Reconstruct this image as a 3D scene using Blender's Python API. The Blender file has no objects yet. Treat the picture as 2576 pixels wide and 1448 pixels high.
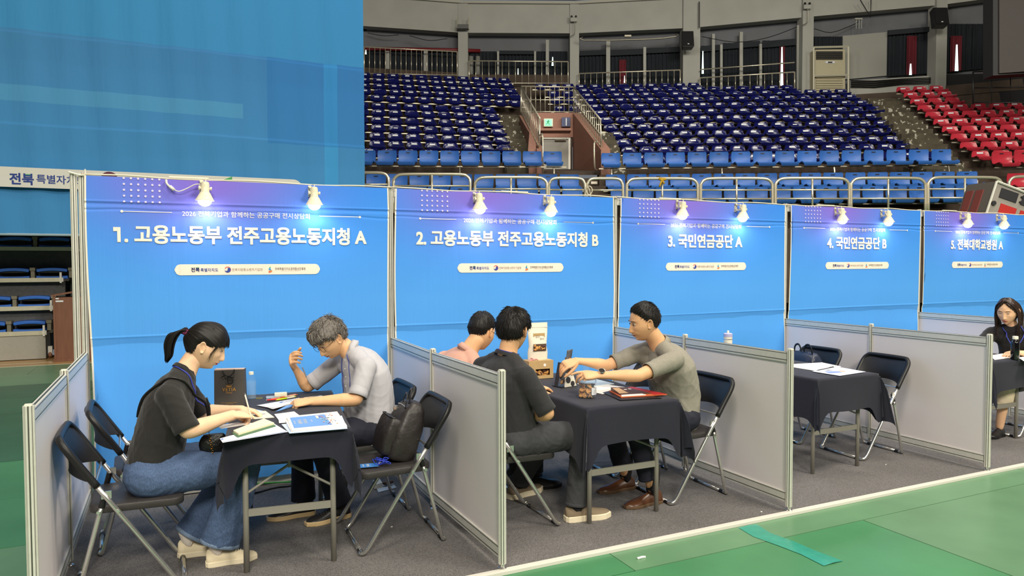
import bpy, math, random
import numpy as np
from mathutils import Vector, Matrix
random.seed(7); rng = np.random.default_rng(7)
PI = math.pi
SC = bpy.context.scene
COL = SC.collection

# ------------------------------------------------------------------ camera, world, lights, exposure
CAMP = np.array([0.5166, -5.2897, 1.581]); YAW = .4404; PITCH = -.0367; ROLL = -.0025; FPX = 1805.3
def _axes():
    cy, sy, cp, sp = math.cos(YAW), math.sin(YAW), math.cos(PITCH), math.sin(PITCH)
    f = np.array([sy*cp, cy*cp, sp]); r = np.array([cy, -sy, 0.]); u = np.cross(r, f)
    c, s = math.cos(ROLL), math.sin(ROLL)
    return f, c*r+s*u, -s*r+c*u
CF, CR, CU = _axes()
cam_d = bpy.data.cameras.new('camera'); cam = bpy.data.objects.new('camera', cam_d); COL.objects.link(cam)
cam_d.sensor_fit = 'HORIZONTAL'; cam_d.sensor_width = 36.0; cam_d.lens = 36.0*FPX/2576.0
cam_d.clip_start = .05; cam_d.clip_end = 200
cam.matrix_world = Matrix(((CR[0], CU[0], -CF[0], CAMP[0]), (CR[1], CU[1], -CF[1], CAMP[1]), (CR[2], CU[2], -CF[2], CAMP[2]), (0, 0, 0, 1)))
SC.camera = cam
SC.view_settings.view_transform = 'Standard'; SC.view_settings.look = 'None'
SC.view_settings.gamma = 1.0; SC.view_settings.use_curve_mapping = False
SC.view_settings.exposure = 0.0
world = bpy.data.worlds.new('world'); SC.world = world; world.use_nodes = True
world.node_tree.nodes['Background'].inputs[0].default_value = (.80, .88, 1.0, 1)
world.node_tree.nodes['Background'].inputs[1].default_value = .20

def area_lamp(name, loc, size, power, color, target=(0, 0, -1), sy=None):
    d = bpy.data.lights.new(name, 'AREA'); d.energy = power; d.color = color; d.size = size
    if sy: d.shape = 'RECTANGLE'; d.size_y = sy
    o = bpy.data.objects.new(name, d); COL.objects.link(o); o.location = loc
    o.rotation_euler = Vector(target).to_track_quat('-Z', 'Y').to_euler()
    return o
# high arena floodlights above the court, then unseen fill lamps for the stands
WARM = (1.0, .93, .80)
area_lamp('court_floodlight', (-1.5, -7, 11.5), 2.6, 700, WARM, (.30, .40, -1))
area_lamp('court_floodlight', (-2.0, -17, 11.0), 3.0, 2050, WARM, (.15, 1, -.55))
area_lamp('court_floodlight', (9.0, -17, 11.0), 3.0, 1300, WARM, (-.05, 1, -.5))
area_lamp('court_floodlight', (7.0, -6, 11.5), 2.6, 850, WARM, (0, .35, -1))
area_lamp('court_floodlight', (3.5, 1.5, 12.5), 3.0, 330, WARM, (0, 0, -1))
area_lamp('court_floodlight', (13.0, -2, 12.0), 3.0, 800, WARM, (0, .1, -1))
area_lamp('stand_fill_light', (8.0, 8.0, 9.8), 2.2, 190, (1, .95, .86), (.35, .9, -.25))  # this pair is added fill, unseen, aimed to brighten the upper stand bays
area_lamp('stand_fill_light', (14.0, 6.5, 9.8), 2.2, 190, (1, .95, .86), (.3, .9, -.25))

# ------------------------------------------------------------------ colour and materials
def lin(c):
    return tuple(((x/255)/12.92 if x/255 <= .04045 else ((x/255+.055)/1.055)**2.4) for x in c)
_M = {}
def mat(name, rgb, rough=.6, metal=0., noise=0., nscale=20., bump=0., bscale=60., spec=.5, trans=0., ior=1.45,
        emit=None, estr=0., alpha=1., stretch=None, coat=0., coord='Object', rnd=0., sheen=0., dark=None):
    if name in _M: return _M[name]
    m = bpy.data.materials.new(name); m.use_nodes = True; nt = m.node_tree; b = nt.nodes['Principled BSDF']
    c = lin(rgb); b.inputs['Base Color'].default_value = (*c, 1)
    b.inputs['Roughness'].default_value = rough; b.inputs['Metallic'].default_value = metal
    b.inputs['Specular IOR Level'].default_value = spec; b.inputs['IOR'].default_value = ior
    b.inputs['Transmission Weight'].default_value = trans; b.inputs['Alpha'].default_value = alpha
    b.inputs['Coat Weight'].default_value = coat; b.inputs['Sheen Weight'].default_value = sheen
    if emit: b.inputs['Emission Color'].default_value = (*lin(emit), 1); b.inputs['Emission Strength'].default_value = estr
    L = nt.links.new; src = None
    if noise or bump or rnd:
        tc = nt.nodes.new('ShaderNodeTexCoord'); mp = nt.nodes.new('ShaderNodeMapping')
        L(tc.outputs[coord], mp.inputs['Vector'])
        if stretch: mp.inputs['Scale'].default_value = stretch
    if noise or rnd:
        n = nt.nodes.new('ShaderNodeTexNoise'); n.inputs['Scale'].default_value = nscale; n.inputs['Detail'].default_value = 5
        L(mp.outputs[0], n.inputs['Vector'])
        mr = nt.nodes.new('ShaderNodeMapRange'); mr.inputs[1].default_value = .3; mr.inputs[2].default_value = .7
        mr.inputs[3].default_value = 1-noise; mr.inputs[4].default_value = 1+noise; L(n.outputs['Fac'], mr.inputs[0])
        val = mr.outputs[0]
        if rnd:
            oi = nt.nodes.new('ShaderNodeObjectInfo'); m2 = nt.nodes.new('ShaderNodeMapRange')
            m2.inputs[3].default_value = 1-rnd; m2.inputs[4].default_value = 1+rnd; L(oi.outputs['Random'], m2.inputs[0])
            mu = nt.nodes.new('ShaderNodeMath'); mu.operation = 'MULTIPLY'; L(val, mu.inputs[0]); L(m2.outputs[0], mu.inputs[1]); val = mu.outputs[0]
        hs = nt.nodes.new('ShaderNodeHueSaturation'); hs.inputs['Color'].default_value = (*c, 1); L(val, hs.inputs['Value'])
        src = hs.outputs[0]
        L(src, b.inputs['Base Color'])
    if bump:
        n2 = nt.nodes.new('ShaderNodeTexNoise'); n2.inputs['Scale'].default_value = bscale; n2.inputs['Detail'].default_value = 4
        L(mp.outputs[0], n2.inputs['Vector'])
        bp = nt.nodes.new('ShaderNodeBump'); bp.inputs['Strength'].default_value = bump; bp.inputs['Distance'].default_value = .01
        L(n2.outputs['Fac'], bp.inputs['Height']); L(bp.outputs[0], b.inputs['Normal'])
    _M[name] = m
    return m

# ------------------------------------------------------------------ mesh accumulation
class MB:
    def __init__(s): s.v = []; s.f = []; s.m = []; s.n = 0
    def add(s, V, F, mi=0):
        V = np.asarray(V, float).reshape(-1, 3)
        s.v.append(V); s.f += [tuple(int(i)+s.n for i in f) for f in F]; s.m += [mi]*len(F); s.n += len(V)
        return s
    def box(s, lo, hi, mi=0, rot=None, c=None):
        x0, y0, z0 = lo; x1, y1, z1 = hi
        V = np.array([[x0,y0,z0],[x1,y0,z0],[x1,y1,z0],[x0,y1,z0],[x0,y0,z1],[x1,y0,z1],[x1,y1,z1],[x0,y1,z1]], float)
        if rot is not None:
            c = np.array(c if c is not None else V.mean(0)); V = (V-c)@np.array(rot).T+c
        return s.add(V, [(0,3,2,1),(4,5,6,7),(0,1,5,4),(1,2,6,5),(2,3,7,6),(3,0,4,7)], mi)
    def hexa(s, V, mi=0):      # 8 points: bottom 4 ccw, top 4 ccw
        return s.add(V, [(0,3,2,1),(4,5,6,7),(0,1,5,4),(1,2,6,5),(2,3,7,6),(3,0,4,7)], mi)
    def tube(s, pts, r, n=8, mi=0, cap=True, flat=1., smooth=0):
        pts = [np.asarray(p, float) for p in pts]
        if smooth: pts = list(catmull(np.array(pts), smooth))
        P = np.array(pts); k = len(P); R = np.full(k, r) if np.isscalar(r) else np.interp(np.linspace(0,1,k), np.linspace(0,1,len(r)), r)
        T = np.gradient(P, axis=0); T /= np.linalg.norm(T, axis=1)[:, None]+1e-12
        a = np.array([0, 0, 1.]) if abs(T[0][2]) < .9 else np.array([1., 0, 0])
        nrm = np.cross(T[0], a); nrm /= np.linalg.norm(nrm); V = []
        for i in range(k):
            nrm = nrm-T[i]*(nrm@T[i]); nrm /= np.linalg.norm(nrm)+1e-12; bn = np.cross(T[i], nrm)
            for j in range(n):
                t = 2*PI*j/n; V.append(P[i]+R[i]*(math.cos(t)*nrm+math.sin(t)*bn*flat))
        F = [(i*n+j, i*n+(j+1)%n, (i+1)*n+(j+1)%n, (i+1)*n+j) for i in range(k-1) for j in range(n)]
        if cap: F += [tuple(range(n-1, -1, -1)), tuple((k-1)*n+j for j in range(n))]
        return s.add(V, F, mi)
    def lathe(s, prof, c=(0,0,0), n=24, mi=0, axis=None, cap=True):   # prof: (r,z)
        V = []; k = len(prof)
        for r, z in prof:
            for j in range(n): V.append((r*math.cos(2*PI*j/n), r*math.sin(2*PI*j/n), z))
        V = np.array(V)
        if axis is not None:
            q = Vector((0,0,1)).rotation_difference(Vector(axis)).to_matrix(); V = V@np.array(q).T
        V = V+np.array(c)
        F = [(i*n+j, i*n+(j+1)%n, (i+1)*n+(j+1)%n, (i+1)*n+j) for i in range(k-1) for j in range(n)]
        if cap: F += [tuple(range(n-1, -1, -1)), tuple((k-1)*n+j for j in range(n))]
        return s.add(V, F, mi)
    def ball(s, c, r, n=14, m=9, mi=0, M=None):
        r = np.array([r]*3 if np.isscalar(r) else r); V = [(0,0,-1.)]
        for i in range(1, m):
            a = -PI/2+PI*i/m
            for j in range(n): V.append((math.cos(a)*math.cos(2*PI*j/n), math.cos(a)*math.sin(2*PI*j/n), math.sin(a)))
        V.append((0,0,1.)); V = np.array(V)*r
        if M is not None: V = V@np.array(M).T
        F = [(0, 1+(j+1)%n, 1+j) for j in range(n)]
        F += [(1+i*n+j, 1+i*n+(j+1)%n, 1+(i+1)*n+(j+1)%n, 1+(i+1)*n+j) for i in range(m-2) for j in range(n)]
        e = len(V)-1; F += [(e, 1+(m-2)*n+j, 1+(m-2)*n+(j+1)%n) for j in range(n)]
        return s.add(V+np.array(c), F, mi)
    def grid(s, P, mi=0, wrap=False, thick=0):   # P: (a,b,3)
        P = np.asarray(P, float); a, b = P.shape[:2]
        F = [(i*b+j, i*b+(j+1)%b, (i+1)*b+(j+1)%b, (i+1)*b+j) for i in range(a-1) for j in range(b if wrap else b-1)]
        if thick:
            du = np.gradient(P, axis=0); dv = np.gradient(P, axis=1); N = np.cross(du, dv); N /= np.linalg.norm(N, axis=2)[..., None]+1e-12
            Q = P+N*thick; o = a*b
            F2 = [tuple(o+i for i in f[::-1]) for f in F]
            E = []
            if not wrap:
                for i in range(a-1):
                    E.append((i*b, (i+1)*b, o+(i+1)*b, o+i*b)); E.append(((i+1)*b+b-1, i*b+b-1, o+i*b+b-1, o+(i+1)*b+b-1))
            bb = b if wrap else b-1
            for j in range(bb):
                k = (j+1)%b
                E.append((k, j, o+j, o+k)); E.append(((a-1)*b+j, (a-1)*b+k, o+(a-1)*b+k, o+(a-1)*b+j))
            return s.add(np.concatenate([P.reshape(-1,3), Q.reshape(-1,3)]), F+F2+E, mi)
        return s.add(P.reshape(-1, 3), F, mi)
    def xf(s, M):
        M = np.array(M); s.v = [v@M[:3, :3].T+M[:3, 3] for v in s.v]; return s
    def mesh(s, name, mats, smooth=False, auto=None):
        me = bpy.data.meshes.new(name)
        V = np.concatenate(s.v) if s.v else np.zeros((0, 3))
        me.from_pydata(V.tolist(), [], s.f); mats = mats if isinstance(mats, (list, tuple)) else [mats]
        for m in mats: me.materials.append(m)
        if len(mats) > 1: me.polygons.foreach_set('material_index', s.m)
        if smooth:
            me.polygons.foreach_set('use_smooth', [True]*len(s.f))
            if auto: me.set_sharp_from_angle(angle=math.radians(auto))
        me.update(); return me
    def obj(s, name, mats, parent=None, smooth=False, auto=None, bevel=0, loc=None):
        return put(name, s.mesh(name, mats, smooth, auto), parent, bevel, loc)
def put(name, me, parent=None, bevel=0, loc=None):
    o = bpy.data.objects.new(name, me); COL.objects.link(o)
    if parent: o.parent = parent
    if loc is not None: o.location = loc
    if bevel:
        b = o.modifiers.new('bevel', 'BEVEL'); b.width = bevel; b.segments = 2; b.limit_method = 'ANGLE'; b.angle_limit = math.radians(40)
    return o
def tag(o, label=None, cat=None, group=None, kind=None):
    if label: o['label'] = label
    if cat: o['category'] = cat
    if group: o['group'] = group
    if kind: o['kind'] = kind
    return o
def thing(name, label, cat, loc=(0,0,0), rz=0., group=None):
    o = bpy.data.objects.new(name, None); COL.objects.link(o); o.location = loc; o.rotation_euler = (0, 0, rz); o.empty_display_size = .1
    return tag(o, label, cat, group)
def dup(root, loc=None, rz=None, label=None, group=None):
    r = root.copy(); COL.objects.link(r)
    if loc is not None: r.location = loc
    if rz is not None: r.rotation_euler = (0, 0, rz)
    if label: r['label'] = label
    if group: r['group'] = group
    for ch in list(root.children):
        c = ch.copy(); COL.objects.link(c); c.parent = r
        for g in ch.children:
            d = g.copy(); COL.objects.link(d); d.parent = c
    return r
def catmull(P, k):
    P = np.asarray(P, float); Q = np.vstack([2*P[0]-P[1], P, 2*P[-1]-P[-2]]); out = []
    for i in range(1, len(Q)-2):
        for t in np.linspace(0, 1, k, endpoint=False):
            a, b, c, d = Q[i-1], Q[i], Q[i+1], Q[i+2]
            out.append(.5*((2*b)+(-a+c)*t+(2*a-5*b+4*c-d)*t*t+(-a+3*b-3*c+d)*t**3))
    out.append(P[-1]); return np.array(out)
def rotz(a): c, s = math.cos(a), math.sin(a); return np.array([[c,-s,0],[s,c,0],[0,0,1.]])
def rotx(a): c, s = math.cos(a), math.sin(a); return np.array([[1,0,0],[0,c,-s],[0,s,c]])
def roty(a): c, s = math.cos(a), math.sin(a); return np.array([[c,0,s],[0,1,0],[-s,0,c]])
def M4(R=None, t=(0,0,0)):
    m = np.eye(4)
    if R is not None: m[:3,:3] = R
    m[:3,3] = t; return m
def unit(v): v = np.asarray(v, float); return v/(np.linalg.norm(v)+1e-12)
# a pixel of the photograph taken out to a real distance in the hall
def ray(px, py): return CF+(px-1288)/FPX*CR+(724-py)/FPX*CU
FH = np.array([math.sin(YAW), math.cos(YAW), 0]); RH = np.array([math.cos(YAW), -math.sin(YAW), 0])
def AT(px, py, t):
    d = ray(px, py); return CAMP+d*(t/(d@FH))
def onZ(px, py, z=0.):
    d = ray(px, py); return CAMP+d*((z-CAMP[2])/d[2])
def onY(px, py, y=0.):
    d = ray(px, py); return CAMP+d*((y-CAMP[1])/d[1])

# ------------------------------------------------------------------ lettering
def letters(name, body, width, height, m, parent, M, bold=0., center=True, slant=0, depth=.0006, space=1., tall=1.):
    extra = max(0., bold-.018); c = bpy.data.curves.new('lettering', 'FONT'); c.body = body; c.offset = min(bold, .018); c.shear = slant; c.space_character = space
    o = bpy.data.objects.new('tmp', c); COL.objects.link(o)
    dg = bpy.context.evaluated_depsgraph_get(); dg.update()
    me = bpy.data.meshes.new_from_object(o.evaluated_get(dg)); bpy.data.objects.remove(o)
    n = len(me.vertices); co = np.empty(n*3); me.vertices.foreach_get('co', co); co = co.reshape(-1, 3)
    lo, hi = co.min(0), co.max(0); sx = width/(hi[0]-lo[0]); sy = (height/(hi[1]-lo[1])) if height else sx*tall
    co = (co-[(lo[0]+hi[0])/2 if center else lo[0], (lo[1]+hi[1])/2, 0])*[sx, sy, depth/.002]
    if extra:        # heavier weight: the outline struck four times, a hair apart
        bm = MB(); fs = [tuple(p.vertices) for p in me.polygons]
        for k, (ax, ay) in enumerate(((-1,-1),(1,-1),(1,1),(-1,1),(0,0))): bm.add(co+[ax*extra*sx*.8, ay*extra*sx*.8, k*.0003], fs)
        bpy.data.meshes.remove(me); me = bm.mesh(name, m); co = np.concatenate(bm.v)
    co = co@np.array(M)[:3,:3].T+np.array(M)[:3,3]
    me.vertices.foreach_set('co', co.ravel()); me.materials.clear(); me.materials.append(m); me.name = name; me.polygons.foreach_set('use_smooth', [False]*len(me.polygons)); me.update()
    return put(name, me, parent)
FACE_Y = np.array([[1,0,0],[0,0,-1],[0,1,0]], float)      # text plane x->X, y->Z, facing -Y

# ------------------------------------------------------------------ shared materials
m_alu = mat('brushed_aluminium', (222, 220, 210), .42, .25, noise=.04, nscale=30)
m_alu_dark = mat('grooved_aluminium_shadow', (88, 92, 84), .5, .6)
m_panel = mat('white_laminate_panel', (232, 224, 224), .42, noise=.015, nscale=3)
m_white = mat('white_plastic', (226, 222, 205), .45)
m_chrome = mat('chrome_tube', (215, 213, 208), .24, .9)
m_black = mat('black_vinyl', (34, 33, 34), .42, noise=.12, nscale=60, bump=.12, bscale=220)
m_blackp = mat('black_plastic', (24, 24, 25), .4)
m_grey = mat('grey_painted_steel', (142, 138, 128), .5)
m_navy = mat('navy_tablecloth', (27, 28, 42), .85, noise=.06, nscale=40, bump=.08, bscale=500, sheen=.1)
m_paper = mat('paper', (240, 236, 230), .7)
m_print = mat('banner_lettering_cream', (236, 228, 212), .7)
# ================================================================== SETTING
# carpet of the booth platform
m_carpet = mat('grey_needlepunch_carpet', (106, 103, 102), .95, noise=.55, nscale=210, bump=.5, bscale=260)
mb = MB().box((-.05, -2.0, 0), (14.0, .35, .012)); o = mb.obj('floor', m_carpet); tag(o, kind='structure', label='grey flecked booth carpet')
# painted sport floor: big green cover sheets laid edge to edge
def green(nm, rgb): return mat(nm, rgb, .32, noise=.10, nscale=2.2, bump=.05, bscale=8, rnd=.10, coord='Object', spec=.45)
m_gr = [green('green_floor_sheet', (74, 134, 92)), green('green_floor_sheet_worn', (98, 138, 104)), green('green_floor_sheet_dark', (62, 104, 78))]
mb = MB().box((-26, -26, -.06), (34, 9.2, -.012)); base = mb.obj('floor', mat('dark_subfloor', (30, 44, 32), .9)); tag(base, kind='structure', label='green sheet-covered sports floor')
ys = [-6.28, -5.28, -4.28, -3.28, -2.284, -1.28, -.53, .47, 1.55, 2.66, 3.7, 4.75, 5.8, 6.8, 7.8]
for i in range(len(ys)-1):
    off = rng.uniform(0, 3)
    for k in range(-4, 6):
        x0 = k*3.66+off-2; x1 = x0+3.655
        if x1 < -4 and i > 3: pass
        if x0 > 18 or x1 < -8: continue
        s = MB().box((x0, ys[i]+.003, -.012), (x1, ys[i+1]-.003, -.002+rng.uniform(0, .0015)))
        q = s.obj('sheet', m_gr[int(rng.choice([0, 0, 1, 1, 2]))] if i < 9 else m_gr[2 if i < 12 else 1], base)
mb = MB().box((-8, 7.8, -.012), (20, 9.2, -.001))
o = mb.obj('floor', mat('varnished_maple_floor', (176, 138, 84), .3, noise=.15, nscale=3, stretch=(1, 12, 1), spec=.6)); tag(o, kind='structure', label='varnished maple court floor')
mb = MB().box((-8, 7.78, -.001), (20, 7.84, .001)).box((-8, 8.15, -.001), (20, 8.17, .0005))
o = mb.obj('trim_1', mat('court_line_white', (205, 195, 170), .4)); tag(o, kind='structure')
# white aluminium edge strip of the carpet
mb = MB().box((-.05, -2.045, 0), (14, -2.0, .016)).box((-.05, -2.03, .016), (14, -2.015, .018))
o = mb.obj('trim_2', mat('white_edge_profile', (214, 210, 200), .4)); tag(o, kind='structure', label='white carpet edge strip')
# teal tape and bits on the floor
Pt = [(3.52, -2.07), (3.66, -2.07), (3.76, -2.3), (3.70, -2.62), (3.55, -2.60), (3.62, -2.35)]
mb = MB(); L = np.array([[3.52,-2.06],[3.50,-2.2],[3.53,-2.36],[3.55,-2.5],[3.54,-2.66]]); R = np.array([[3.66,-2.06],[3.63,-2.2],[3.655,-2.36],[3.66,-2.5],[3.68,-2.66]])
G = np.array([[[a[0],a[1],.001],[(a[0]+b[0])/2,a[1],.005],[b[0],b[1],.001]] for a, b in zip(L, R)])
o = mb.grid(G).obj('floor_tape', mat('teal_tape', (58, 150, 130), .2, noise=.1), smooth=True); tag(o, 'crinkled teal adhesive tape strip stuck across the green floor', 'tape')
mb = MB().tube([(2.72,-2.17,.003),(2.735,-2.175,.006),(2.75,-2.168,.004),(2.77,-2.172,.003)], .006, 6)
o = mb.obj('paper_scrap', m_paper); tag(o, 'tiny cream paper scrap on the green floor below the carpet edge', 'scrap')

# ------------------------------------------------------------------ booth shell scheme posts
def post_mesh(h, r=.021):
    mb = MB(); ring = []
    # octagonal profile with a groove in every face
    pr = []
    for k in range(8):
        a0 = PI/8+k*PI/4; a1 = a0+PI/4
        c0 = np.array([math.cos(a0), math.sin(a0)])*r; c1 = np.array([math.cos(a1), math.sin(a1)])*r
        for t, d in ((0, 1), (.30, 1), (.34, .78), (.66, .78), (.70, 1)): 
            p = c0+(c1-c0)*t; pr.append(p*(d if d == 1 else d))
    n = len(pr); V = [(p[0], p[1], z) for z in (.03, h) for p in pr]
    F = [(j, (j+1)%n, n+(j+1)%n, n+j) for j in range(n)]; mb.add(V, F)
    mb.add([(p[0]*1., p[1], h) for p in pr], [tuple(range(n))])
    me = MB(); me.v = mb.v; me.f = mb.f; me.m = mb.m; me.n = mb.n
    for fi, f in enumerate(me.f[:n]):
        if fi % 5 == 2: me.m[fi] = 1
    return me.mesh('post_profile', [m_alu, m_alu_dark])
def foot_mesh(): return MB().lathe([(.012, .0), (.022, .0), (.022, .008), (.012, .014), (.011, .034)], n=14).mesh('foot', m_chrome, True, 40)
PM_TALL, PM_LOW, FM = post_mesh(2.135), post_mesh(1.018), foot_mesh()
BW = ['one', 'two', 'three', 'four', 'five']
def post(x, y, tall, label, grp=None):
    t = thing('booth_post', label, 'post', (x, y, .012), 0, grp)
    put('shaft', PM_TALL if tall else PM_LOW, t); put('foot', FM, t)
    if not tall:
        MB().box((-.013, -.013, 1.018), (.013, .013, 1.024)).obj('cap', m_white, t)
    return t
post(0.0, 0, True, 'tall aluminium post at the left end of the booth row')
post(-.045, .0, True, 'second tall aluminium post doubled against the left end post')
for i in range(1, 6):
    post(2.0*i, 0, True, 'tall grooved aluminium post between banner %s and banner %s' % (BW[i-1], BW[i]) if i < 5 else 'tall aluminium post right of banner five')
# low partitions: two one-metre panels each
PX = [(0.0, 0.0), (1.985, 2.008), (3.97, 3.985), (5.985, 5.985), (7.99, 7.99)]   # x at mid post, x at front post
def panel_unit(a, b, label, grp):
    a = np.array(a); b = np.array(b); d = b-a; Ln = np.linalg.norm(d); ang = math.atan2(d[1], d[0])
    t = thing('partition_panel', label, 'partition', (a[0], a[1], .012), ang, grp)
    x0, x1 = .021, Ln-.021
    MB().box((x0, -.004, .11), (x1, .004, .95)).obj('panel_sheet', m_panel, t)
    for nm, z0, z1 in (('top_rail', .937, 1.0), ('bottom_rail', .055, .118)):
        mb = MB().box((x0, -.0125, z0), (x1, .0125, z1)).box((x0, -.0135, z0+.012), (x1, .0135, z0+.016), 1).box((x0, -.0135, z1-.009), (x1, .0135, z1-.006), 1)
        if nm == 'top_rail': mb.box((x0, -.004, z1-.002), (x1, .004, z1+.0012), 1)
        mb.obj(nm, [m_alu, m_alu_dark], t)
where = ['at the open left end of the booths', 'between booth one and booth two', 'between booth two and booth three', 'between booth three and booth four', 'right of booth four']
for i, (xm, xf) in enumerate(PX):
    post(xm, -1.0, False, 'waist-high middle post of the partition '+where[i])
    post(xf, -2.0, False, 'waist-high front post of the partition '+where[i])
    panel_unit((2.0*i, 0), (xm, -1.0), 'white panel next to the banner wall, '+where[i], 'low white partition panels')
    panel_unit((xm, -1.0), (xf, -2.0), 'white panel nearest the aisle, '+where[i], 'low white partition panels')

# ------------------------------------------------------------------ booth banners
def banner_material(name, dark):
    m = bpy.data.materials.new(name); m.use_nodes = True; nt = m.node_tree; b = nt.nodes['Principled BSDF']; L = nt.links.new
    b.inputs['Roughness'].default_value = .75; b.inputs['Specular IOR Level'].default_value = .25
    tc = nt.nodes.new('ShaderNodeTexCoord'); sp = nt.nodes.new('ShaderNodeSeparateXYZ'); L(tc.outputs['Object'], sp.inputs[0])
    # printed gradient: saturated blue, sky blue lower right, violet patch top left-centre
    base = nt.nodes.new('ShaderNodeMix'); base.data_type = 'RGBA'
    mrz = nt.nodes.new('ShaderNodeMapRange'); mrz.inputs[1].default_value = 2.1; mrz.inputs[2].default_value = 1.3; L(sp.outputs['Z'], mrz.inputs[0])
    L(mrz.outputs[0], base.inputs[0]); base.inputs[6].default_value = (*lin((54, 134, 228)), 1); base.inputs[7].default_value = (*lin((80, 158, 234)), 1)
    def g(axis, c, w):
        a = nt.nodes.new('ShaderNodeMath'); a.operation = 'SUBTRACT'; L(sp.outputs[axis], a.inputs[0]); a.inputs[1].default_value = c
        q = nt.nodes.new('ShaderNodeMath'); q.operation = 'DIVIDE'; L(a.outputs[0], q.inputs[0]); q.inputs[1].default_value = w
        r = nt.nodes.new('ShaderNodeMath'); r.operation = 'MULTIPLY'; L(q.outputs[0], r.inputs[0]); L(q.outputs[0], r.inputs[1]); return r.outputs[0]
    ad = nt.nodes.new('ShaderNodeMath'); ad.operation = 'ADD'; L(g('X', .72, .62), ad.inputs[0]); L(g('Z', 2.16, .36), ad.inputs[1])
    ne = nt.nodes.new('ShaderNodeMath'); ne.operation = 'MULTIPLY'; L(ad.outputs[0], ne.inputs[0]); ne.inputs[1].default_value = -1
    ex = nt.nodes.new('ShaderNodeMath'); ex.operation = 'EXPONENT'; L(ne.outputs[0], ex.inputs[0])
    mx = nt.nodes.new('ShaderNodeMix'); mx.data_type = 'RGBA'; L(ex.outputs[0], mx.inputs[0]); L(base.outputs[2], mx.inputs[6]); mx.inputs[7].default_value = (*lin((128, 106, 206)), 1)
    wv = nt.nodes.new('ShaderNodeTexNoise'); wv.inputs['Scale'].default_value = 3; mp = nt.nodes.new('ShaderNodeMapping'); mp.inputs['Scale'].default_value = (14, 1, .6)
    L(tc.outputs['Object'], mp.inputs[0]); L(mp.outputs[0], wv.inputs['Vector'])
    bp = nt.nodes.new('ShaderNodeBump'); bp.inputs['Strength'].default_value = .12; bp.inputs['Distance'].default_value = .01; L(wv.outputs['Fac'], bp.inputs['Height']); L(bp.outputs[0], b.inputs['Normal'])
    L(mx.outputs[2], b.inputs['Base Color']); return m
m_ban = banner_material('printed_booth_fabric', 0)
m_ltblue = mat('logo_navy', (52, 70, 150), .7); m_grn = mat('logo_green', (70, 160, 90), .7); m_red = mat('logo_red', (214, 88, 72), .7)
m_tan = mat('logo_brown_text', (150, 130, 110), .7); m_gold = mat('logo_gold', (228, 160, 70), .7); m_lblue = mat('logo_sky', (70, 160, 220), .7)
m_pill = mat('pill_cream', (233, 222, 204), .7)
def cloth_y(x, z, seed):
    y = -.012+.0035*np.sin(x*9+seed)*np.sin(z*1.7+seed)+.0022*np.sin(x*31+2*seed+.8*np.sin(z*3))*np.clip((1.25-z), .15, 1.2)
    y += -.0022*np.exp(-((z-1.098-.004*np.sin(x*2+seed))/.006)**2)           # sharp crease, lower
    y += -.004*np.exp(-((z-1.972)/.005)**2)+.004*np.exp(-((z-1.955)/.012)**2)                # hem line, upper
    zl = 1.04+.010*np.abs(np.sin(x*7+seed))+.01*np.sin(x*2.3+seed)
    zc = 1.098-.004*np.sin(x*2+seed); y += .0085*np.clip((zc-z)/(zc-zl), 0, 1)*np.clip((z-zl+.16)/.16, 0, 1)
    zu = 1.915+.007*np.sin(x*9+seed)*np.sin(x*4)+.008*np.sin(x*2+seed)
    y += .004*np.exp(-((z-zu)/.006)**2)
    for k in range(6):
        xk = .28*k+.23+.04*math.sin(seed+k); y = y+.0022*np.exp(-((x-xk)/.008)**2)*np.clip((1.9-z)*2, 0, 1)
    return y
def disc(mb, x, y, z, r, mi=0, n=14):
    V = [(x+r*math.cos(2*PI*j/n), y, z+r*math.sin(2*PI*j/n)) for j in range(n)]; mb.add(V, [tuple(range(n))], mi)
def poly(mb, pts, y, mi=0): mb.add([(p[0], y, p[1]) for p in pts], [tuple(range(len(pts)))], mi)
TITLES = ['1. 고용노동부 전주고용노동지청 A', '2. 고용노동부 전주고용노동지청 B', '3. 국민연금공단 A', '4. 국민연금공단 B', '5. 전북대학교병원 A']
TW = [1.61, 1.62, .867, .88, .957]
SUB = '2026 전북기업과 함께하는 공공구매 전시상담회'
FIRST = {}
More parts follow.
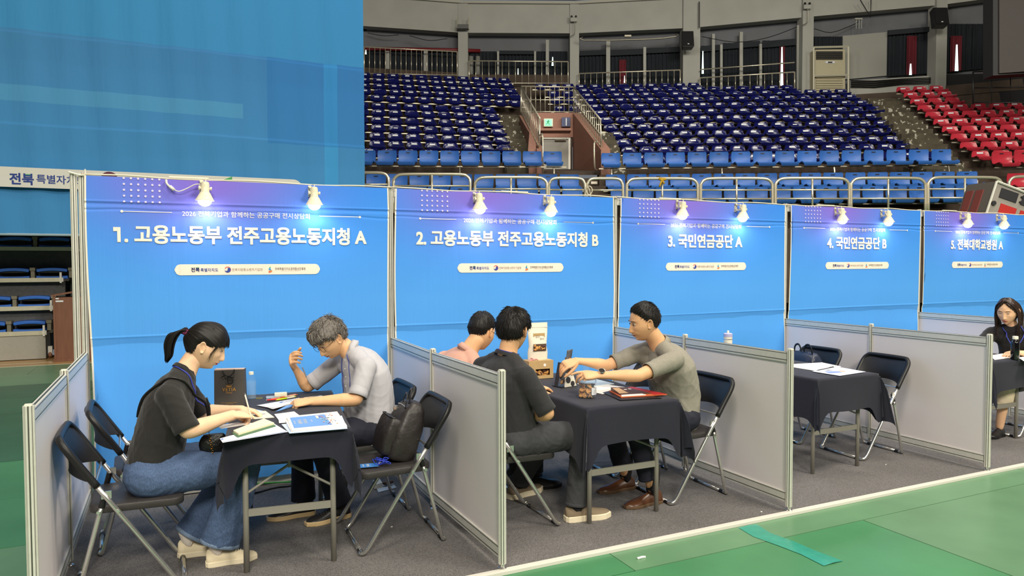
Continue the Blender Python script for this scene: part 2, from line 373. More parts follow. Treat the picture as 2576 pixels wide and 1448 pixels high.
for i in range(5):
    t = thing('booth_banner', 'blue printed fabric banner behind booth %s, %s' % (BW[i], ['titled 1 with the long title ending in A','titled 2 with the long title ending in B','titled 3','titled 4','titled 5 at the right edge'][i]), 'banner', (2.0*i, -.022, .0), 0, 'booth back banners')
    xs = np.linspace(.03, 1.972, 130); zs = np.concatenate([np.linspace(.075, .9, 14), np.linspace(.92, 1.02, 10), np.linspace(1.026, 1.12, 34), np.linspace(1.13, 1.16, 3), np.linspace(1.18, 1.86, 16), np.linspace(1.87, 2.13, 50)])
    X, Z = np.meshgrid(xs, zs); edge = .004*np.sin(Z*5+i)
    Yc = cloth_y(X, Z, i*1.7)+.004*np.clip((.3-Z)*3, 0, 1)*np.sin(X*14+i)
    Xd = X+np.where(X < .06, .012*np.sin(Z*2.6+i)+.004, 0)+np.where(X > 1.94, -.012*np.abs(np.sin(Z*1.6+i)), 0)
    MB().grid(np.stack([Xd, Yc, Z], -1)[:, ::1]).obj('fabric', m_ban, t, smooth=True)
    # white hem tape at both side edges
    for xe in (0, -1):
        w = .008*(1 if xe == 0 else -1); mb = MB()
        ex = Xd[:, xe]; mb.grid(np.stack([np.stack([ex-w, Yc[:, xe]-.001, zs], -1), np.stack([ex+w*.3, Yc[:, xe]-.001, zs], -1)], 1)); mb.obj('edge_tape', m_white, t)
    yt = -.024; kids = set()
    MM = lambda x, z, y=yt: M4(FACE_Y, (x, y, z))
    letters('title_lettering', TITLES[i], TW[i], None, m_print, t, MM(1.0 if i < 2 else .98, 1.765), bold=.040, tall=1.12)
    if i == 0:       # the flag of the printed figure 1
        tv = np.array([v.co for v in t.children[-1].data.vertices]); x0 = tv[:,0].min(); st = tv[tv[:,0] < x0+.03]; zt1 = st[:,2].max()
        MB().add([(x0-.022, yt, zt1-.026), (x0+.002, yt, zt1-.026), (x0+.002, yt, zt1), (x0-.022, yt, zt1)], [(0,1,2,3)]).obj('title_lettering', m_print, t)
        FIRST['sub'] = letters('subtitle_lettering', SUB, .826, None, m_print, t, MM(.987, 1.906), bold=.004)
        for (xa, xb, xd) in ((.225, .514, .222), (1.467, 1.755, 1.760)):
            mb = MB().box((xa, yt, 1.9085), (xb, yt+.001, 1.9125)); disc(mb, xd, yt-.0004, 1.9105, .0085)
            FIRST.setdefault('lines', []).append(mb.obj('divider_line', m_print, t))
        mb = MB()
        for a in range(6):
            for b in range(5): disc(mb, .237+a*.041, yt, 2.086-b*.0375+.0375, .0072, 0, 12)
        FIRST['dots'] = mb.obj('dot_pattern', mat('banner_dots', (206, 200, 232), .7), t); FIRST['dots']['kind'] = 'stuff'
        mb = MB(); r = .0365; pts = [(.522+r+r*math.cos(a), 1.532+r*math.sin(a)) for a in np.linspace(PI/2, 1.5*PI, 14)]+[(1.468-r+r*math.cos(a), 1.532+r*math.sin(a)) for a in np.linspace(-PI/2, PI/2, 14)]
        PG = [[(x, yt+.001, 1.532+v*math.sqrt(max(0, r*r-max(0, (.522+r)-x, x-(1.468-r))**2))) for v in (-1,-.5,0,.5,1)] for x in np.linspace(.522+.0004, 1.468-.0004, 80)]; mb.grid(np.array(PG)); FIRST['pill'] = mb.obj('logo_strip', m_pill, t)
        yl = yt-.0005; lg = []
        lg.append(letters('logo_lettering', '전북', .053, .030, m_ltblue, t, MM(.648, 1.532, yl), bold=.03))
        lg.append(letters('logo_lettering', '특별자치도', .11, .024, m_ltblue, t, MM(.735, 1.530, yl), bold=.012))
        lg.append(letters('logo_lettering', '전북지방중소벤처기업청', .197, .020, m_tan, t, MM(.976, 1.531, yl), bold=.0))
        lg.append(letters('logo_lettering', '전북특별자치도경제통상진흥원', .208, .019, mat('logo_dark_text', (96, 84, 72), .7), t, MM(1.262, 1.535, yl), bold=.004))
        lg.append(letters('logo_lettering', 'JEONBUK BUSINESS AGENCY', .13, .006, m_tan, t, MM(1.262, 1.520, yl), space=1.6))
        mb = MB(); cx, cz, r = .850, 1.531, .020
        # swirl emblem: navy comma and red crescent
        a = np.linspace(PI*.95, PI*2.05, 16); pts = [(cx+r*math.cos(q), cz+r*math.sin(q)) for q in a]
        pts += [(cx+r/2+r/2*math.cos(q)-.001, cz+.004+r/2*math.sin(q)) for q in np.linspace(0, PI, 8)]; pts += [(cx-r/2+r/2*math.cos(q), cz+.0+r/2.4*math.sin(q)) for q in np.linspace(0, -PI, 8)][0:8]
        poly(mb, pts, yl, 0)
        o1 = [(cx+r*1.05*math.cos(q), cz+r*1.05*math.sin(q)) for q in np.linspace(PI*.85, -PI*.2, 14)]; i1 = [(cx+.001+r*.86*math.cos(q), cz-.002+r*.9*math.sin(q)) for q in np.linspace(-PI*.2, PI*.85, 14)]
        for k in range(13): mb.add([(o1[k][0], yl, o1[k][1]), (o1[k+1][0], yl, o1[k+1][1]), (i1[12-k][0], yl, i1[12-k][1]), (i1[13-k][0], yl, i1[13-k][1])], [(0,1,2,3)], 1)
        # folded ribbon emblem
        x, z = 1.127, 1.531
        poly(mb, [(x-.011, z+.006), (x+.002, z+.022), (x+.002, z+.010)], yl, 2); poly(mb, [(x-.011, z+.006), (x+.002, z+.010), (x+.004, z+.0), (x-.011, z-.004)], yl, 3)
        poly(mb, [(x-.011, z-.004), (x+.013, z-.008), (x-.004, z+.001)], yl, 0); poly(mb, [(x-.011, z-.009), (x+.013, z-.008), (x+.013, z-.016), (x-.011, z-.012)], yl, 4); poly(mb, [(x-.011, z-.013), (x+.013, z-.016), (x-.011, z-.024)], yl, 1)
        poly(mb, [(.655, 1.548), (.668, 1.548), (.665, 1.543), (.658, 1.543)], yl, 2)
        lg.append(mb.obj('logo_emblem', [m_ltblue, m_red, m_grn, m_lblue, m_gold], t)); FIRST['lg'] = lg
    else:
        for q in [FIRST['sub'], FIRST['dots'], FIRST['pill']]+FIRST['lines']+FIRST['lg']:
            c = q.copy(); COL.objects.link(c); c.parent = t
for t in [o for o in COL.objects if o.name.startswith('booth_banner')]:      # print lies on the cloth
    sd = round(t.location.x/2)*1.7
    for q in t.children:
        if q.name.startswith(('fabric', 'edge_tape')): continue
        me = q.data = q.data.copy(); n = len(me.vertices); co = np.empty(n*3); me.vertices.foreach_get('co', co); co = co.reshape(-1, 3)
        lay = .0024 if q.name.startswith('logo_strip') else (.0040 if q.name.startswith('logo') else .0036)
        co[:,1] = cloth_y(co[:,0], co[:,2], sd)-lay+(co[:,1]-co[:,1].max() if q.name.startswith('title') else 0); me.vertices.foreach_set('co', co.ravel()); me.update()
# top rail and frame behind banners
for i in range(5):
    t = MB().box((2.0*i+.021, -.0125, 2.07), (2.0*i+1.979, .0125, 2.133)).obj('booth_rail', m_alu); tag(t, 'aluminium top rail behind the upper hem of banner %s' % BW[i], 'rail')
    t = MB().box((2.0*i+.021, -.0125, .02), (2.0*i+1.979, .0125, .075)).obj('booth_rail', m_alu); tag(t, 'aluminium foot rail under the lower hem of banner %s' % BW[i], 'rail')
# white cables along the top rail
m_cable = mat('cream_cable', (216, 206, 184), .5)
for i in range(5):
    x = 2.0*i; pts = [(x+k*.25, -.03, 2.136+.006*math.sin(k*1.9+i)) for k in range(9)]
    o = MB().tube(pts, .0055, 6, smooth=3).obj('power_cable', m_cable, smooth=True); tag(o, 'cream power cable taped along the top edge of banner %s' % BW[i], 'cable')
    xa = [.50, .9, .45, .4, .35][i]
    o = MB().box((x+xa, -.037, 2.139), (x+xa+.24, -.024, 2.150)).obj('cable_tape', m_white); tag(o, 'white tape strip over the cable on top of banner %s' % BW[i], 'tape')
o = MB().tube([onY(418, 452, -.05), onY(420, 462, -.06), onY(430, 472, -.06)], .007, 8, smooth=3).tube([onY(427, 468, -.06), onY(438, 478, -.06)], .011, 8).tube([onY(436, 476, -.06), onY(450, 481, -.07), onY(470, 474, -.07), onY(490, 464, -.08), onY(505, 463, -.09)], .0035, 6, smooth=4).obj('cable_plug', m_white, smooth=True)
tag(o, 'cream plug and looping lead hanging beside the first clamp lamp', 'plug')
o = MB().tube([onY(216, 470, -.03), onY(214, 425, -.03)], .004, 6).tube([onY(172, 432, -.03), onY(200, 440, -.03), onY(214, 440, -.03)], .006, 6).obj('cable_tie', m_white); tag(o, 'white cable tie end sticking up from the left end post', 'tie')

# ------------------------------------------------------------------ clamp lamps
m_lamp = mat('cream_lamp_plastic', (226, 218, 190), .4)
m_bulb = mat('lit_led_bulb', (255, 255, 255), .4, emit=(232, 238, 255), estr=14)
def lamp_parts():
    d = {}
    d['socket'] = MB().lathe([(.012, .0), (.022, -.004), (.026, -.02), (.027, -.07), (.031, -.078)], n=20).box((-.006,-.0275,-.035),(-.003,-.0262,-.02)).mesh('socket', m_lamp, True, 40)
    d['shade'] = MB().lathe([(.028, -.07), (.034, -.078), (.056, -.120), (.060, -.122), (.060, -.126), (.054, -.122), (.031, -.08)], n=28, cap=False).mesh('shade', m_lamp, True, 40)
    d['bulb'] = MB().lathe([(.018, -.10), (.040, -.118), (.0435, -.128), (.040, -.142), (.030, -.154), (.016, -.162), (.002, -.164)], n=24).mesh('bulb', m_bulb, True)
    d['bracket'] = MB().lathe([(.0, 0), (.014, 0), (.014, .008), (0, .008)], (-.041, 0, -.045), 12, axis=(1,0,0)).lathe([(.0, 0), (.012, 0), (.012, .010), (0, .010)], (.030, 0, -.045), 12, axis=(1,0,0)).box((-.041,-.006,-.05),(.04,.006,-.04)).mesh('bracket', m_lamp)
    d['clamp'] = MB().box((-.030, .02, -.06), (-.008, .075, -.045)).box((-.030, .068, -.07), (-.008, .085, .01)).box((-.030, .02, -.01), (-.008, .085, 0)).tube([(-.02,.03,-.005),(-.02,.02,-.03),(-.03,.01,-.045)], .005, 6).tube([(.0,0,0),(.004,.01,.012),(.002,.03,.018),(-.01,.05,.014)], .0025, 6, smooth=3).mesh('clamp', m_lamp)
    return d
LP = lamp_parts(); LX = [(.717, 1.42), (2.675, 3.313), (4.652, 5.356), (6.653, 7.345), (8.674, 9.336)]
for i, pr_ in enumerate(LX):
    for k, x in enumerate(pr_):
        t = thing('clamp_lamp', 'lit cream clamp lamp, the %s of the pair above banner %s' % (('left one', 'right one')[k], BW[i]), 'lamp', (x, -.115, 2.115-(.0 if k == 0 else .005)), rng.uniform(-.15, .15), 'clamp lamps along the banner tops')
        t.rotation_euler = (rng.uniform(.02, .08), rng.uniform(-.12, .05), t.rotation_euler[2])
        for nm, me in LP.items(): put(nm, me, t)
        d = bpy.data.lights.new('bulb_light', 'SPOT'); d.energy = 2.5; d.color = (.90, .94, 1.0); d.spot_size = math.radians(168); d.spot_blend = .35; d.shadow_soft_size = .045
        lo = bpy.data.objects.new('bulb_light', d); COL.objects.link(lo); lo.location = (x+.01, -.13, 2.115-.185); lo.rotation_euler = (math.radians(8), 0, 0)
# ================================================================== ARENA STANDS AND RING
m_navyseat = mat('glossy_navy_seat', (17, 21, 82), .17, spec=.4, rnd=.12)
m_blueseat = mat('blue_seat', (50, 102, 178), .42, rnd=.08)
m_redseat = mat('red_seat', (188, 50, 66), .26, rnd=.08)
m_stick = mat('seat_number_sticker', (215, 218, 222), .6)
m_conc = mat('dark_brown_terrace', (74, 62, 52), .85, noise=.25, nscale=2)
m_rail = mat('stand_rail_steel', (150, 145, 130), .35, .8)
m_stain = mat('stainless_handrail', (216, 208, 186), .28, .6)
m_worn = mat('worn_painted_step', (76, 70, 56), .85, noise=.3, nscale=4)
_nt = m_worn.node_tree; _n = _nt.nodes.new('ShaderNodeTexNoise'); _n.inputs['Scale'].default_value = 7; _n.inputs['Detail'].default_value = 3; _tc = _nt.nodes.new('ShaderNodeTexCoord'); _nt.links.new(_tc.outputs['Object'], _n.inputs['Vector'])
_r = _nt.nodes.new('ShaderNodeMapRange'); _r.inputs[1].default_value = .60; _r.inputs[2].default_value = .63; _nt.links.new(_n.outputs['Fac'], _r.inputs[0]); _x = _nt.nodes.new('ShaderNodeMix'); _x.data_type = 'RGBA'
_b = _nt.nodes['Principled BSDF']; _src = _b.inputs['Base Color'].links[0].from_socket; _nt.links.new(_r.outputs[0], _x.inputs[0]); _nt.links.new(_src, _x.inputs[6]); _x.inputs[7].default_value = (*lin((176, 172, 156)), 1); _nt.links.new(_x.outputs[2], _b.inputs['Base Color'])
SEATQ = []
def seat_mesh(high):
    # profile from the front lip to the top of the back (local: -y faces the court)
    if high: pr = [(-.36,-.05,.36),(-.40,0,.42),(-.30,.015,.44),(-.12,0,.44),(-.02,.02,.44),(.03,.10,.45),(.045,.20,.46),(.035,.31,.45),(.03,.345,.41)]
    else: pr = [(-.33,-.07,.34),(-.38,-.01,.42),(-.28,.01,.44),(-.12,-.005,.44),(-.02,.02,.44),(.03,.08,.43),(.05,.155,.40),(.06,.205,.35),(.06,.22,.29)]
    pr = np.array(pr); g = []
    q = catmull(pr, 2); nx = 9
    for y, z, w in q:
        u = np.linspace(-1, 1, nx); row = np.stack([u*w/2, y-.03*np.abs(u)**3*(z > .05), z+.035*np.abs(u)**4*(y < 0)*(y > -.34)], -1); g.append(row)
    mb = MB().grid(np.array(g), thick=-.012 if not high else -.014)
    if high: mb.box((-.045, .012, .285), (.045, .026, .305), 1)
    return mb
def seat_meshes(nm, m, high):
    return seat_mesh(high).mesh(nm, [m, m_blackp], True, 50)
SM_N, SM_B, SM_R, SM_RB = seat_meshes('navy_seat_shell', m_navyseat, False), seat_meshes('blue_seat_shell', m_blueseat, True), seat_meshes('red_seat_shell', m_redseat, False), seat_meshes('red_back_shell', m_redseat, True)
ST = MB().add([(-.075,.022,.135),(.075,.022,.135),(.075,.036,.182),(-.075,.036,.182)], [(0,1,2,3)]).mesh('number_sticker', m_stick)
ORD = ['lowest', 'second', 'third', 'fourth', 'fifth', 'sixth', 'seventh', 'eighth', 'ninth', 'tenth', 'eleventh', 'twelfth']
NTH = ['first','second','third','fourth','fifth','sixth','seventh','eighth','ninth','tenth','eleventh','twelfth','thirteenth','fourteenth','fifteenth','sixteenth','seventeenth','eighteenth','nineteenth','twentieth','twenty-first','twenty-second','twenty-third']
def seat(P, me, yaw, label, group, sticker=True, z_off=0):
    o = bpy.data.objects.new({'navy_seat_shell': 'stadium_chair', 'blue_seat_shell': 'tip_up_chair', 'red_seat_shell': 'shell_chair', 'red_back_shell': 'shell_chair'}[me.name], me); COL.objects.link(o); o.location = (P[0], P[1], P[2]+z_off); o.rotation_euler = (0, 0, yaw+rng.uniform(-.03, .03))
    tag(o, label, 'seat', group)
    if sticker and rng.random() < .9:
        s = bpy.data.objects.new('number_sticker', ST); COL.objects.link(s); s.parent = o
        if rng.random() < .2: s.scale = (.8, 1, .6); s.location = (rng.uniform(-.01,.01), .0, .04)
    return o
def to_st(P): d = np.array(P)-CAMP; return np.array([d@RH, d@FH, P[2]])
def from_st(s, t, z): q = CAMP+s*RH+t*FH; return np.array([q[0], q[1], z])
TER = []
def row(px0, px1, py, t, slope, sp, me, label, group, sticker=True, fixed=None, zoff=-.12, anchor='l'):
    """A seat row starting at photo column px0 (real depth t there), running to px1; slope = change of depth per metre."""
    A = to_st(AT(px0, py, t)); z = A[2]; s, tt = A[0], A[1]; out = []; d = 1 if px1 > px0 else -1
    yaw = -YAW+math.atan(slope)
    cs = 1/math.sqrt(1+slope*slope)
    n = 0
    while True:
        P = from_st(s, tt, z); v = (P-CAMP); w = v@CF; x = 1288+FPX*(v@CR)/w
        if (d > 0 and x > px1+3) or (d < 0 and x < px1-3) or n > 60: break
        out.append(P); seat(P, me, yaw, label+', '+NTH[n]+(' from the left' if d > 0 else ' from the right'), group, sticker, zoff)
        s += d*sp*cs; tt += d*sp*cs*slope; n += 1
    # rail under the row and the terrace step behind it
    a, b = (out[0], out[-1]) if d > 0 else (out[-1], out[0])
    dv = unit(b-a); nb = np.array([-dv[1], dv[0], 0])*(1 if np.array([-dv[1], dv[0], 0])@FH > 0 else -1)
    mb = MB(); a2 = a-dv*.3; b2 = b+dv*.3
    q = [a2+nb*-.28, b2+nb*-.28, b2+nb*-.25, a2+nb*-.25]
    mb.hexa([p+[0,0,zoff-.085] for p in q]+[p+[0,0,zoff-.06] for p in q])
    r = mb.obj('seat_rail', m_rail); tag(r, 'steel beam carrying '+group, 'rail', 'seat beams')
    return a, b, z, nb, dv
def step(a, b, z0, z1, nb, depth, name='step', m=None, parent=None, ext0=.4, ext1=.4, off=-.34):
    dv = unit(b-a); a = a-dv*ext0+nb*off; b = b+dv*ext1+nb*off
    q = [a, b, b+nb*depth, a+nb*depth]
    return MB().hexa([np.array([p[0],p[1],z0]) for p in q]+[np.array([p[0],p[1],z1]) for p in q]).obj(name, m or m_conc, parent)
terr = {}
for nm in ('left', 'middle', 'right'):
    t = bpy.data.objects.new('terrace', None); COL.objects.link(t); tag(t, kind='structure', label='brown terrace steps of the %s stand section' % nm); terr[nm] = t
# --- left navy section (rows run leftwards from the stair)
Ly = [372, 352, 331.5, 312, 293, 276, 259, 244, 229.5, 215, 202]
Lx = [1267, 1258, 1252, 1243, 1237, 1228, 1295, 1295, 1284, 1275, 1268]
for i in range(11):
    tt = 20.3+.62*i
    a, b, z, nb, dv = row(Lx[i], 905, Ly[i], tt, .22-.006*i, .5, SM_N, 'navy seat in the %s row of the left stand' % ORD[i], 'navy seats, %s row left of the exit' % ORD[i])
    step(a, b, z-1.2, z-.46, nb, 1.1, parent=terr['left'], ext1=.35 if i < 6 else .5)
# --- middle navy section
Rl = [(1582,377,2300,369.5), (1568,358,2278,351), (1551,338,2258,331), (1536,320,2237,313), (1525,301.5,2220,296), (1510,284.5,2205,280), (1497,269,2187,263.5), (1486,254,2165,248), (1478,241,2150,238), (1470,229,1985,228), (1462,219,1760,219)]
for i, (x0, y0, x1, y1) in enumerate(Rl):
    tt = 20.3+.58*i
    sl = -.06
    a, b, z, nb, dv = row(x0, x1, y0, tt, sl, .5, SM_N, 'navy seat in the %s row of the middle stand' % ORD[i], 'navy seats, %s row of the middle stand' % ORD[i])
    step(a, b, z-1.2, z-.46, nb, 1.1, parent=terr['middle'], ext0=.3, ext1=1.2)
for j, (y, x0) in enumerate([(273, 1408), (252, 1400), (235, 1392), (217, 1360)]):
    row(x0, 1450, y, 24.4+.6*j, 0, .5, SM_N, 'navy seat behind the exit railing, %s row' % ORD[j], 'navy seats behind the exit railing, %s row' % ORD[j])
row(1610, 2360, 398, 19.3, -.06, .5, SM_N, 'navy seat half hidden behind the front bright blue chairs', 'navy seats directly behind the front blue chairs')
row(1175, 925, 388, 19.0, .2, .5, SM_N, 'navy seat half hidden behind the left front blue chairs', 'navy seats behind the left front blue chairs')
# --- red section
Rd = [(1985,1040,16),(1905,980,12),(1840,922,12),(1780,872,12),(1720,822,12),(1665,773,12),(1610,728,12),(1560,684,3),(1515,641,3),(1465,604,3)]
for i, (zx, zy, n) in enumerate(Rd):
    x0 = 1726+zx/2.681; y0 = zy/2.681; tt = 18.6+.55*i
    x1 = 2600 if n > 3 else x0+2.3*(48.5-i*.95)
    a, b, z, nb, dv = row(x0, x1, y0, tt, -.15, .5, SM_R, 'red seat in the %s row of the right stand' % ORD[i], 'red seats, %s row of the right stand' % ORD[i])
    step(a, b, z-1.2, z-.46, nb, 1.1, parent=terr['right'], ext0=.3, ext1=1)
# --- front chairs with high backs
FR = 'bright blue high-backed chair, front row '
a1, b1, z1, nb1, dv1 = row(1390, 905, 411, 17.6, .06, .5, SM_B, FR+'left of the exit', 'front blue chairs left of the exit', False, zoff=-.05)
a2, b2, z2, nb2, dv2 = row(1536, 2385, 415, 17.6, -.06, .52, SM_B, FR+'right of the exit', 'front blue chairs right of the exit', False, zoff=-.05)
a3, b3, z3, nb3, dv3 = row(1548, 2440, 470, 16.9, -.05, .5, SM_B, 'blue chair, upper retractable row right of the stairs', 'upper retractable blue chairs right of the stairs', False, zoff=-.05)
a4, b4, z4, nb4, dv4 = row(1432, 905, 470, 16.9, .04, .5, SM_B, 'blue chair, upper retractable row left of the stairs', 'upper retractable blue chairs left of the stairs', False, zoff=-.05)
a5, b5, z5, nb5, dv5 = row(1562, 2460, 505, 16.1, -.05, .5, SM_B, 'blue chair, lower retractable row right of the stairs', 'lower retractable blue chairs right of the stairs', False, zoff=-.05)
a6, b6, z6, nb6, dv6 = row(1440, 905, 503, 16.1, .04, .5, SM_B, 'blue chair, lower retractable row left of the stairs', 'lower retractable blue chairs left of the stairs', False, zoff=-.05)
row(2520, 2600, 412, 17.2, -.12, .5, SM_RB, 'red high-backed chair, front row at the far right', 'front red chairs', False, zoff=-.05)
row(2560, 2640, 468, 16.4, -.12, .5, SM_RB, 'red chair below the front row at the frame edge', 'lower red chairs', False, zoff=-.05)
for (a, b, z, nb) in ((a1,b1,z1,nb1),(a2,b2,z2,nb2)):
    step(a, b, z-.9, z-.30, nb, 2.2, parent=terr['left'], off=-.45, ext0=.3, ext1=.3)
    dv = unit(b-a); n = int(np.linalg.norm(b-a)/2.7)+1
    for k in range(n+1):                     # curved brackets under the front beam
        p = a+dv*(np.linalg.norm(b-a)*k/n)
        br = MB().tube([p+nb*-.30+[0,0,-.14], p+nb*-.34+[0,0,-.3], p+nb*-.25+[0,0,-.5], p+nb*-.28+[0,0,-.56]], .025, 6, smooth=3).obj('bracket', m_rail); BRN = globals().setdefault('BRN', [0]); BRN[0] += 1; tag(br, 'curved steel bracket under the front chair beam, %s from the left' % NTH[BRN[0]-1], 'bracket', 'front row brackets')
# dark fascia wall under the front row and body behind the retractable rows
A, B = AT(850, 440, 17.1), AT(2700, 440, 17.1)
def wallbox(A, B, z0, z1, th, name, m, parent=None, ext=0., **k):
    d = unit((B-A)*[1,1,0]); A = A-d*ext; B = B+d*ext; n = np.array([-d[1], d[0], 0]); n = n if n@FH > 0 else -n
    q = [A, B, B+n*th, A+n*th]; q = [np.array([p[0],p[1],0]) for p in q]
    return MB().hexa([p+[0,0,z0] for p in q]+[p+[0,0,z1] for p in q]).obj(name, m, parent, **k)
o = wallbox(AT(850,440,17.62), AT(2750,440,17.35), 0, 3.60, .2, 'wall_front', m_conc); tag(o, kind='structure', label='brown fascia wall of the stand')
o = wallbox(AT(850,440,17.7), AT(2750,440,17.4), 0, 3.55, 4, 'slab_front', m_conc); o.name = 'floor'; tag(o, kind='structure', label='brown walkway slab behind the front chairs')
for k, (t0, z) in enumerate(((16.55, 2.62), (15.75, 2.28))):
    o = wallbox(AT(850,470,t0), AT(2750,470,t0-.5), z-1.6, z, .9, 'step', m_conc, terr['middle'])
for k in range(4):       # stairs between the retractable rows
    z = 3.35-.22*k; t0 = 16.9-.3*k
    o = wallbox(AT(1470,470,t0), AT(1545,470,t0), z-.6, z, .3, 'stair_step', m_conc, terr['middle'])
o = wallbox(AT(1487,440,17.32), AT(1503,440,17.32), 3.44, 3.50, .02, 'wall_plate', m_pill); tag(o, 'small cream notice on the brown stand fascia below the exit', 'sign')
o = wallbox(AT(2444,482/1.0-45,17.0), AT(2461,437,17.0), 3.40, 3.47, .02, 'wall_plate', m_pill); tag(o, 'small cream notice on the brown stand fascia near the red seats', 'sign')
# --- aisle steps (worn paint)
def aisle(pts, lab, parent, sub=2):
    for k in range(len(pts)-1):
        (x0, x1, y, t), (x2, x3, y2, t2) = pts[k], pts[k+1]
        for j in range(sub):
            f = j/sub; xa, xb, yy, tt = x0+(x2-x0)*f, x1+(x3-x1)*f, y+(y2-y)*f, t+(t2-t)*f
            A, B = AT(xa, yy, tt), AT(xb, yy, tt)
            wallbox(A, B, A[2]-.6, A[2], .9, 'aisle_step', m_worn, parent)
aisle([(1275,1345,412,18.6), (1268,1338,385,19.6), (1262,1332,360,20.6), (1255,1325,338,21.4), (1248,1318,316,22.2), (1242,1310,297,23), (1238,1305,283,23.8)], '', terr['left'])
aisle([(1520,1575,405,18.6), (1512,1562,382,19.6), (1508,1556,362,20.4), (1500,1548,342,21), (1495,1538,325,21.6)], '', terr['middle'])
aisle([(2330,2445,425,18), (2310,2410,395,18.9), (2290,2385,362,19.6), (2268,2360,336,20.2), (2248,2335,312,20.9), (2225,2310,292,21.7), (2205,2290,272,22.5), (2190,2270,254,23.2), (2180,2260,240,24)], '', terr['right'])
# --- exit passage (vomitory)
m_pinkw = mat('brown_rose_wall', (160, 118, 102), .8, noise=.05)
vom = bpy.data.objects.new('wall_exit', None); COL.objects.link(vom); tag(vom, kind='structure', label='rose-brown walls of the exit passage')
def quadslab(P, th, name, m, parent, n=None):      # 4 points (front face), extruded by vector th
    P = [np.array(p, float) for p in P]; th = np.array(th)
    return MB().hexa(P+[p+th for p in P]).obj(name, m, parent)
tb, tf = 22.5, 18.4
quadslab([AT(1340,345,tb), AT(1445,345,tb), AT(1445,283,tb), AT(1340,283,tb)], FH*.2, 'lintel', m_pinkw, vom)
quadslab([AT(1352,328,tb-1.2), AT(1437,328,tb-1.2), AT(1437,322,tb-1.2), AT(1352,322,tb-1.2)], FH*.5, 'beam', m_pinkw, vom)
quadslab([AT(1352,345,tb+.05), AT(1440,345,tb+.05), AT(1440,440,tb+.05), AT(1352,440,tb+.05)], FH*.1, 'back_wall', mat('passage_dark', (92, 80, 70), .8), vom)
quadslab([AT(1441,440,tb), AT(1514,440,tf), AT(1510,374,tf), AT(1441,284,tb)], RH*.25, 'right_wall', m_pinkw, vom)
quadslab([AT(1512,440,tf-.2), AT(1524,440,tf-.2), AT(1524,378,tf-.2), AT(1512,374,tf-.2)], FH*.4, 'end_pier', m_pinkw, vom)
quadslab([AT(1366,440,tb), AT(1350,440,tf), AT(1348,376,tf), AT(1352,284,tb)], RH*-.2, 'left_wall', m_pinkw, vom)
quadslab([AT(1306,290,tb), AT(1356,376,tf), AT(1357,430,tf), AT(1310,400,tb)], RH*.12, 'left_wall', m_pinkw, vom)
quadslab([AT(1350,440,tf-.1), AT(1364,440,tf-.1), AT(1364,376,tf-.1), AT(1350,372,tf-.1)], FH*.3, 'end_pier', m_pinkw, vom)
quadslab([AT(1365,430,tf), AT(1512,430,tf), AT(1445,425,tb), AT(1362,425,tb)], [0,0,-.1], 'passage_floor', m_conc, vom)
dr = bpy.data.objects.new('door_1', None); COL.objects.link(dr); tag(dr, kind='structure', label='pale door of the exit passage')
m_door = mat('pale_grey_door', (186, 186, 176), .5)
quadslab([AT(1367,432,tb-.12), AT(1432,432,tb-.12), AT(1432,349,tb-.12), AT(1367,349,tb-.12)], FH*.08, 'door_leaf', m_door, dr)
quadslab([AT(1430,432,tb-.16), AT(1435,432,tb-.16), AT(1435,346,tb-.16), AT(1430,346,tb-.16)], FH*.1, 'door_frame', m_alu, dr)
quadslab([AT(1366,349,tb-.16), AT(1433,349,tb-.16), AT(1433,346,tb-.16), AT(1366,346,tb-.16)], FH*.1, 'door_frame', m_alu, dr)
quadslab([AT(1396,353,tb-.2), AT(1424,353,tb-.2), AT(1424,350,tb-.2), AT(1396,350,tb-.2)], FH*.06, 'door_closer', m_rail, dr)
sg = thing('exit_sign', 'lit green exit sign with a running figure over the passage door', 'sign', (0,0,0))
m_exit = mat('lit_exit_green', (130, 235, 175), .4, emit=(110, 235, 160), estr=1.0)
quadslab([AT(1368,318,tb-.14), AT(1391,318,tb-.14), AT(1391,298,tb-.14), AT(1368,298,tb-.14)], FH*.1, 'case', m_white, sg)
quadslab([AT(1371,316,tb-.16), AT(1388,316,tb-.16), AT(1388,300,tb-.16), AT(1371,300,tb-.16)], FH*.03, 'lit_face', m_exit, sg)
mb = MB(); C0 = AT(1379,308,tb-.18); ex = lambda x, z: C0+RH*x+np.array([0,0,z]); mf = mat('exit_figure', (20, 130, 80), .5)
mb.ball(ex(.01,.07), .014, 8, 5).tube([ex(0,.05), ex(-.01,0)], .013, 6).tube([ex(0,.045), ex(.05,.03)], .007, 5).tube([ex(0,.045), ex(-.045,.02)], .007, 5).tube([ex(-.01,0), ex(.03,-.03), ex(.03,-.07)], .008, 5).tube([ex(-.01,0), ex(-.04,-.04), ex(-.07,-.05)], .008, 5)
mb.obj('running_figure', mf, sg)
o = quadslab([AT(1413,318,tb-.14), AT(1435,318,tb-.14), AT(1435,295,tb-.14), AT(1413,295,tb-.14)], FH*.08, 'wall_sign', mat('section_sign_blue', (66, 76, 118), .5), None); tag(o, 'small blue section sign with a pale stripe right of the exit sign', 'sign')
quadslab([AT(1423,316,tb-.16), AT(1426,316,tb-.16), AT(1426,297,tb-.16), AT(1423,297,tb-.16)], FH*.02, 'stripe', m_stick, o)
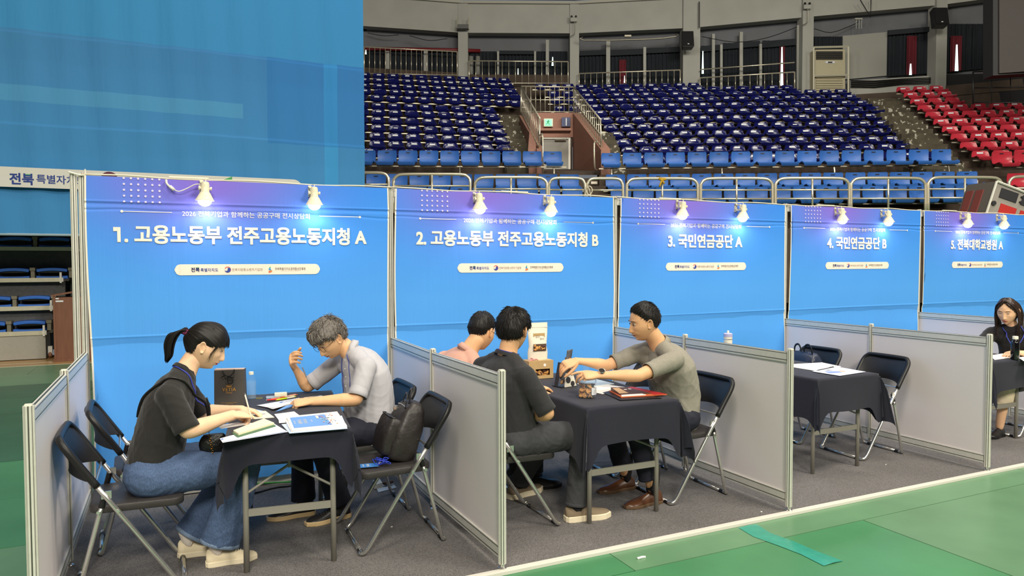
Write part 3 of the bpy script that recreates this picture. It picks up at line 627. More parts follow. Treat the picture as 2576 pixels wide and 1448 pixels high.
# --- railings
def railing(name, label, A0, A1, B0, B1, n, parent_m=m_stain, r=.024, mid=None, cat='railing'):
    """A0,A1 = bottom/top at one end; B0,B1 at the other; n balusters."""
    t = thing(name, label, cat)
    MB().tube([A1, B1], r, 8).obj('top_rail', parent_m, t, smooth=True)
    MB().tube([A0+(A1-A0)*.05, B0+(B1-B0)*.05], r*.7, 6).obj('bottom_rail', parent_m, t, smooth=True)
    if mid: MB().tube([A0+(A1-A0)*mid, B0+(B1-B0)*mid], r*.8, 6).obj('middle_rail', parent_m, t, smooth=True)
    me = None
    for k in range(n+1):
        f = k/n; p0 = A0+(B0-A0)*f; p1 = A1+(B1-A1)*f
        big = k in (0, n)
        MB().tube([p0, p1], r if big else r*.5, 6).obj('post' if big else 'baluster', parent_m, t, smooth=True)
    return t
m_dkr = mat('dark_painted_rail', (70, 64, 56), .4, .5)
railing('guard_railing', 'steel guard railing across the top of the exit passage', AT(1312,284,23), AT(1311,217,23), AT(1443,284,23), AT(1443,219,23), 11, mid=.5)
railing('guard_railing', 'sloping steel railing on the left side of the exit passage', AT(1310,284,23), AT(1311,218,23), AT(1357,374,18.5), AT(1358,298,18.5), 13)
railing('guard_railing', 'sloping steel railing on the right side of the exit passage', AT(1443,284,23), AT(1443,219,23), AT(1513,372,18.5), AT(1510,300,18.5), 15, mid=.45)
for a, lab in (((1358,340,1367,440), 'left'), ((1500,358,1497,428), 'right')):
    o = MB().tube([AT(a[0],a[1],18.3), AT(a[2]-2,a[1]+4,18.0), AT(a[2]-1,a[3]-8,18.0), AT(a[2]+4,a[3],18.2)], .022, 8, smooth=4).obj('grab_rail', m_stain, smooth=True); tag(o, 'bent stainless grab rail at the %s pier of the exit passage' % lab, 'handrail')
# rounded front railings
hoops = [(870,978),(990,1183),(1195,1376),(1381,1472),(1477,1567),(1577,1755),(1763,1943),(1951,2136),(2141,2328),(2335,2520),(2538,2720)]
for k, (xa, xb) in enumerate(hoops):
    t0 = 15.1; yb = 535; yt = 447 if xa > 1500 else 436+ (xa-870)*.012+(.0)
    yt = np.interp((xa+xb)/2, [900, 1080, 1280, 1500, 1700, 2300, 2600], [434, 438, 446, 449, 449, 448, 444])
    t = thing('crowd_railing', 'rounded steel railing before the blue chairs, %s' % ['cut off by the big blue banner', 'above booth banner two near its left edge', 'above the middle of banner two', 'short one left of the stair gap', 'short one closing the stair gap', 'with a yellow ribbon above banner three', 'above the right half of banner three', 'above banner four left half', 'above banner four right half', 'left of the tilted flight case', 'behind the tilted flight case'][k], 'railing', (0,0,0), 0, 'rounded railings along the stand front')
    rr = .9
    def H(x, y): return AT(x, y, t0)
    dx = min(26, (xb-xa)*.2)
    pts = [H(xa, yb), H(xa, yt+22), H(xa+2, yt+12), H(xa+dx*.35, yt+4), H(xa+dx, yt), H((xa+xb)/2, yt-.5), H(xb-dx, yt), H(xb-dx*.35, yt+4), H(xb-2, yt+12), H(xb, yt+22), H(xb, yb)]
    MB().tube(pts, .032, 8, smooth=3).obj('hoop', m_stain, t, smooth=True)
    for yy in (yt+29, yt+51): MB().tube([H(xa, yy), H(xb, yy)], .02, 6).obj('cross_rail', m_stain, t, smooth=True)
    if xb-xa > 120: MB().tube([H((xa+xb)/2, yt), H((xa+xb)/2, yb)], .024, 6).obj('middle_post', m_stain, t, smooth=True)
o = MB().ball(AT(1666,452,15.03), (.06,.03,.04), 8, 5).tube([AT(1666,452,15.03), AT(1661,463,15.0), AT(1659,470,15.02)], .02, 5, smooth=2).tube([AT(1666,452,15.03), AT(1671,462,15.0)], .02, 5).tube([AT(1657,450,15.03), AT(1675,451,15.03)], .03, 5).obj('ribbon', mat('yellow_ribbon', (190, 150, 30), .6), smooth=True); tag(o, 'yellow ribbon knotted on the rounded stand railing', 'ribbon')
o = MB().tube([AT(1475,472,15.03), AT(1484,468,15.0), AT(1490,478,15.0), AT(1484,490,15.0), AT(1476,484,15.0), AT(1474,474,15.03), AT(1482,474,15.0), AT(1486,500,15.02), AT(1482,512,15.02)], .012, 5, smooth=4).obj('rope_coil', m_cable, smooth=True); tag(o, 'pale rope looped on the railing post beside the stair gap', 'rope')

# ------------------------------------------------------------------ upper ring: beam, pillars, bays
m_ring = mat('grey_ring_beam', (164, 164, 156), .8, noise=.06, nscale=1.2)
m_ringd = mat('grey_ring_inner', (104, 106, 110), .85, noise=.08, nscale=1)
m_curt = mat('dark_curtain', (30, 34, 40), .95, noise=.2, nscale=4, stretch=(6, 6, 1))
m_curtr = mat('dark_red_curtain', (96, 26, 36), .9)
m_daysl = mat('daylight_gap', (225, 240, 235), .5, emit=(210, 235, 225), estr=1.6)
RK = [(760, 25.4), (915, 26.2), (1166, 27.0), (1445, 27.1), (1738, 26.5), (2029, 25.36), (2363, 24.2), (2576, 23.2), (2900, 21.6)]   # column x, depth
ZB, ZT, ZC = 10.08, 11.13, 11.2
beam = bpy.data.objects.new('wall_ring', None); COL.objects.link(beam); tag(beam, kind='structure', label='pale grey concrete ring beam around the hall')
FLZ = [8.75, 8.6, 8.55, 8.05, 7.6, 7.3, 7.4, 7.3]
def ringt(px): return float(np.interp(px, [q[0] for q in RK], [q[1] for q in RK]))
def RP(k, off=0., dx=0.): x, t = RK[k]; return AT(x+dx, 400, t+off)
for k in range(len(RK)-1):
    A, B = RP(k), RP(k+1)
    wallbox(A, B, ZB, ZT, .35, 'beam_segment', m_ring, beam)
    wallbox(A+FH*-.12, B+FH*-.12, ZT, ZT+.09, .5, 'cornice', mat('ring_cornice', (170, 168, 156), .7), beam)
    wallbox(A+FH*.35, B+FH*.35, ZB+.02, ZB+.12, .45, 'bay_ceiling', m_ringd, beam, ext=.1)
    wallbox(A, B, FLZ[k]-.35, FLZ[k], .7, 'bay_floor', m_conc, beam)
    wallbox(A+FH*.05, B+FH*.05, FLZ[k]-2.5, FLZ[k]-.3, .3, 'bay_plinth', m_conc, beam)
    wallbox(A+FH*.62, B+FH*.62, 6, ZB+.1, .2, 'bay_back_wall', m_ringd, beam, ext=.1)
# pillars
for k, w in ((2, .36), (3, .34), (4, .62), (5, .38), (6, .36)):
    c = RP(k, -.06); h = w/2
    mb = MB(); q = [c-RH*h, c+RH*h, c+RH*h+FH*.5, c-RH*h+FH*.5]
    zt = ZT if k != 4 else ZT+2
    mb.hexa([np.array([p[0],p[1],6.2]) for p in q]+[np.array([p[0],p[1],zt]) for p in q])
    o = mb.obj('pillar', m_ring); tag(o, kind='structure', label='grey concrete pillar of the ring')
    if k == 4:
        o = MB().tube([AT(1738+21, 4, 26.3), AT(1738+21, 70, 26.3)], .02, 6).obj('drain_pipe', m_blackp); tag(o, 'thin black pipe down the wide grey ring pillar', 'pipe')
# railings of the bays
RR = [(916,118,1150,130,188,192,18,None), (1180,153,1429,155,212,212,15,None), (1457,185,1711,176,222,222,17,None), (1761,196,1999,181,226,226,13,None)]
for j, (x0,y0,x1,y1,yb0,yb1,n,mid) in enumerate(RR):
    t0 = RK[j+1][1]-.25; t1 = RK[j+2][1]-.25
    railing('bay_railing', 'steel railing of the upper ring in the %s bay from the big banner' % ORD[j].replace('lowest','first'), AT(x0,yb0,t0), AT(x0,y0,t0), AT(x1,yb1,t1), AT(x1,y1,t1), n)
    if j == 3:
        o = MB().tube([AT(1762,175,t0), AT(1999,157,t1)], .022, 8).obj('handrail', m_stain, smooth=True); tag(o, 'single raised handrail above the bay railing left of the air conditioner', 'handrail')
# curtains in the bays, sheets with folds
def curtain(x0, x1, yt, yb, t, label, m=m_curt, yt1=None):
    o_ = .40 if m is m_curt else .30; t = ringt(x0)+o_
    A, B = AT(x0, yt, t), AT(x1, yt1 if yt1 else yt, ringt(x1)+o_); Lb = AT(x0, yb, t)[2]
    n = max(8, int(abs(x1-x0)/1.6)); u = np.linspace(0, 1, n); G = []
    for f, zz in ((0, 0), (.12, 0), (.5, 0), (1, 0)):
        row_ = []
        for uu in u:
            P = A+(B-A)*uu; z = P[2]+(Lb-P[2])*f
            ph = uu*n*1.1; w = .035*math.sin(ph)+.015*math.sin(ph*2.3+1)
            row_.append(P+FH*w*(1 if f > .1 else .3)+RH*.015*math.sin(ph*1.7)); row_[-1] = np.array([row_[-1][0], row_[-1][1], z])
        G.append(row_)
    o = MB().grid(np.array(G)).obj('curtain', m, smooth=True); tag(o, label, 'curtain', None); return o
def pelmet(x0, x1, y0, y1, t, label, dy=0):
    t = ringt(x0)+.26; A, B = AT(x0, y0, t), AT(x1, y0+dy, ringt(x1)+.26); z0 = AT(x0, y1, t)[2]
    o = wallbox(A, B, z0, A[2], .09, 'curtain_pelmet', mat('curtain_pelmet', (40, 43, 48), .95)); tag(o, label, 'pelmet'); return o
cs = [(917,970,128,210,28.4,'first dark curtain beside the big blue banner'),(984,1064,128,210,28.6,'dark curtain in the first ring bay, between two posts'),(1078,1148,128,210,28.8,'dark curtain in the first ring bay, at its right end'),
 (1182,1250,129,215,29.2,'dark curtain in the second ring bay, at its left end'),(1256,1343,129,215,29.3,'dark curtain in the second ring bay, in the middle'),(1349,1428,129,215,29.4,'dark curtain in the second ring bay, at its right end'),
 (1458,1526,130,225,29.3,'dark curtain in the third ring bay, at its left end'),(1534,1620,128,225,29.1,'dark curtain in the third ring bay, in the middle'),(1626,1710,122,225,28.9,'dark curtain in the third ring bay, at its right end'),
 (1763,1812,115,230,28.3,'dark curtain in the fourth ring bay, at its left end'),(1818,1912,108,230,28,'dark curtain in the fourth ring bay, in the middle'),(1918,2003,102,230,27.6,'dark curtain in the fourth ring bay, at its right end'),
 (2046,2118,92,130,27,'short dark curtain above the air conditioner'),(2233,2340,76,192,26.5,'dark curtain left of the rightmost pillar'),(2380,2498,60,182,25.6,'dark curtain right of the rightmost pillar'),(2502,2600,55,182,25.2,'dark curtain beside the big dark screen')]
for c in cs: curtain(*c)
for (x0,x1,y0,y1,t,lab,dy) in [(1458,1526,128,140,29.1,'gathered black pelmet, third bay left',-2),(1534,1620,126,140,28.9,'gathered black pelmet, third bay middle',-4),(1626,1710,121,134,28.7,'gathered black pelmet, third bay right',-4),(1763,1812,116,130,28.1,'gathered black pelmet, fourth bay left',-3),(1818,1912,110,124,27.8,'gathered black pelmet, fourth bay middle',-6),(1918,2003,104,120,27.4,'gathered black pelmet, fourth bay right',-6),(2235,2340,76,88,26.3,'gathered black pelmet left of the rightmost pillar',-8),(1256,1343,127,136,29.1,'gathered black pelmet, second bay middle',0)]: pelmet(x0,x1,y0,y1,t,lab,dy)
# slits of daylight between the curtains: the lit window glass itself
for k, (x, w, y0, y1, t) in enumerate([(1303,4,172,205,29.1),(1390,5,143,165,29.2),(920,4,125,136,28.2),(1768,5,128,185,28.1),(1967,7,118,215,27.1),(2291,6,160,188,26.0),(2407,8,112,178,25.15),(1571,3,190,208,28.7)]):
    t = ringt(x)+.22; P = [AT(x-w/2,y1,t), AT(x+w/2,y1,t), AT(x+w*.25,y0,t), AT(x-w*.1,y0,t)]
    o = quadslab(P, FH*.03, 'window_%d' % (k+1), m_daysl, None); tag(o, kind='structure', label='slit of daylit window between curtains')
for (x0, x1, y0, y1, t, lab) in [(1558,1575,150,222,28.85,'third'),(2282,2306,90,188,26.2,'fifth'),(2392,2420,90,180,25.35,'sixth'),(1962,1975,105,225,27.3,'fourth')]:
    curtain(x0, x1, y0, y1, t, 'dark red inner curtain showing in the %s ring bay' % lab, m_curtr)
# mullions / thin posts in bays
for (x, w, y0, y1, t) in [(974,10,128,210,28.3),(1071,10,128,210,28.5),(1377,8,100,215,28.0),(1253,5,129,215,29.1),(1346,5,129,215,29.2),(1530,10,103,222,28.0),(1622,7,118,222,28.6),(1795,7,85,226,27),(1865,8,80,228,26.6),(1815,6,112,230,27.9),(1914,6,110,225,27.5),(2010,9,63,235,25.4),(2499,6,52,180,25)]:
    t = ringt(x)+.2
    q = quadslab([AT(x-w/2,y1,t), AT(x+w/2,y1,t), AT(x+w/2,y0,t), AT(x-w/2,y0,t)], FH*.1, 'trim_3', m_ring, beam)
# grey back wall pieces, white board wall of the fifth bay
o = quadslab([AT(2120,200,ringt(2120)+.45), AT(2232,190,ringt(2232)+.45), AT(2236,80,ringt(2236)+.45), AT(2120,90,ringt(2120)+.45)], FH*.1, 'wall_board', mat('grey_board', (150, 150, 142), .8), beam)
o = quadslab([AT(2138,240,ringt(2138)+.25), AT(2345,235,ringt(2345)+.25), AT(2345,190,ringt(2345)+.25), AT(2138,203,ringt(2138)+.25)], FH*.2, 'wall_base', m_ring, beam)
for k in range(4):
    o = MB().tube([AT(2140,203+5*k,25.15), AT(2200,204+5*k,24.95), AT(2270,199+4*k,24.7), AT(2345,196+4*k,24.4)], .02, 5).obj('cable', m_blackp); tag(o, 'dark cable run %s along the low grey wall right of the air conditioner' % ['uppermost', 'second', 'third', 'lowest'][k], 'cable')
o = MB().tube([AT(1466,93,26.6), AT(1468,101,26.6), AT(1620,99,26.4), AT(1700,92,26.3), AT(1701,86,26.3)], .028, 6, smooth=2).obj('pipe', m_rail, smooth=True); tag(o, 'grey conduit hung under the beam of the third ring bay', 'pipe')
o = MB().box((-.12,-.06,-.03),(.12,.06,.03)).xf(M4(np.stack([RH,FH,[0,0,1]],1), AT(1579,91,26.3))).obj('junction_box', m_rail); tag(o, 'small grey box on the conduit under the third bay beam', 'box')
for (pts, lab) in [([(925,83),(965,90),(1003,88)], 'first'), ([(1030,90),(1080,102),(1125,97)], 'second'), ([(1765,92),(1850,106),(1930,95),(2005,68)], 'fourth bay'), ([(2048,72),(2090,82),(2140,65),(2160,55)], 'fifth bay')]:
    o = MB().tube([AT(x,y,26.5 if x<1700 else 25.2) for x, y in pts], .012, 5, smooth=3).obj('cable', m_blackp); tag(o, 'thin cable sagging under the ring beam, %s one from the blue banner' % lab, 'cable')
o = MB().tube([AT(916,122,26.5), AT(1150,126,27.2), AT(1208,128,27.35)], .07, 8).obj('pipe', mat('dark_red_pipe', (110, 30, 34), .5), smooth=True); tag(o, 'dark red pipe along the back of the first ring bay', 'pipe')
for k, x in enumerate((1185, 1202)):
    o = MB().tube([AT(x,142,27.3), AT(x,200,27.3)], .09, 8).obj('pipe', mat('grey_pipe', (130,130,124), .6), smooth=True); tag(o, 'thick pale vertical pipe at the left end of the second bay, %s one' % ('left','right')[k], 'pipe')
# roof and truss line
m_roof = mat('dark_roof', (52, 54, 62), .9, noise=.2, nscale=.6)
A = AT(600, 400, 25.8); 
mb = MB(); K = [RP(k, -.1) for k in range(len(RK))]; T = []
for P in K: T.append([np.array([P[0],P[1],ZT+.12]), np.array([P[0]-FH[0]*5, P[1]-FH[1]*5, 13.4]), np.array([P[0]-FH[0]*14, P[1]-FH[1]*14, 15.2]), np.array([P[0]-FH[0]*46, P[1]-FH[1]*46, 15.8])])
o = mb.grid(np.array(T), thick=-.1).obj('ceiling', m_roof); tag(o, kind='structure', label='dark arena roof')
# side and rear hall walls, off frame, closing the arena
for nm, A, B in (('wall_left', AT(600,400,25)-RH*0, CAMP+RH*-14+FH*-19), ('wall_right', AT(2900,400,21.6), CAMP+RH*26+FH*-19), ('wall_rear', CAMP+RH*-14+FH*-20, CAMP+RH*26+FH*-20)):
    o = wallbox(A, B, 0, 16, .3, nm, mat('hall_wall', (128, 124, 114), .85)); tag(o, kind='structure', label='hall wall outside the picture')
# speakers on the pillars
def speaker(px, py, w, h, t, label):
    c = AT(px, py, t); W = w*t/FPX; H = h*t/FPX; R = np.stack([RH, FH, [0,0,1]], 1)@rotx(-.22)
    s = thing('loudspeaker', label, 'speaker', c); 
    MB().hexa([(-W*.42,.28,-H/2),(-W*.5,0,-H/2),(W*.5,0,-H/2),(W*.42,.28,-H/2),(-W*.42,.28,H/2),(-W*.5,0,H/2),(W*.5,0,H/2),(W*.42,.28,H/2)]).xf(M4(R)).obj('cabinet', m_blackp, s, bevel=.01)
    MB().box((-W*.44,-.012,-H*.46),(W*.44,0,H*.46)).xf(M4(R)).obj('grille', mat('speaker_grille', (14,14,15), .8), s)
    MB().box((-.03,-.018,-H*.38),(.03,-.012,-H*.33)).xf(M4(R)).obj('badge', m_stick, s)
    MB().tube([R@np.array([0,.25,.1]), R@np.array([0,.5,.1])], .03, 6).obj('wall_bracket', m_blackp, s)
speaker(1731, 97, 29, 41, 25.75, 'black loudspeaker on the wide grey pillar')
speaker(2368, 40, 36, 46, 23.45, 'black loudspeaker at the top of the rightmost pillar')
# lamp box on the first pillar and grey boxes on others
t = thing('wall_floodlight', 'grey floodlight box in a U bracket on the leftmost ring pillar', 'light', AT(1165, 60, 26.7)); R = np.stack([RH, FH, [0,0,1]], 1)
MB().box((-.2,-.12,-.2),(.2,.1,-.05)).xf(M4(R)).obj('housing', mat('floodlight_grey', (92, 92, 90), .6), t); 
for sx in (-1, 1): MB().box((sx*.2-.02,-.05,-.2),(sx*.2+.02,0,.22)).xf(M4(R)).obj('bracket_arm', m_rail, t)
for k, (x, y, t0) in enumerate([(1443,50,26.9),(2029,18,25.2)]):
    t = thing('junction_box', 'pale box with small round lamps and a drooping cable on the %s ring pillar' % ('second','fourth')[k], 'box', AT(x,y,t0))
    MB().box((-.12,-.08,-.08),(.12,.0,.06)).xf(M4(R)).obj('case', m_ring, t)
    MB().ball(R@np.array([-.08,-.06,.10]), .045, 8, 6).ball(R@np.array([.08,-.06,.10]), .045, 8, 6).obj('lamp_head', m_blackp, t)
    MB().tube([R@np.array([.03,-.03,-.08]), R@np.array([.04,-.03,-.4]), R@np.array([-.0,-.03,-.55]), R@np.array([-.15,-.03,-.62])], .012, 5, smooth=3).obj('cable', m_rail, t)
# air conditioner
t = thing('air_conditioner', 'tall cream floor-standing air conditioner in a steel frame on the upper ring', 'appliance', (0,0,0)); ta = 24.9
m_ac = mat('aged_cream_metal', (176, 168, 140), .6, noise=.05)
quadslab([AT(2050,238,ta), AT(2126,238,ta), AT(2126,124,ta), AT(2050,124,ta)], FH*.4, 'cabinet', m_ac, t)
quadslab([AT(2053,150,ta-.02), AT(2120,150,ta-.02), AT(2120,129,ta-.02), AT(2053,129,ta-.02)], FH*.02, 'outlet_recess', m_blackp, t)
for k in range(4): quadslab([AT(2053,134+5*k,ta-.05), AT(2120,134+5*k,ta-.05), AT(2120,132.3+5*k,ta-.03), AT(2053,132.3+5*k,ta-.03)], FH*.02, 'louver', m_rail, t)
for k in range(7): quadslab([AT(2053,197+6*k,ta-.04), AT(2120,197+6*k,ta-.04), AT(2120,193.5+6*k,ta-.02), AT(2053,193.5+6*k,ta-.02)], FH*.02, 'intake_louver', m_ac, t)
quadslab([AT(2077,159,ta-.03), AT(2100,159,ta-.03), AT(2100,154,ta-.03), AT(2077,154,ta-.03)], FH*.03, 'control_panel', m_stick, t)
quadslab([AT(2083,158,ta-.04), AT(2094,158,ta-.04), AT(2094,155,ta-.04), AT(2083,155,ta-.04)], FH*.01, 'display', m_blackp, t)
fr = MB()
for a, b in (((2047,240),(2047,119)),((2047,119),(2134,117)),((2134,117),(2134,240)),((2047,191),(2134,189))): fr.tube([AT(*a,ta-.12), AT(*b,ta-.12)], .035, 4)
fr.obj('frame', mat('frame_cream', (190,186,164), .6), t)
# big dark screen and black structure at the right edge
t = thing('video_screen', 'huge dark screen panel cut off at the upper right corner', 'screen', (0,0,0))
quadslab([AT(2514,184,19), AT(2680,172,18.4), AT(2680,-60,18.4), AT(2514,-60,19)], FH*.3, 'panel', mat('dark_screen', (64, 58, 56), .6), t)
quadslab([AT(2498,190,19.1), AT(2690,178,18.5), AT(2690,-70,18.5), AT(2498,-70,19.1)], FH*.4, 'frame', mat('screen_frame', (40, 40, 42), .6), t)
o = quadslab([AT(2372,262,24.3), AT(2640,262,22.9), AT(2640,180,22.9), AT(2372,188,24.3)], FH*.3, 'wall_2', mat('black_backing', (34, 34, 36), .9), None); tag(o, kind='structure')
railing('guard_railing', 'black guard railing under the dark screen', AT(2448,262,20), AT(2448,180,20), AT(2640,262,19.2), AT(2640,176,19.2), 4, m_blackp, mid=.5)
# wires / steel at the top
o = MB().tube([AT(2164,0,24.5), AT(2190,43,24.5), AT(2191,-5,24.5)], .02, 5).obj('hanging_wire', m_blackp); tag(o, 'pair of thin black hanger wires meeting below the ring beam', 'wire')
o = MB().box((-.25,-.05,0),(.0,.05,.05)).box((-.2,-.01,-.3),(-.18,.01,0)).box((-.1,-.01,-.3),(-.08,.01,0)).box((-.02,-.01,-.3),(.0,.01,0)).xf(M4(R, AT(2168,50,24.8))).obj('bracket', m_ring); tag(o, 'small pale three-pronged bracket under the fifth bay beam', 'bracket')

# ------------------------------------------------------------------ huge stage banner on the left
def big_mat():
    m = bpy.data.materials.new('stage_banner_print'); m.use_nodes = True; nt = m.node_tree; b = nt.nodes['Principled BSDF']; L = nt.links.new
    b.inputs['Roughness'].default_value = .8; b.inputs['Specular IOR Level'].default_value = .2
    tc = nt.nodes.new('ShaderNodeTexCoord'); sp = nt.nodes.new('ShaderNodeSeparateXYZ'); L(tc.outputs['Object'], sp.inputs[0])
    def rng_(ax, lo, hi, soft=.01):
        a = nt.nodes.new('ShaderNodeMapRange'); a.inputs[1].default_value = lo; a.inputs[2].default_value = lo+soft; L(sp.outputs[ax], a.inputs[0])
        c = nt.nodes.new('ShaderNodeMapRange'); c.inputs[1].default_value = hi; c.inputs[2].default_value = hi+soft; c.inputs[3].default_value = 1; c.inputs[4].default_value = 0; L(sp.outputs[ax], c.inputs[0])
        m_ = nt.nodes.new('ShaderNodeMath'); m_.operation = 'MULTIPLY'; L(a.outputs[0], m_.inputs[0]); L(c.outputs[0], m_.inputs[1]); return m_.outputs[0]
    gx = nt.nodes.new('ShaderNodeMapRange'); gx.inputs[1].default_value = -2; gx.inputs[2].default_value = 3.7; L(sp.outputs['X'], gx.inputs[0])
    gz = nt.nodes.new('ShaderNodeMapRange'); gz.inputs[1].default_value = 5.2; gz.inputs[2].default_value = 3.0; L(sp.outputs['Z'], gz.inputs[0])
    mx = nt.nodes.new('ShaderNodeMix'); mx.data_type = 'RGBA'; L(gx.outputs[0], mx.inputs[0]); mx.inputs[6].default_value = (*lin((62, 122, 168)), 1); mx.inputs[7].default_value = (*lin((54, 114, 172)), 1)
    my = nt.nodes.new('ShaderNodeMix'); my.data_type = 'RGBA'; L(gz.outputs[0], my.inputs[0]); L(mx.outputs[2], my.inputs[6]); my.inputs[7].default_value = (*lin((64, 132, 186)), 1)
    cur = my.outputs[2]
    for ax, lo, hi, ax2, lo2, hi2, col, f in (('X', -6, 1.61, 'Z', 3.985, 4.225, (78, 144, 186), .7), ('X', 2.95, 3.18, 'Z', -1, 5.05, (60, 146, 204), .8), ('X', -20, 20, 'Z', 5.05, 30, (54, 138, 190), .55), ('X', 2.0, 20, 'Z', 3.6, 5.05, (34, 104, 172), .4)):
        a = rng_(ax, lo, hi); c = rng_(ax2, lo2, hi2); k = nt.nodes.new('ShaderNodeMath'); k.operation = 'MULTIPLY'; L(a, k.inputs[0]); L(c, k.inputs[1])
        k2 = nt.nodes.new('ShaderNodeMath'); k2.operation = 'MULTIPLY'; L(k.outputs[0], k2.inputs[0]); k2.inputs[1].default_value = f
        n = nt.nodes.new('ShaderNodeMix'); n.data_type = 'RGBA'; L(k2.outputs[0], n.inputs[0]); L(cur, n.inputs[6]); n.inputs[7].default_value = (*lin(col), 1); cur = n.outputs[2]
    L(cur, b.inputs['Base Color'])
    nz = nt.nodes.new('ShaderNodeTexNoise'); nz.inputs['Scale'].default_value = 2.4; mp = nt.nodes.new('ShaderNodeMapping'); mp.inputs['Scale'].default_value = (3.4, 1, .5); mp.inputs['Rotation'].default_value = (0, .12, 0); L(tc.outputs['Object'], mp.inputs[0]); L(mp.outputs[0], nz.inputs['Vector'])
    bp = nt.nodes.new('ShaderNodeBump'); bp.inputs['Strength'].default_value = .22; bp.inputs['Distance'].default_value = .05; L(nz.outputs['Fac'], bp.inputs['Height']); L(bp.outputs[0], b.inputs['Normal'])
    return m
BY = 7.6
t = thing('stage_banner', 'huge blue fabric banner hanging above and left of the booths', 'banner', (0, BY, 0))
xs = np.linspace(-4.5, 3.66, 170); zs = np.sort(np.concatenate([np.linspace(2.02, 7.2, 130), np.linspace(3.60, 3.74, 22), np.linspace(4.94, 5.08, 22)]))
X, Z = np.meshgrid(xs, zs)
Yb = .012*np.sin(X*5.1+.6*np.sin(Z*1.3))*np.clip((Z-2)*.5, .25, 1)+.012*np.sin(X*12.3+Z*.7)
s1 = 5.02+.02*(X-1)**2*.2; s2 = 3.66+.0*X
for zc in (5.03, 3.68): 
    zz = zc+.012*np.sin(X*1.4); Yb += -.022*np.clip((zz-Z)/.03, 0, 1)*np.clip((Z-zz+.42)/.38, 0, 1)
MB().grid(np.stack([X+.0*Z, Yb, Z], -1)).obj('fabric', big_mat(), t, smooth=True)
MB().tube([(-4.5,0,2.01),(3.66,0,2.0)], .02, 6).obj('hem', mat('banner_hem', (150,170,180), .7), t)
mb = MB(); r = .148; x0, x1, zc = -6, 2.55, 2.85; pts = [(-4.4, zc+r), (-4.4, zc-r)]+[(x1-r+r*math.cos(a), zc+r*math.sin(a)) for a in np.linspace(-PI/2, PI/2, 16)]
m_pilld = mat('pill_grey', (206, 204, 196), .75)
poly(mb, pts[::-1], -.10); mb.obj('logo_strip', m_pilld, t)
MMb = lambda x, z: M4(FACE_Y, (x, -.103, z))
m_nvy = mat('logo_dark_navy', (34, 58, 132), .7)
letters('logo_lettering', '전북', .30, .17, m_nvy, t, MMb(-1.50, 2.825), bold=.035)
letters('logo_lettering', '특별자치도', .63, .135, m_nvy, t, MMb(-1.0, 2.835), bold=.016)
mb = MB(); poly(mb, [(-1.46, 2.90), (-1.36, 2.90), (-1.385, 2.875), (-1.43, 2.875)], -.104); mb.obj('logo_emblem', m_grn, t)
mb = MB(); poly(mb, [(-.36+.11*math.cos(a), 2.90+.09*math.sin(a)) for a in np.linspace(0, PI, 14)], -.104); mb.obj('logo_emblem', mat('maroon', (90, 36, 62), .7), t)
mb = MB(); poly(mb, [(1.26, 2.93), (1.42, 3.0), (1.42, 2.93)], -.104); mb.obj('logo_emblem', m_grn, t)

# ------------------------------------------------------------------ folded retractable stand at the left and the lectern
m_pl = mat('platform_edge_metal', (206, 200, 178), .4, .5, noise=.06); m_box = mat('grey_end_panel', (160, 158, 148), .5, noise=.04); m_dk = mat('dark_grey_riser', (84, 84, 84), .7, noise=.12)
rs = thing('retractable_stand', 'folded retractable seating stand with metal platform edges behind the left wall', 'stand', (0, 0, 0))
F0 = 8.6
lv = [(1.785, 1.84, -.985, F0+.45, 'top'), (1.262, 1.32, -1.17, F0+.28, 'second'), (.80, .86, -1.30, F0+.14, 'third'), (.40, .46, -1.39, F0, 'lowest')]
for z0, z1, x1, y, n in lv:
    MB().box((-4.2, y, z0), (x1-.06, y+.06, z1+.01)).obj('platform_edge', m_pl, rs)
    MB().box((x1-.06, y-.004, z0), (x1, y+.05, z1+.012)).obj('end_cap', m_alu, rs)
    MB().box((-4.2, y+.06, z1-.02), (x1, y+.9, z1)).obj('platform', m_blackp, rs)
    MB().box((x1-.03, y+.05, z0+.01), (x1, y+.9, z1)).obj('side_arm', m_alu, rs)
    MB().box((x1+.0, y+.42, z0), (x1+.03, y+.46, z1+.20)).obj('guard_bracket', m_alu, rs)
    MB().box((x1-.05, y-.02, z0-.02), (x1-.02, y+.02, z1+.10)).obj('latch', m_alu, rs)
for (z0, z1, x1, y) in ((1.32, 1.78, -1.0, F0+.62), (.86, 1.27, -1.17, F0+.46), (.46, .80, -1.29, F0+.3)):
    MB().box((-4.2, y, z0), (x1, y+.1, z1)).obj('riser', m_dk, rs)
MB().box((-4.2, F0+.02, .01), (-1.41, F0+.5, .40)).obj('end_panel', m_box, rs)
o = MB().box((-4.2, F0+1.5, .0), (3.4, F0+1.6, 3.2)).obj('wall_4', mat('dark_backing', (40, 44, 42), .9)); tag(o, kind='structure', label='dark stand body behind the platforms')
o = MB().box((-1.15, F0+1.0, .5), (-.3, F0+1.05, 1.5)).obj('trim_4', mat('green_grey_panel', (78, 84, 80), .7)); tag(o, kind='structure')
for x in (-1.36, -1.26):
    MB().lathe([(.0,-.02),(.045,-.02),(.045,.02),(0,.02)], (x, F0+.12, .06), 14, axis=(1,0,0)).obj('roller', mat('brown_roller', (150, 100, 70), .6), rs); MB().box((x-.03, F0+.10, .08), (x+.03, F0+.18, .20)).obj('roller_housing', m_alu, rs)
m_fs = mat('folded_blue_seat', (44, 104, 196), .4)
rows = [(1.84, F0+.45, [(-2.35,), (-1.77,), (-1.13-.40,)], 'top'), ]
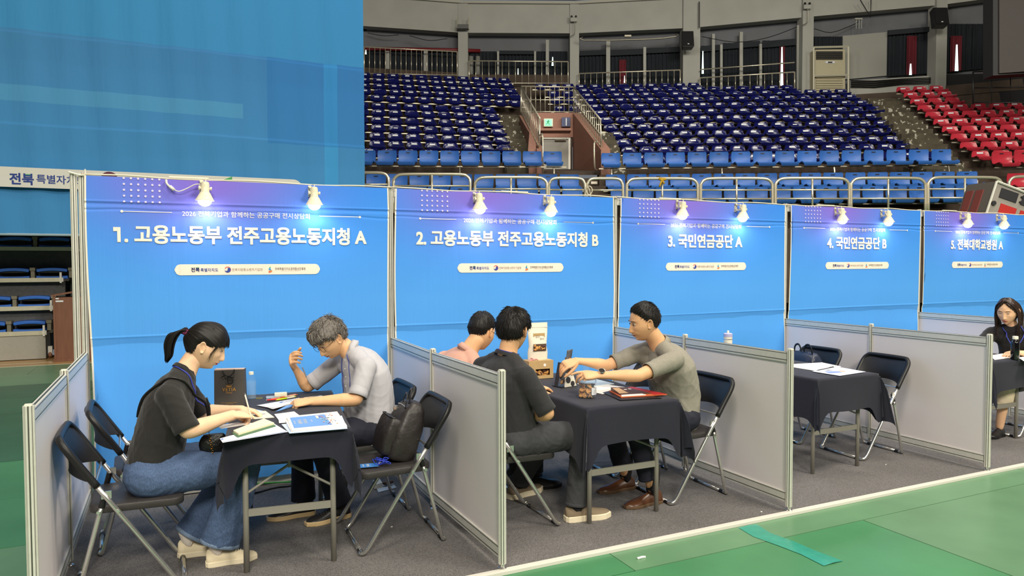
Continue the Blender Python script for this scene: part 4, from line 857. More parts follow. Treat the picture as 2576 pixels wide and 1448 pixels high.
def folded(xc, y, z, lab, grp):
    t = thing('folded_chair', lab, 'seat', (xc, y+.18, z), 0, grp)
    for dz, th, nm in ((.035, .052, 'seat_pad'), (.145, .052, 'back_shell')):
        u = np.linspace(-1, 1, 13); G = []
        for v in np.linspace(-1, 1, 7):
            G.append([(uu*.225, v*.16, dz+ (.022 if nm == 'back_shell' else .0)*(1-uu*uu)-(.0 if nm=='back_shell' else .012*(1-uu*uu))) for uu in u])
        MB().grid(np.array(G), thick=th).obj(nm, m_fs, t, smooth=False, bevel=.010)
    MB().box((-.2,-.12,.088), (.2,.12,.150)).obj('inner_gap', m_blackp, t)
    MB().box((-.21,-.10,.0), (.21,.14,.03)).obj('under_frame', m_blackp, t)
    return t
fl = [('top', 1.85, F0+.47, [-2.4, -1.90, -1.315]), ('second', 1.33, F0+.30, [-2.36, -1.87, -1.36]), ('third', .87, F0+.16, [-2.55, -2.09, -1.585]), ('lowest', .47, F0+.02, [-2.70, -2.15, -1.62])]
fl = [('top', 1.85, F0+.47, [-2.41, -1.86, -1.31]), ('second', 1.33, F0+.30, [-2.42, -1.88, -1.335]), ('third', .87, F0+.16, [-2.66, -2.12, -1.575]), ('lowest', .47, F0+.02, [-2.72, -2.18, -1.63])]
for n, z, y, xs_ in fl:
    for j, x in enumerate(xs_):
        folded(x, y, z, 'folded blue seat on the %s platform of the retractable stand, %s' % (n, ['outermost left', 'second from the stand end', 'nearest the stand end'][j]), 'folded seats on the retractable stand')
        MB().box((x+.245, y+.02, z+.0), (x+.30, y+.2, z+.14)).box((x+.235, y-.0, z+.12), (x+.31, y+.2, z+.17)).obj('hinge_arm', mat('hinge_grey', (122, 116, 100), .5, .3), rs)
m_wood = mat('walnut_laminate', (116, 76, 56), .45, noise=.14, nscale=5, stretch=(6, 6, .7))
t = thing('lectern', 'walnut brown wooden lectern cabinet beside the retractable stand', 'lectern', (-1.03, F0-.45, 0), 0)
MB().box((-.19,-.0,.04),(.55,.34,1.03)).obj('body', m_wood, t)
MB().box((-.215,-.015,0),(.56,.35,.045)).obj('plinth', m_wood, t)
MB().box((-.20,-.02,.045),(-.17,.0,1.06)).obj('edge_post', m_wood, t)
MB().hexa([(-.22,-.03,1.045),(.56,-.03,1.18),(.56,.36,1.18),(-.22,.36,1.045),(-.22,-.03,1.07),(.56,-.03,1.21),(.56,.36,1.21),(-.22,.36,1.07)]).obj('sloping_top', m_wood, t)
MB().box((-.165,-.006,1.00),(-.12,.0,1.02)).obj('paper_label', m_stick, t); MB().box((-.165,-.006,.955),(-.06,.0,.98)).obj('paper_label', m_stick, t)

# ------------------------------------------------------------------ tilted flight case at the far right
cc = thing('flight_case', 'tilted grey flight case with black cut-outs and red panels beside the railing', 'case', (0,0,0))
tc0 = 11.0; P = [AT(2476,545,tc0), AT(2640,602,tc0), AT(2668,520,tc0), AT(2505,456,tc0)]
n = FH*.5+RH*-.12
m_case = mat('case_grey', (150, 144, 136), .55, .1); m_cb = mat('case_black', (40, 40, 44), .5); m_cr = mat('case_red', (180, 40, 36), .5)
quadslab(P, n, 'body', mat('case_side', (96, 90, 86), .6), cc)
U = (P[1]-P[0]); Vv = (P[3]-P[0]); nf = -FH*.012
def face(u0, v0, u1, v1, nm, m, off=1):
    q = [P[0]+U*u+Vv*v+nf*off for u, v in ((u0,v0),(u1,v0),(u1,v1),(u0,v1))]; quadslab(q, FH*.012, nm, m, cc)
face(0, 0, 1, 1, 'front_plate', m_case, 1)
for i in range(3): face(.10+i*.33, .62, .36+i*.33, .88, 'black_cutout', m_cb, 2)
for i in range(3): face(.16+i*.30, .08, .40+i*.30, .48, 'red_panel', m_cr, 2)
for (a, b) in ((.055, .42), (.415, .82), (.415, .68)):
    MB().lathe([(0,0),(.035 if a < .1 else .015,0),(.035 if a < .1 else .015,.02),(0,.02)], P[0]+U*a+Vv*b+nf*3, 14, axis=tuple(FH)).obj('round_hole', m_cb, cc)
for a, b in ((P[0],P[3]),(P[3],P[2]),(P[0],P[1])): MB().tube([a+nf*2, b+nf*2], .018, 6).obj('edge_profile', m_alu, cc)
for k in range(2):
    q = P[0]+n*(.3+.35*k); MB().hexa([q+Vv*.1-RH*.004, q+Vv*.1+n*.25-RH*.004, q+Vv*.8+n*.25-RH*.004, q+Vv*.8-RH*.004, q+Vv*.1-RH*.02, q+Vv*.1+n*.25-RH*.02, q+Vv*.8+n*.25-RH*.02, q+Vv*.8-RH*.02]).obj('side_panel', mat('case_dull_red', (120, 60, 56), .6), cc)
# steel trestle that carries the tilted case
q0, q1 = AT(2500, 600, tc0), AT(2640, 640, tc0); zb = min(P[1][2], P[0][2])-.02
tr = thing('equipment_trestle', 'dark steel trestle carrying the tilted flight case behind banner five', 'stand', (0, 0, 0))
c4 = [P[0]+RH*.12, P[1]-RH*.05, P[1]-RH*.05+n, P[0]+RH*.12+n]
MB().hexa([np.array([p[0], p[1], zb-.05]) for p in c4]+[np.array([p[0], p[1], zb]) for p in c4]).obj('deck', m_blackp, tr)
for p in c4: MB().tube([np.array([p[0], p[1], -.002]), np.array([p[0], p[1], zb-.05])], .025, 8).obj('leg', m_rail, tr)
w = P[0]+RH*.14; MB().hexa([np.array([p[0], p[1], zb]) for p in (w, w+RH*.1, w+RH*.1+n, w+n)]+[np.array([p[0], p[1], P[0][2]-.06]) for p in (w, w+RH*.1, w+RH*.1+n, w+n)]).obj('wedge', m_blackp, tr)
# ================================================================== FURNITURE
m_vinyl_r = m_black
def chair_parts():
    d = []
    h = .215
    # long frame: inverted U from the front floor bar up to the back top
    top, fx = np.array([-.275, 0, .775]), .22
    def J(s, f): return np.array([fx+(top[0]-fx)*f, s*h*(1-.0*f), .012+(top[2]-.012)*f])
    pts = [np.array([fx+.012,-h+.05,.012]), np.array([fx+.015,-h+.012,.014]), J(-1,.035), J(-1,.2), J(-1,.74), J(-1,.93), J(-1,.985)+[0,.02,0], J(-1,1)+[0,.07,0], J(1,1)+[0,-.07,0], J(1,.985)+[0,-.02,0], J(1,.93), J(1,.74), J(1,.2), J(1,.035), np.array([fx+.015,h-.012,.014]), np.array([fx+.012,h-.05,.012])]
    lo = pts[:5]; hi = pts[11:]
    mb = MB().tube(pts[:5], .0115, 10, smooth=4).tube(pts[11:], .0115, 10, smooth=4).tube([pts[0], pts[-1]], .0115, 10)
    d.append(('front_leg_frame', mb.mesh('front_leg_frame', m_chrome, True)))
    # sleeve: black covered upper loop
    up = [J(-1,.70), J(-1,.8), J(-1,.93), J(-1,.985)+[0,.025,0], J(-1,1.0)+[0,.08,0], J(1,1.0)+[0,-.08,0], J(1,.985)+[0,-.025,0], J(1,.93), J(1,.8), J(1,.70)]
    d.append(('back_rim', MB().tube(up, .0165, 10, smooth=4).mesh('back_rim', m_blackp, True)))
    # back plate with the swept-back lower lip
    G = []; 
    for v in np.linspace(0, 1, 13):
        f = 1.0-.01-v*.27; row_ = []
        for u in np.linspace(-1, 1, 17):
            edge = (1-u*u); ww = h-.004-(.05*max(0, (v-.0)*0))
            fz = f-(-.055*edge if v > .99 else 0)
            P = J(1, f)*[1,0,1]; y = u*ww
            bulge = -(.035+.10*v**1.8)*edge**.8
            drop = .06*edge*(v**3)          # concave lower edge
            row_.append([P[0]+bulge*.9, y, P[2]+drop*.5-.0-(.012 if v == 0 else 0)*(abs(u) > .8)])
        G.append(row_)
    d.append(('backrest', MB().grid(np.array(G), thick=.009).mesh('backrest', m_black, True, 60)))
    # rear legs
    r0 = np.array([-.225, 0, .012]); r1 = np.array([-.098, 0, .50])
    def K(s, f): return np.array([r0[0]+(r1[0]-r0[0])*f, s*(h-.012-.035*(1-f)*0), .012+(r1[2]-.012)*f])
    w = h-.028
    pts = [np.array([r0[0]-.01,-w+.05,.012]), np.array([r0[0]-.012,-w+.01,.014]), K(-1,.05)*[1,0,1]+[0,-w,0], K(-1,.5)*[1,0,1]+[0,-w-.004,0], K(-1,.9)*[1,0,1]+[0,-w-.006,0]]
    pm = [p*[1,-1,1] for p in pts]
    d.append(('rear_leg_frame', MB().tube(pts, .0105, 10, smooth=4).tube(pm, .0105, 10, smooth=4).tube([pts[0], pm[0]], .0105, 10).mesh('rear_leg_frame', m_chrome, True)))
    for s in (-1, 1): d.append(('leg_sleeve', MB().tube([K(s,.88)*[1,0,1]+[0,s*(w+.006),0], K(s,1.0)*[1,0,1]+[0,s*(w+.006),0]], .0135, 8).mesh('leg_sleeve', m_blackp, True, 50)))
    mb = MB()
    for s in (-1, 1):
        mb.box((-.112,s*(h)-.004*s-.003,.485),(-.070,s*(h)-.004*s+.003,.520)).lathe([(0,0),(.007,0),(.007,.005),(0,.005)], (-.100, s*(h+.000), .502), 10, axis=(0,s,0))
        mb.lathe([(0,0),(.008,0),(.008,.006),(0,.006)], (-.045, s*(h+.008), .425), 10, axis=(0,s,0)).lathe([(0,0),(.008,0),(.008,.006),(0,.006)], (-.125, s*(h-.008), .425), 10, axis=(0,s,0))
    mb.tube([(-.135,-h,.555),(-.135,h,.555)], .006, 8)
    d.append(('hinge', mb.mesh('hinge', m_chrome)))
    for s in (-1, 1):
        for x in (fx+.012, r0[0]-.01): d.append(('rubber_foot', MB().tube([(x, s*(h-.075 if x > 0 else w-.07), .010), (x, s*(h-.045 if x > 0 else w-.04), .010)], .014, 8).mesh('rubber_foot', m_blackp, True, 50)))
    # seat: rounded trapezoid pad
    out = []; cr = .055
    x0, x1, w0, w1 = -.165, .235, .190, .190
    for cx, cy, a0 in ((x1-cr, w1-cr, 0), (x0+cr, w0-cr, PI/2), (x0+cr, -w0+cr, PI), (x1-cr, -w1+cr, 1.5*PI)):
        for a in np.linspace(a0, a0+PI/2, 7): out.append((cx+cr*math.cos(a), cy+cr*math.sin(a)))
    out = np.array(out); c = out.mean(0); L = []
    for sc, z in ((.90,.408),(.985,.408),(1.0,.414),(1.0,.436),(.985,.443),(.93,.447),(.7,.445),(.35,.442),(.02,.441)):
        q = c+(out-c)*sc; L.append(np.c_[q, np.full(len(q), z)+(.006*((q[:,0]-c[0])/.2)*(-1))])
    G = np.array(L); mb = MB().grid(G, wrap=True); n = len(out); mb.add(G[0], [tuple(range(n-1,-1,-1))]); mb.add(G[-1], [tuple(range(n))])
    d.append(('seat', mb.mesh('seat', mat('seat_vinyl', (52, 49, 48), .45, noise=.1, nscale=50, bump=.15, bscale=260), True, 45)))
    return d
CP = chair_parts()
def chair(x, y, face, label, scale=1.):
    t = thing('folding_chair', label, 'chair', (x, y, .012), face, 'folding chairs in the booths')
    for nm, me in CP: put(nm, me, t)
    return t
FX = PI
chair(.305, -1.33, .02, 'black folding chair the ponytailed woman sits on')
chair(.36, -.73, .05, 'empty black folding chair behind the ponytailed woman, near the banner')
chair(1.635, -1.33, FX-.02, 'black folding chair carrying the black backpack and a blue name badge')
chair(1.60, -.78, FX+.02, 'black folding chair the grey-haired man sits on')
chair(2.32, -1.40, .03, 'black folding chair under the man in the black T-shirt')
chair(2.34, -.80, 0, 'black folding chair under the man in the pink shirt')
chair(3.62, -1.40, FX-.02, 'black folding chair under the man in the grey polo shirt')
chair(3.62, -.75, FX, 'folding chair behind the man in the grey polo, half hidden by the table')
chair(5.62, -1.22, FX-.04, 'empty black folding chair nearest the aisle in booth three')
chair(5.56, -.62, FX+.02, 'black folding chair with the dark handbag on it in booth three')
chair(7.47, -1.3, FX, 'folding chair under the long-haired woman at the right edge')

def table(cx, cy, yaw, Lx, Ly, label, drop, seed, corners):
    t = thing('folding_table', label, 'table', (cx, cy, .012), yaw, 'folding tables in the booths')
    MB().box((-Lx/2, -Ly/2, .692), (Lx/2, Ly/2, .716)).obj('tabletop', m_white, t)
    gx = Lx/2-.085
    for sx in (-1, 1):
        for sy in (-1, 1): MB().tube([(sx*gx, sy*(Ly/2-.11), 0), (sx*gx, sy*(Ly/2-.11), .692)], .0145, 12).obj('leg', m_grey, t, smooth=True)
    for sy in (-1, 1):
        y = sy*(Ly/2-.11); MB().hexa([(-gx,y-.006,.285),(gx,y-.006,.285),(gx,y+.006,.285),(-gx,y+.006,.285),(-gx,y-.006,.322),(gx,y-.006,.322),(gx,y+.006,.322),(-gx,y+.006,.322)]).obj('crossbar', m_grey, t)
        MB().tube([(-gx,y,.40),(-.0,y+sy*-.10,.505)], .007, 6).tube([(gx,y,.40),(.0,y+sy*-.10,.505)], .007, 6).tube([(0,y+sy*-.10,.49),(0,y+sy*-.10,.53)], .009, 8).tube([(0,y+sy*-.10,.52),(0,y+sy*-.28,.69)], .007, 6).obj('brace', m_grey, t)
    # cloth: flat top, folded sides, hanging pointed corners
    dx, dy = drop; n = 110
    us = np.concatenate([np.linspace(-Lx/2-dx, -Lx/2, 26)[:-1], np.linspace(-Lx/2, Lx/2, 30), np.linspace(Lx/2, Lx/2+dx, 26)[1:]])
    vs = np.concatenate([np.linspace(-Ly/2-dy, -Ly/2, 26)[:-1], np.linspace(-Ly/2, Ly/2, 44), np.linspace(Ly/2, Ly/2+dy, 26)[1:]])
    G = np.zeros((len(us), len(vs), 3)); zt = .722; e = .003
    for i, u in enumerate(us):
        for j, v in enumerate(vs):
            au, av = max(0, abs(u)-Lx/2), max(0, abs(v)-Ly/2); su, sv = np.sign(u), np.sign(v)
            r = math.hypot(au, av); bx, by = np.clip(u, -Lx/2, Lx/2), np.clip(v, -Ly/2, Ly/2)
            soft = .006*math.exp(-((min(Lx/2-abs(bx), Ly/2-abs(by)))/.01)**1) if r == 0 else 0
            if r == 0: G[i,j] = (u, v, zt+.0012*math.sin(u*17+seed)*math.sin(v*13)-soft*.5); continue
            if au > 0 and av > 0:
                ph = math.atan2(av, au); b = math.sin(2*ph); amp = corners
                fold = math.sin(ph*6+seed)*.022*min(1, r/.12)
                out = (amp*r*b**1.3); tx, ty = -math.sin(ph-PI/4*0), math.cos(ph)
                ox = su*(e+out*.72*(.8+.2*math.cos(ph))+abs(fold)*.5); oy = sv*(e+out*.72+fold*.6+ .02*b*min(1, r/.1))
                G[i,j] = (bx+ox, by+oy, zt-.006-r*(1+((math.hypot(dx,dy)/dx-1)*.9*math.cos(ph)**2+(math.hypot(dx,dy)/dy-1)*.9*math.sin(ph)**2)*(1-b*.75)-.06*b)); continue
            w = .006+.015*min(1, r/.2); hyp = math.hypot(dx, dy)
            kx = (hyp/dx-1)*.9*math.exp(-(max(0, Ly/2-abs(v))/.055)**2); ky = (hyp/dy-1)*.9*math.exp(-(max(0, Lx/2-abs(u))/.055)**2)
            if au > 0:
                k = .5+.5*math.sin(v*11+seed); cu = math.exp(-((Ly/2-abs(v))/.07)**2); off = e+.02*r/.2*k+.012*cu*math.sin(r*30)*0
                sag = .012*math.sin(v*5+seed)*r/.2
                G[i,j] = (bx+su*off, v, zt-.006-r*(1+kx)+sag*.5)
            else:
                k = .5+.5*math.sin(u*9+seed*2); off = e+.018*r/.2*k
                sag = .010*math.sin(u*8+seed)*r/.2
                G[i,j] = (u, by+sv*off, zt-.006-r*(1+ky)+sag*.5)
    o = MB().grid(G).obj('tablecloth', m_navy, None, smooth=True); o.location = (cx, cy, .012); o.rotation_euler = (0, 0, yaw)
    return t, o
TBL = [(1.09, -1.03, -.11, .60, 1.16, (.29, .135), .5, .22, 'under the booklets in booth one'),
       (2.99, -1.12, .0, .66, 1.26, (.30, .22), 2.1, .24, 'with the cookie packages in booth two'),
       (4.99, -1.02, .0, .64, 1.16, (.30, .24), 4.4, .24, 'in the empty booth three'),
       (6.98, -1.03, .0, .64, 1.16, (.26, .24), 1.3, .34, 'in front of the long-haired woman')]
for cx, cy, yw, lx, ly, dr_, sd, cn, lb in TBL:
    t, o = table(cx, cy, yw, lx, ly, 'grey steel folding table '+lb, dr_, sd, cn)
    tag(o, 'navy cloth draped over the table '+lb, 'tablecloth', 'navy tablecloths')
# ================================================================== PEOPLE
def fused(parts, voxel, smooth_it=4):
    """Join closed shapes into one continuous surface; returns (verts, faces)."""
    mb = MB()
    for f in parts: f(mb)
    me = mb.mesh('tmp', m_white); o = bpy.data.objects.new('tmp', me); COL.objects.link(o)
    r = o.modifiers.new('r', 'REMESH'); r.mode = 'VOXEL'; r.voxel_size = voxel; r.adaptivity = 0
    if smooth_it:
        s = o.modifiers.new('s', 'SMOOTH'); s.factor = .5; s.iterations = smooth_it
    dg = bpy.context.evaluated_depsgraph_get(); dg.update()
    m2 = bpy.data.meshes.new_from_object(o.evaluated_get(dg)); bpy.data.objects.remove(o)
    n = len(m2.vertices); co = np.empty(n*3); m2.vertices.foreach_get('co', co)
    nn = np.empty(n*3); m2.vertices.foreach_get('normal', nn)
    F = [tuple(p.vertices) for p in m2.polygons]; bpy.data.meshes.remove(m2)
    return co.reshape(-1, 3), F, nn.reshape(-1, 3)
def loft(mb, rings, mi=0):       # rings: list of (center, a-vector, b-vector); elliptical sections with rounded ends
    n = 20; V = []; ang = np.linspace(0, 2*PI, n, endpoint=False)
    for c, a, b in rings: V.append(np.array(c)+np.outer(np.cos(ang), a)+np.outer(np.sin(ang), b))
    k = len(V); V = np.concatenate(V)
    F = [(i*n+j, i*n+(j+1)%n, (i+1)*n+(j+1)%n, (i+1)*n+j) for i in range(k-1) for j in range(n)]+[tuple(range(n-1,-1,-1)), tuple((k-1)*n+j for j in range(n))]
    # orientation
    c0 = np.cross(rings[0][1], rings[0][2]); d = np.array(rings[1][0])-np.array(rings[0][0])
    if c0@d < 0: F = [f[::-1] for f in F]
    mb.add(V, F, mi)
def limb(P, R, flat=None, up=None, k=6, endcap=True):
    """tapered limb through joints P with radii R (optionally flattened along `up`)"""
    P = np.asarray(P, float); Q = catmull(P, k); t = np.linspace(0, len(P)-1, len(Q)); r = np.interp(t, range(len(P)), R); fl = np.interp(t, range(len(P)), flat) if flat is not None else np.ones(len(Q))
    def f(mb):
        T = np.gradient(Q, axis=0); T /= np.linalg.norm(T, axis=1)[:, None]
        u = np.array(up if up is not None else ([0,0,1.] if abs(T[0][2]) < .85 else [1.,0,0]), float); rings = []
        for i in range(len(Q)):
            u = u-T[i]*(u@T[i]); u /= np.linalg.norm(u); s = np.cross(T[i], u); rings.append((Q[i], s*r[i], u*r[i]*fl[i]))
        if endcap:
            pre = [(Q[0]-T[0]*r[0]*math.sin(a), rings[0][1]*math.cos(a), rings[0][2]*math.cos(a)) for a in (1.35, .95, .5)]
            post = [(Q[-1]+T[-1]*r[-1]*math.sin(a), rings[-1][1]*math.cos(a), rings[-1][2]*math.cos(a)) for a in (.5, .95, 1.35)]
            rings[:] = pre+rings+post
        loft(mb, rings)
    return f
def ell(c, r, M=None):
    return lambda mb: mb.ball(c, r, 18, 12, M=M)
def put_mesh(name, V, F, mats, parent, mi=None, smooth=True):
    me = bpy.data.meshes.new(name); me.from_pydata(V.tolist(), [], F)
    for m in (mats if isinstance(mats, list) else [mats]): me.materials.append(m)
    if mi is not None: me.polygons.foreach_set('material_index', mi)
    me.polygons.foreach_set('use_smooth', [smooth]*len(F)); me.update()
    return put(name, me, parent)
def wrinkle(V, N, amp, seed, sc=1., axis=None):
    a = rng_w(seed); out = np.zeros(len(V))
    W = V+.03*np.stack([np.sin(V[:,1]*17*sc+a[0]), np.sin(V[:,2]*15*sc+a[1]), np.sin(V[:,0]*19*sc+a[2])], 1)
    for k in range(5):
        d = a[3+k*3:6+k*3]; d = d/np.linalg.norm(d); f = (22+16*k)*sc
        s = np.sin(W@d*f+a[20+k]); out += (1-np.abs(s))**3*(1/(1+.45*k))
    out = out/2.2-.35
    m = .5+.5*np.sin(V[:,0]*7+a[1])*np.sin(V[:,2]*8+a[2])*np.sin(V[:,1]*6+a[0])
    return V+N*(amp*out*(.35+.9*m))[:, None]
def rng_w(seed): return np.random.default_rng(seed).uniform(-1, 1, 40)*3

# ---------------------------------------------------------------- head
def sphere_dirs(nu=120, nv=90):
    th = np.linspace(0, PI, nv+1)[1:-1]; ph = np.linspace(0, 2*PI, nu, endpoint=False); D = [(0,0,1.)]
    for t in th:
        for p in ph: D.append((math.sin(t)*math.cos(p), math.sin(t)*math.sin(p), math.cos(t)))
    D.append((0,0,-1.)); D = np.array(D); m = nv-1
    F = [(0, 1+j, 1+(j+1)%nu) for j in range(nu)]
    F += [(1+i*nu+j, 1+(i+1)*nu+j, 1+(i+1)*nu+(j+1)%nu, 1+i*nu+(j+1)%nu) for i in range(m-1) for j in range(nu)]
    e = len(D)-1; F += [(e, 1+(m-1)*nu+(j+1)%nu, 1+(m-1)*nu+j) for j in range(nu)]
    return D, F
def skull(D, fat=0., jaw=1.):
    """Head form in head space: +y face, +z up, +x its right... metres."""
    x, y, z = D[:,0], D[:,1], D[:,2]
    R = np.stack([x*.0765, np.where(y > 0, y*.094, y*.102), np.where(z > 0, z*.112, z*.116)], 1)
    lo = np.clip(-R[:,2]/.116, 0, 1)
    R[:,0] *= 1-.30*lo**1.6*jaw+fat*lo*.4
    # the back of the skull tucks in towards the nape, the face keeps its depth down to the chin
    back = R[:,1] < 0; R[:,1] = np.where(back, R[:,1]*(1-.62*lo**1.2), R[:,1]*(1-.06*lo)+.012*lo*(y > .1))
    # flatten the face plane
    fz = np.clip((y-.55)/.45, 0, 1); R[:,1] -= .006*fz*np.exp(-((R[:,2]-.01)/.05)**2)
    R[:,0] *= 1+.03*np.exp(-((R[:,2]+.025)/.03)**2)*(y > 0)
    return R
def G2(x, z, cx, cz, sx, sz): return np.exp(-((x-cx)/sx)**2-((z-cz)/sz)**2)
def face_features(R, D, female=False, smile=0.):
    x, z = R[:,0], R[:,2]; f = np.clip((D[:,1]-.25)/.35, 0, 1); ax = np.abs(x); d = np.zeros(len(R))
    nose = .88 if not female else .80
    br = np.clip((.022-z)/.052, 0, 1)*(z > -.042)+(z <= -.042)*np.exp(-((z+.042)/.006)**2)
    d += nose*.023*np.clip(br, 0, 1)**1.15*np.exp(-(x/(.0088+.004*np.clip(br,0,1)))**2)*np.where(z < .024, 1, np.exp(-((z-.024)/.012)**2))
    d += nose*.007*G2(ax, z, .0125, -.037, .006, .007)                # nostril wings
    d -= .0095*G2(ax, z, .031, .010, .015, .010); d += .006*G2(ax, z, .031, .009, .0115, .0062)   # socket and lid
    d += .0045*G2(ax, z, .030, .031, .020, .007)                       # brow
    d += .004*G2(ax, z, .046, -.018, .016, .017)                       # cheekbone
    d += .0065*G2(x, z, 0, -.0585, .019, .0048)+.0072*G2(x, z, 0, -.0705, .016, .0055)-.0045*G2(x, z, 0, -.0645, .021, .0022)
    d += .003*G2(x, z, 0, -.055, .03, .015)
    d -= .004*G2(x, z, 0, -.081, .018, .005); d += .008*G2(x, z, 0, -.098, .018, .012)
    d -= .003*G2(x, z, 0, -.050, .003, .005)
    d += smile*.004*G2(ax, z, .034, -.05, .012, .014)-smile*.003*G2(ax, z, .026, -.062, .004, .008)
    R = R.copy(); R[:,1] += d*f
    R[:,2] -= .004*f*G2(x, z, 0, -.1, .03, .02)
    return R
def head_geo(female=False, fat=0., smile=0.):
    D, F = sphere_dirs(132, 110); R = face_features(skull(D, fat), D, female, smile)
    x, z = R[:,0], R[:,2]; front = D[:,1] > .3
    lipw = .021*(1-.0*np.abs(z)); lip = front & (((np.abs(x)/.022)**2+((z+.0645)/(.0105))**2) < 1)
    mi = [1 if all(lip[i] for i in f) else 0 for f in F]
    mb = MB(); mb.add(R, F); mb.m = mi
    for s in (-1, 1):      # ears: rim, hollow and lobe
        G = []
        for r_, out in ((.02,.0075),(.35,.0065),(.62,.009),(.80,.0165),(.93,.0190),(1.0,.0165),(.99,.010),(.80,.0),(.55,-.006)):
            ring = []
            for a in np.linspace(0, 2*PI, 22, endpoint=False):
                c, q = math.cos(a), math.sin(a); ring.append([s*(.0695+out*(1-.25*(q < -.3))+.007*(-c)*r_), -.006+c*.0175*r_*(1 if q > -.2 else .8)-.005*q*r_, -.004+q*(.032 if q > 0 else .029)*r_])
            G.append(ring)
        mb.grid(np.array(G), wrap=True); mb.add(G[0], [tuple(range(22))])
    return mb
HMB = {}
def head_base(key, **k):
    if key not in HMB: HMB[key] = head_geo(**k)
    return HMB[key]

def hair_cap(style, seed, thick=.012, res=(200, 80)):
    """Hair shell grown from the crown; ridges follow the combing direction."""
    D, F = sphere_dirs(*res)
    # pole tilted to the crown (back of the top)
    T = rotx({'long': -.1, 'pony': 1.27}.get(style, .42)); Dw = D@T.T
    S = skull(Dw); ph = np.arctan2(D[:,1], D[:,0]); th = np.arccos(np.clip(D[:,2], -1, 1))
    a = rng_w(seed)
    strand = np.zeros(len(D))
    for k, (fq, am) in enumerate(((23, 1.), (41, .8), (67, .6), (97, .4))): strand += am*np.sin(ph*fq+a[k]*3+ (2.2+a[k+4])*np.sin(th*2.1+a[k+8])+.7*np.sin(ph*5+a[k]))
    strand /= 2.8
    x, y, z = Dw[:,0], Dw[:,1], Dw[:,2]; az = np.arctan2(np.abs(x), y)   # 0 front, pi back
    if style in ('short', 'crop', 'grey', 'mop'):
        hl = np.interp(az, [0, .5, .9, 1.25, 1.5, 1.8, 2.3, PI], [.70, .62, .52, .30, .06, -.22, -.42, -.50] if style != 'mop' else [.50,.45,.35,.1,-.1,-.28,-.48,-.55])
        if style == 'grey': hl = np.interp(az, [0, .5, .9, 1.25, 1.5, 1.8, 2.3, PI], [.30, .30, .30, .14, .0, -.2, -.4, -.48])
    elif style == 'pony':
        hl = np.interp(az, [0, .45, .8, 1.1, 1.4, 1.7, 2.2, PI], [.30, .26, .14, .08, .06, -.12, -.45, -.60])
    else: hl = np.interp(az, [0, .15, .5, .9, 1.2, 1.5, 2., PI], [.80, .76, .56, .26, -.05, -.3, -.8, -.9])
    hl = hl+.035*np.sin(ph*37+a[9])+.03*np.sin(ph*61+a[10])
    m = np.clip((z-hl)/.10, 0, 1); m = m*m*(3-2*m)
    th_ = thick*(1+.55*np.clip(z, 0, 1)+(.5*np.clip(y, 0, 1)*(style in ('grey', 'mop'))))
    fade = np.clip((z-hl)/.45, .12, 1) if style in ('short', 'crop') else np.clip((z-hl)/.15, .45, 1)
    if style in ('short', 'crop'): fade = fade*(.5+.5*np.clip((z+.1)/.7, 0, 1))
    lump = .12*np.sin(ph*3+a[12])+.10*np.sin(th*5+ph*2+a[13])
    off = (th_*fade*(1+lump)+.0016*strand*np.clip(fade, .4, 1)*(1 if style != 'grey' else 1.7))*m-.007*(1-m)
    for s in (-1, 1):      # the hair parts around the ears
        e = np.exp(-(np.arccos(np.clip(Dw@unit([s, -.10, -.06 if style != 'pony' else -.13]), -1, 1))/(.30 if style != 'pony' else .36))**4)*(style != 'long'); off = off*(1-e)-.005*e
    R = S+Dw*off[:, None]
    return R, F, Dw, S, hl
def tufts(mb, roots, dirs, lens, r=.0022, droop=.3, n=4):
    for p, d, l in zip(roots, dirs, lens):
        d = unit(d); pts = [p, p+d*l*.5+[0,0,-droop*l*.08], p+d*l+[0,0,-droop*l*.4]]
        mb.tube(pts, [r, r*.8, r*.15], n, cap=False)

def basis(face, up):
    f = unit(face); r = unit(np.cross(f, np.asarray(up, float))); u = np.cross(r, f); return np.stack([r, f, u], 1)

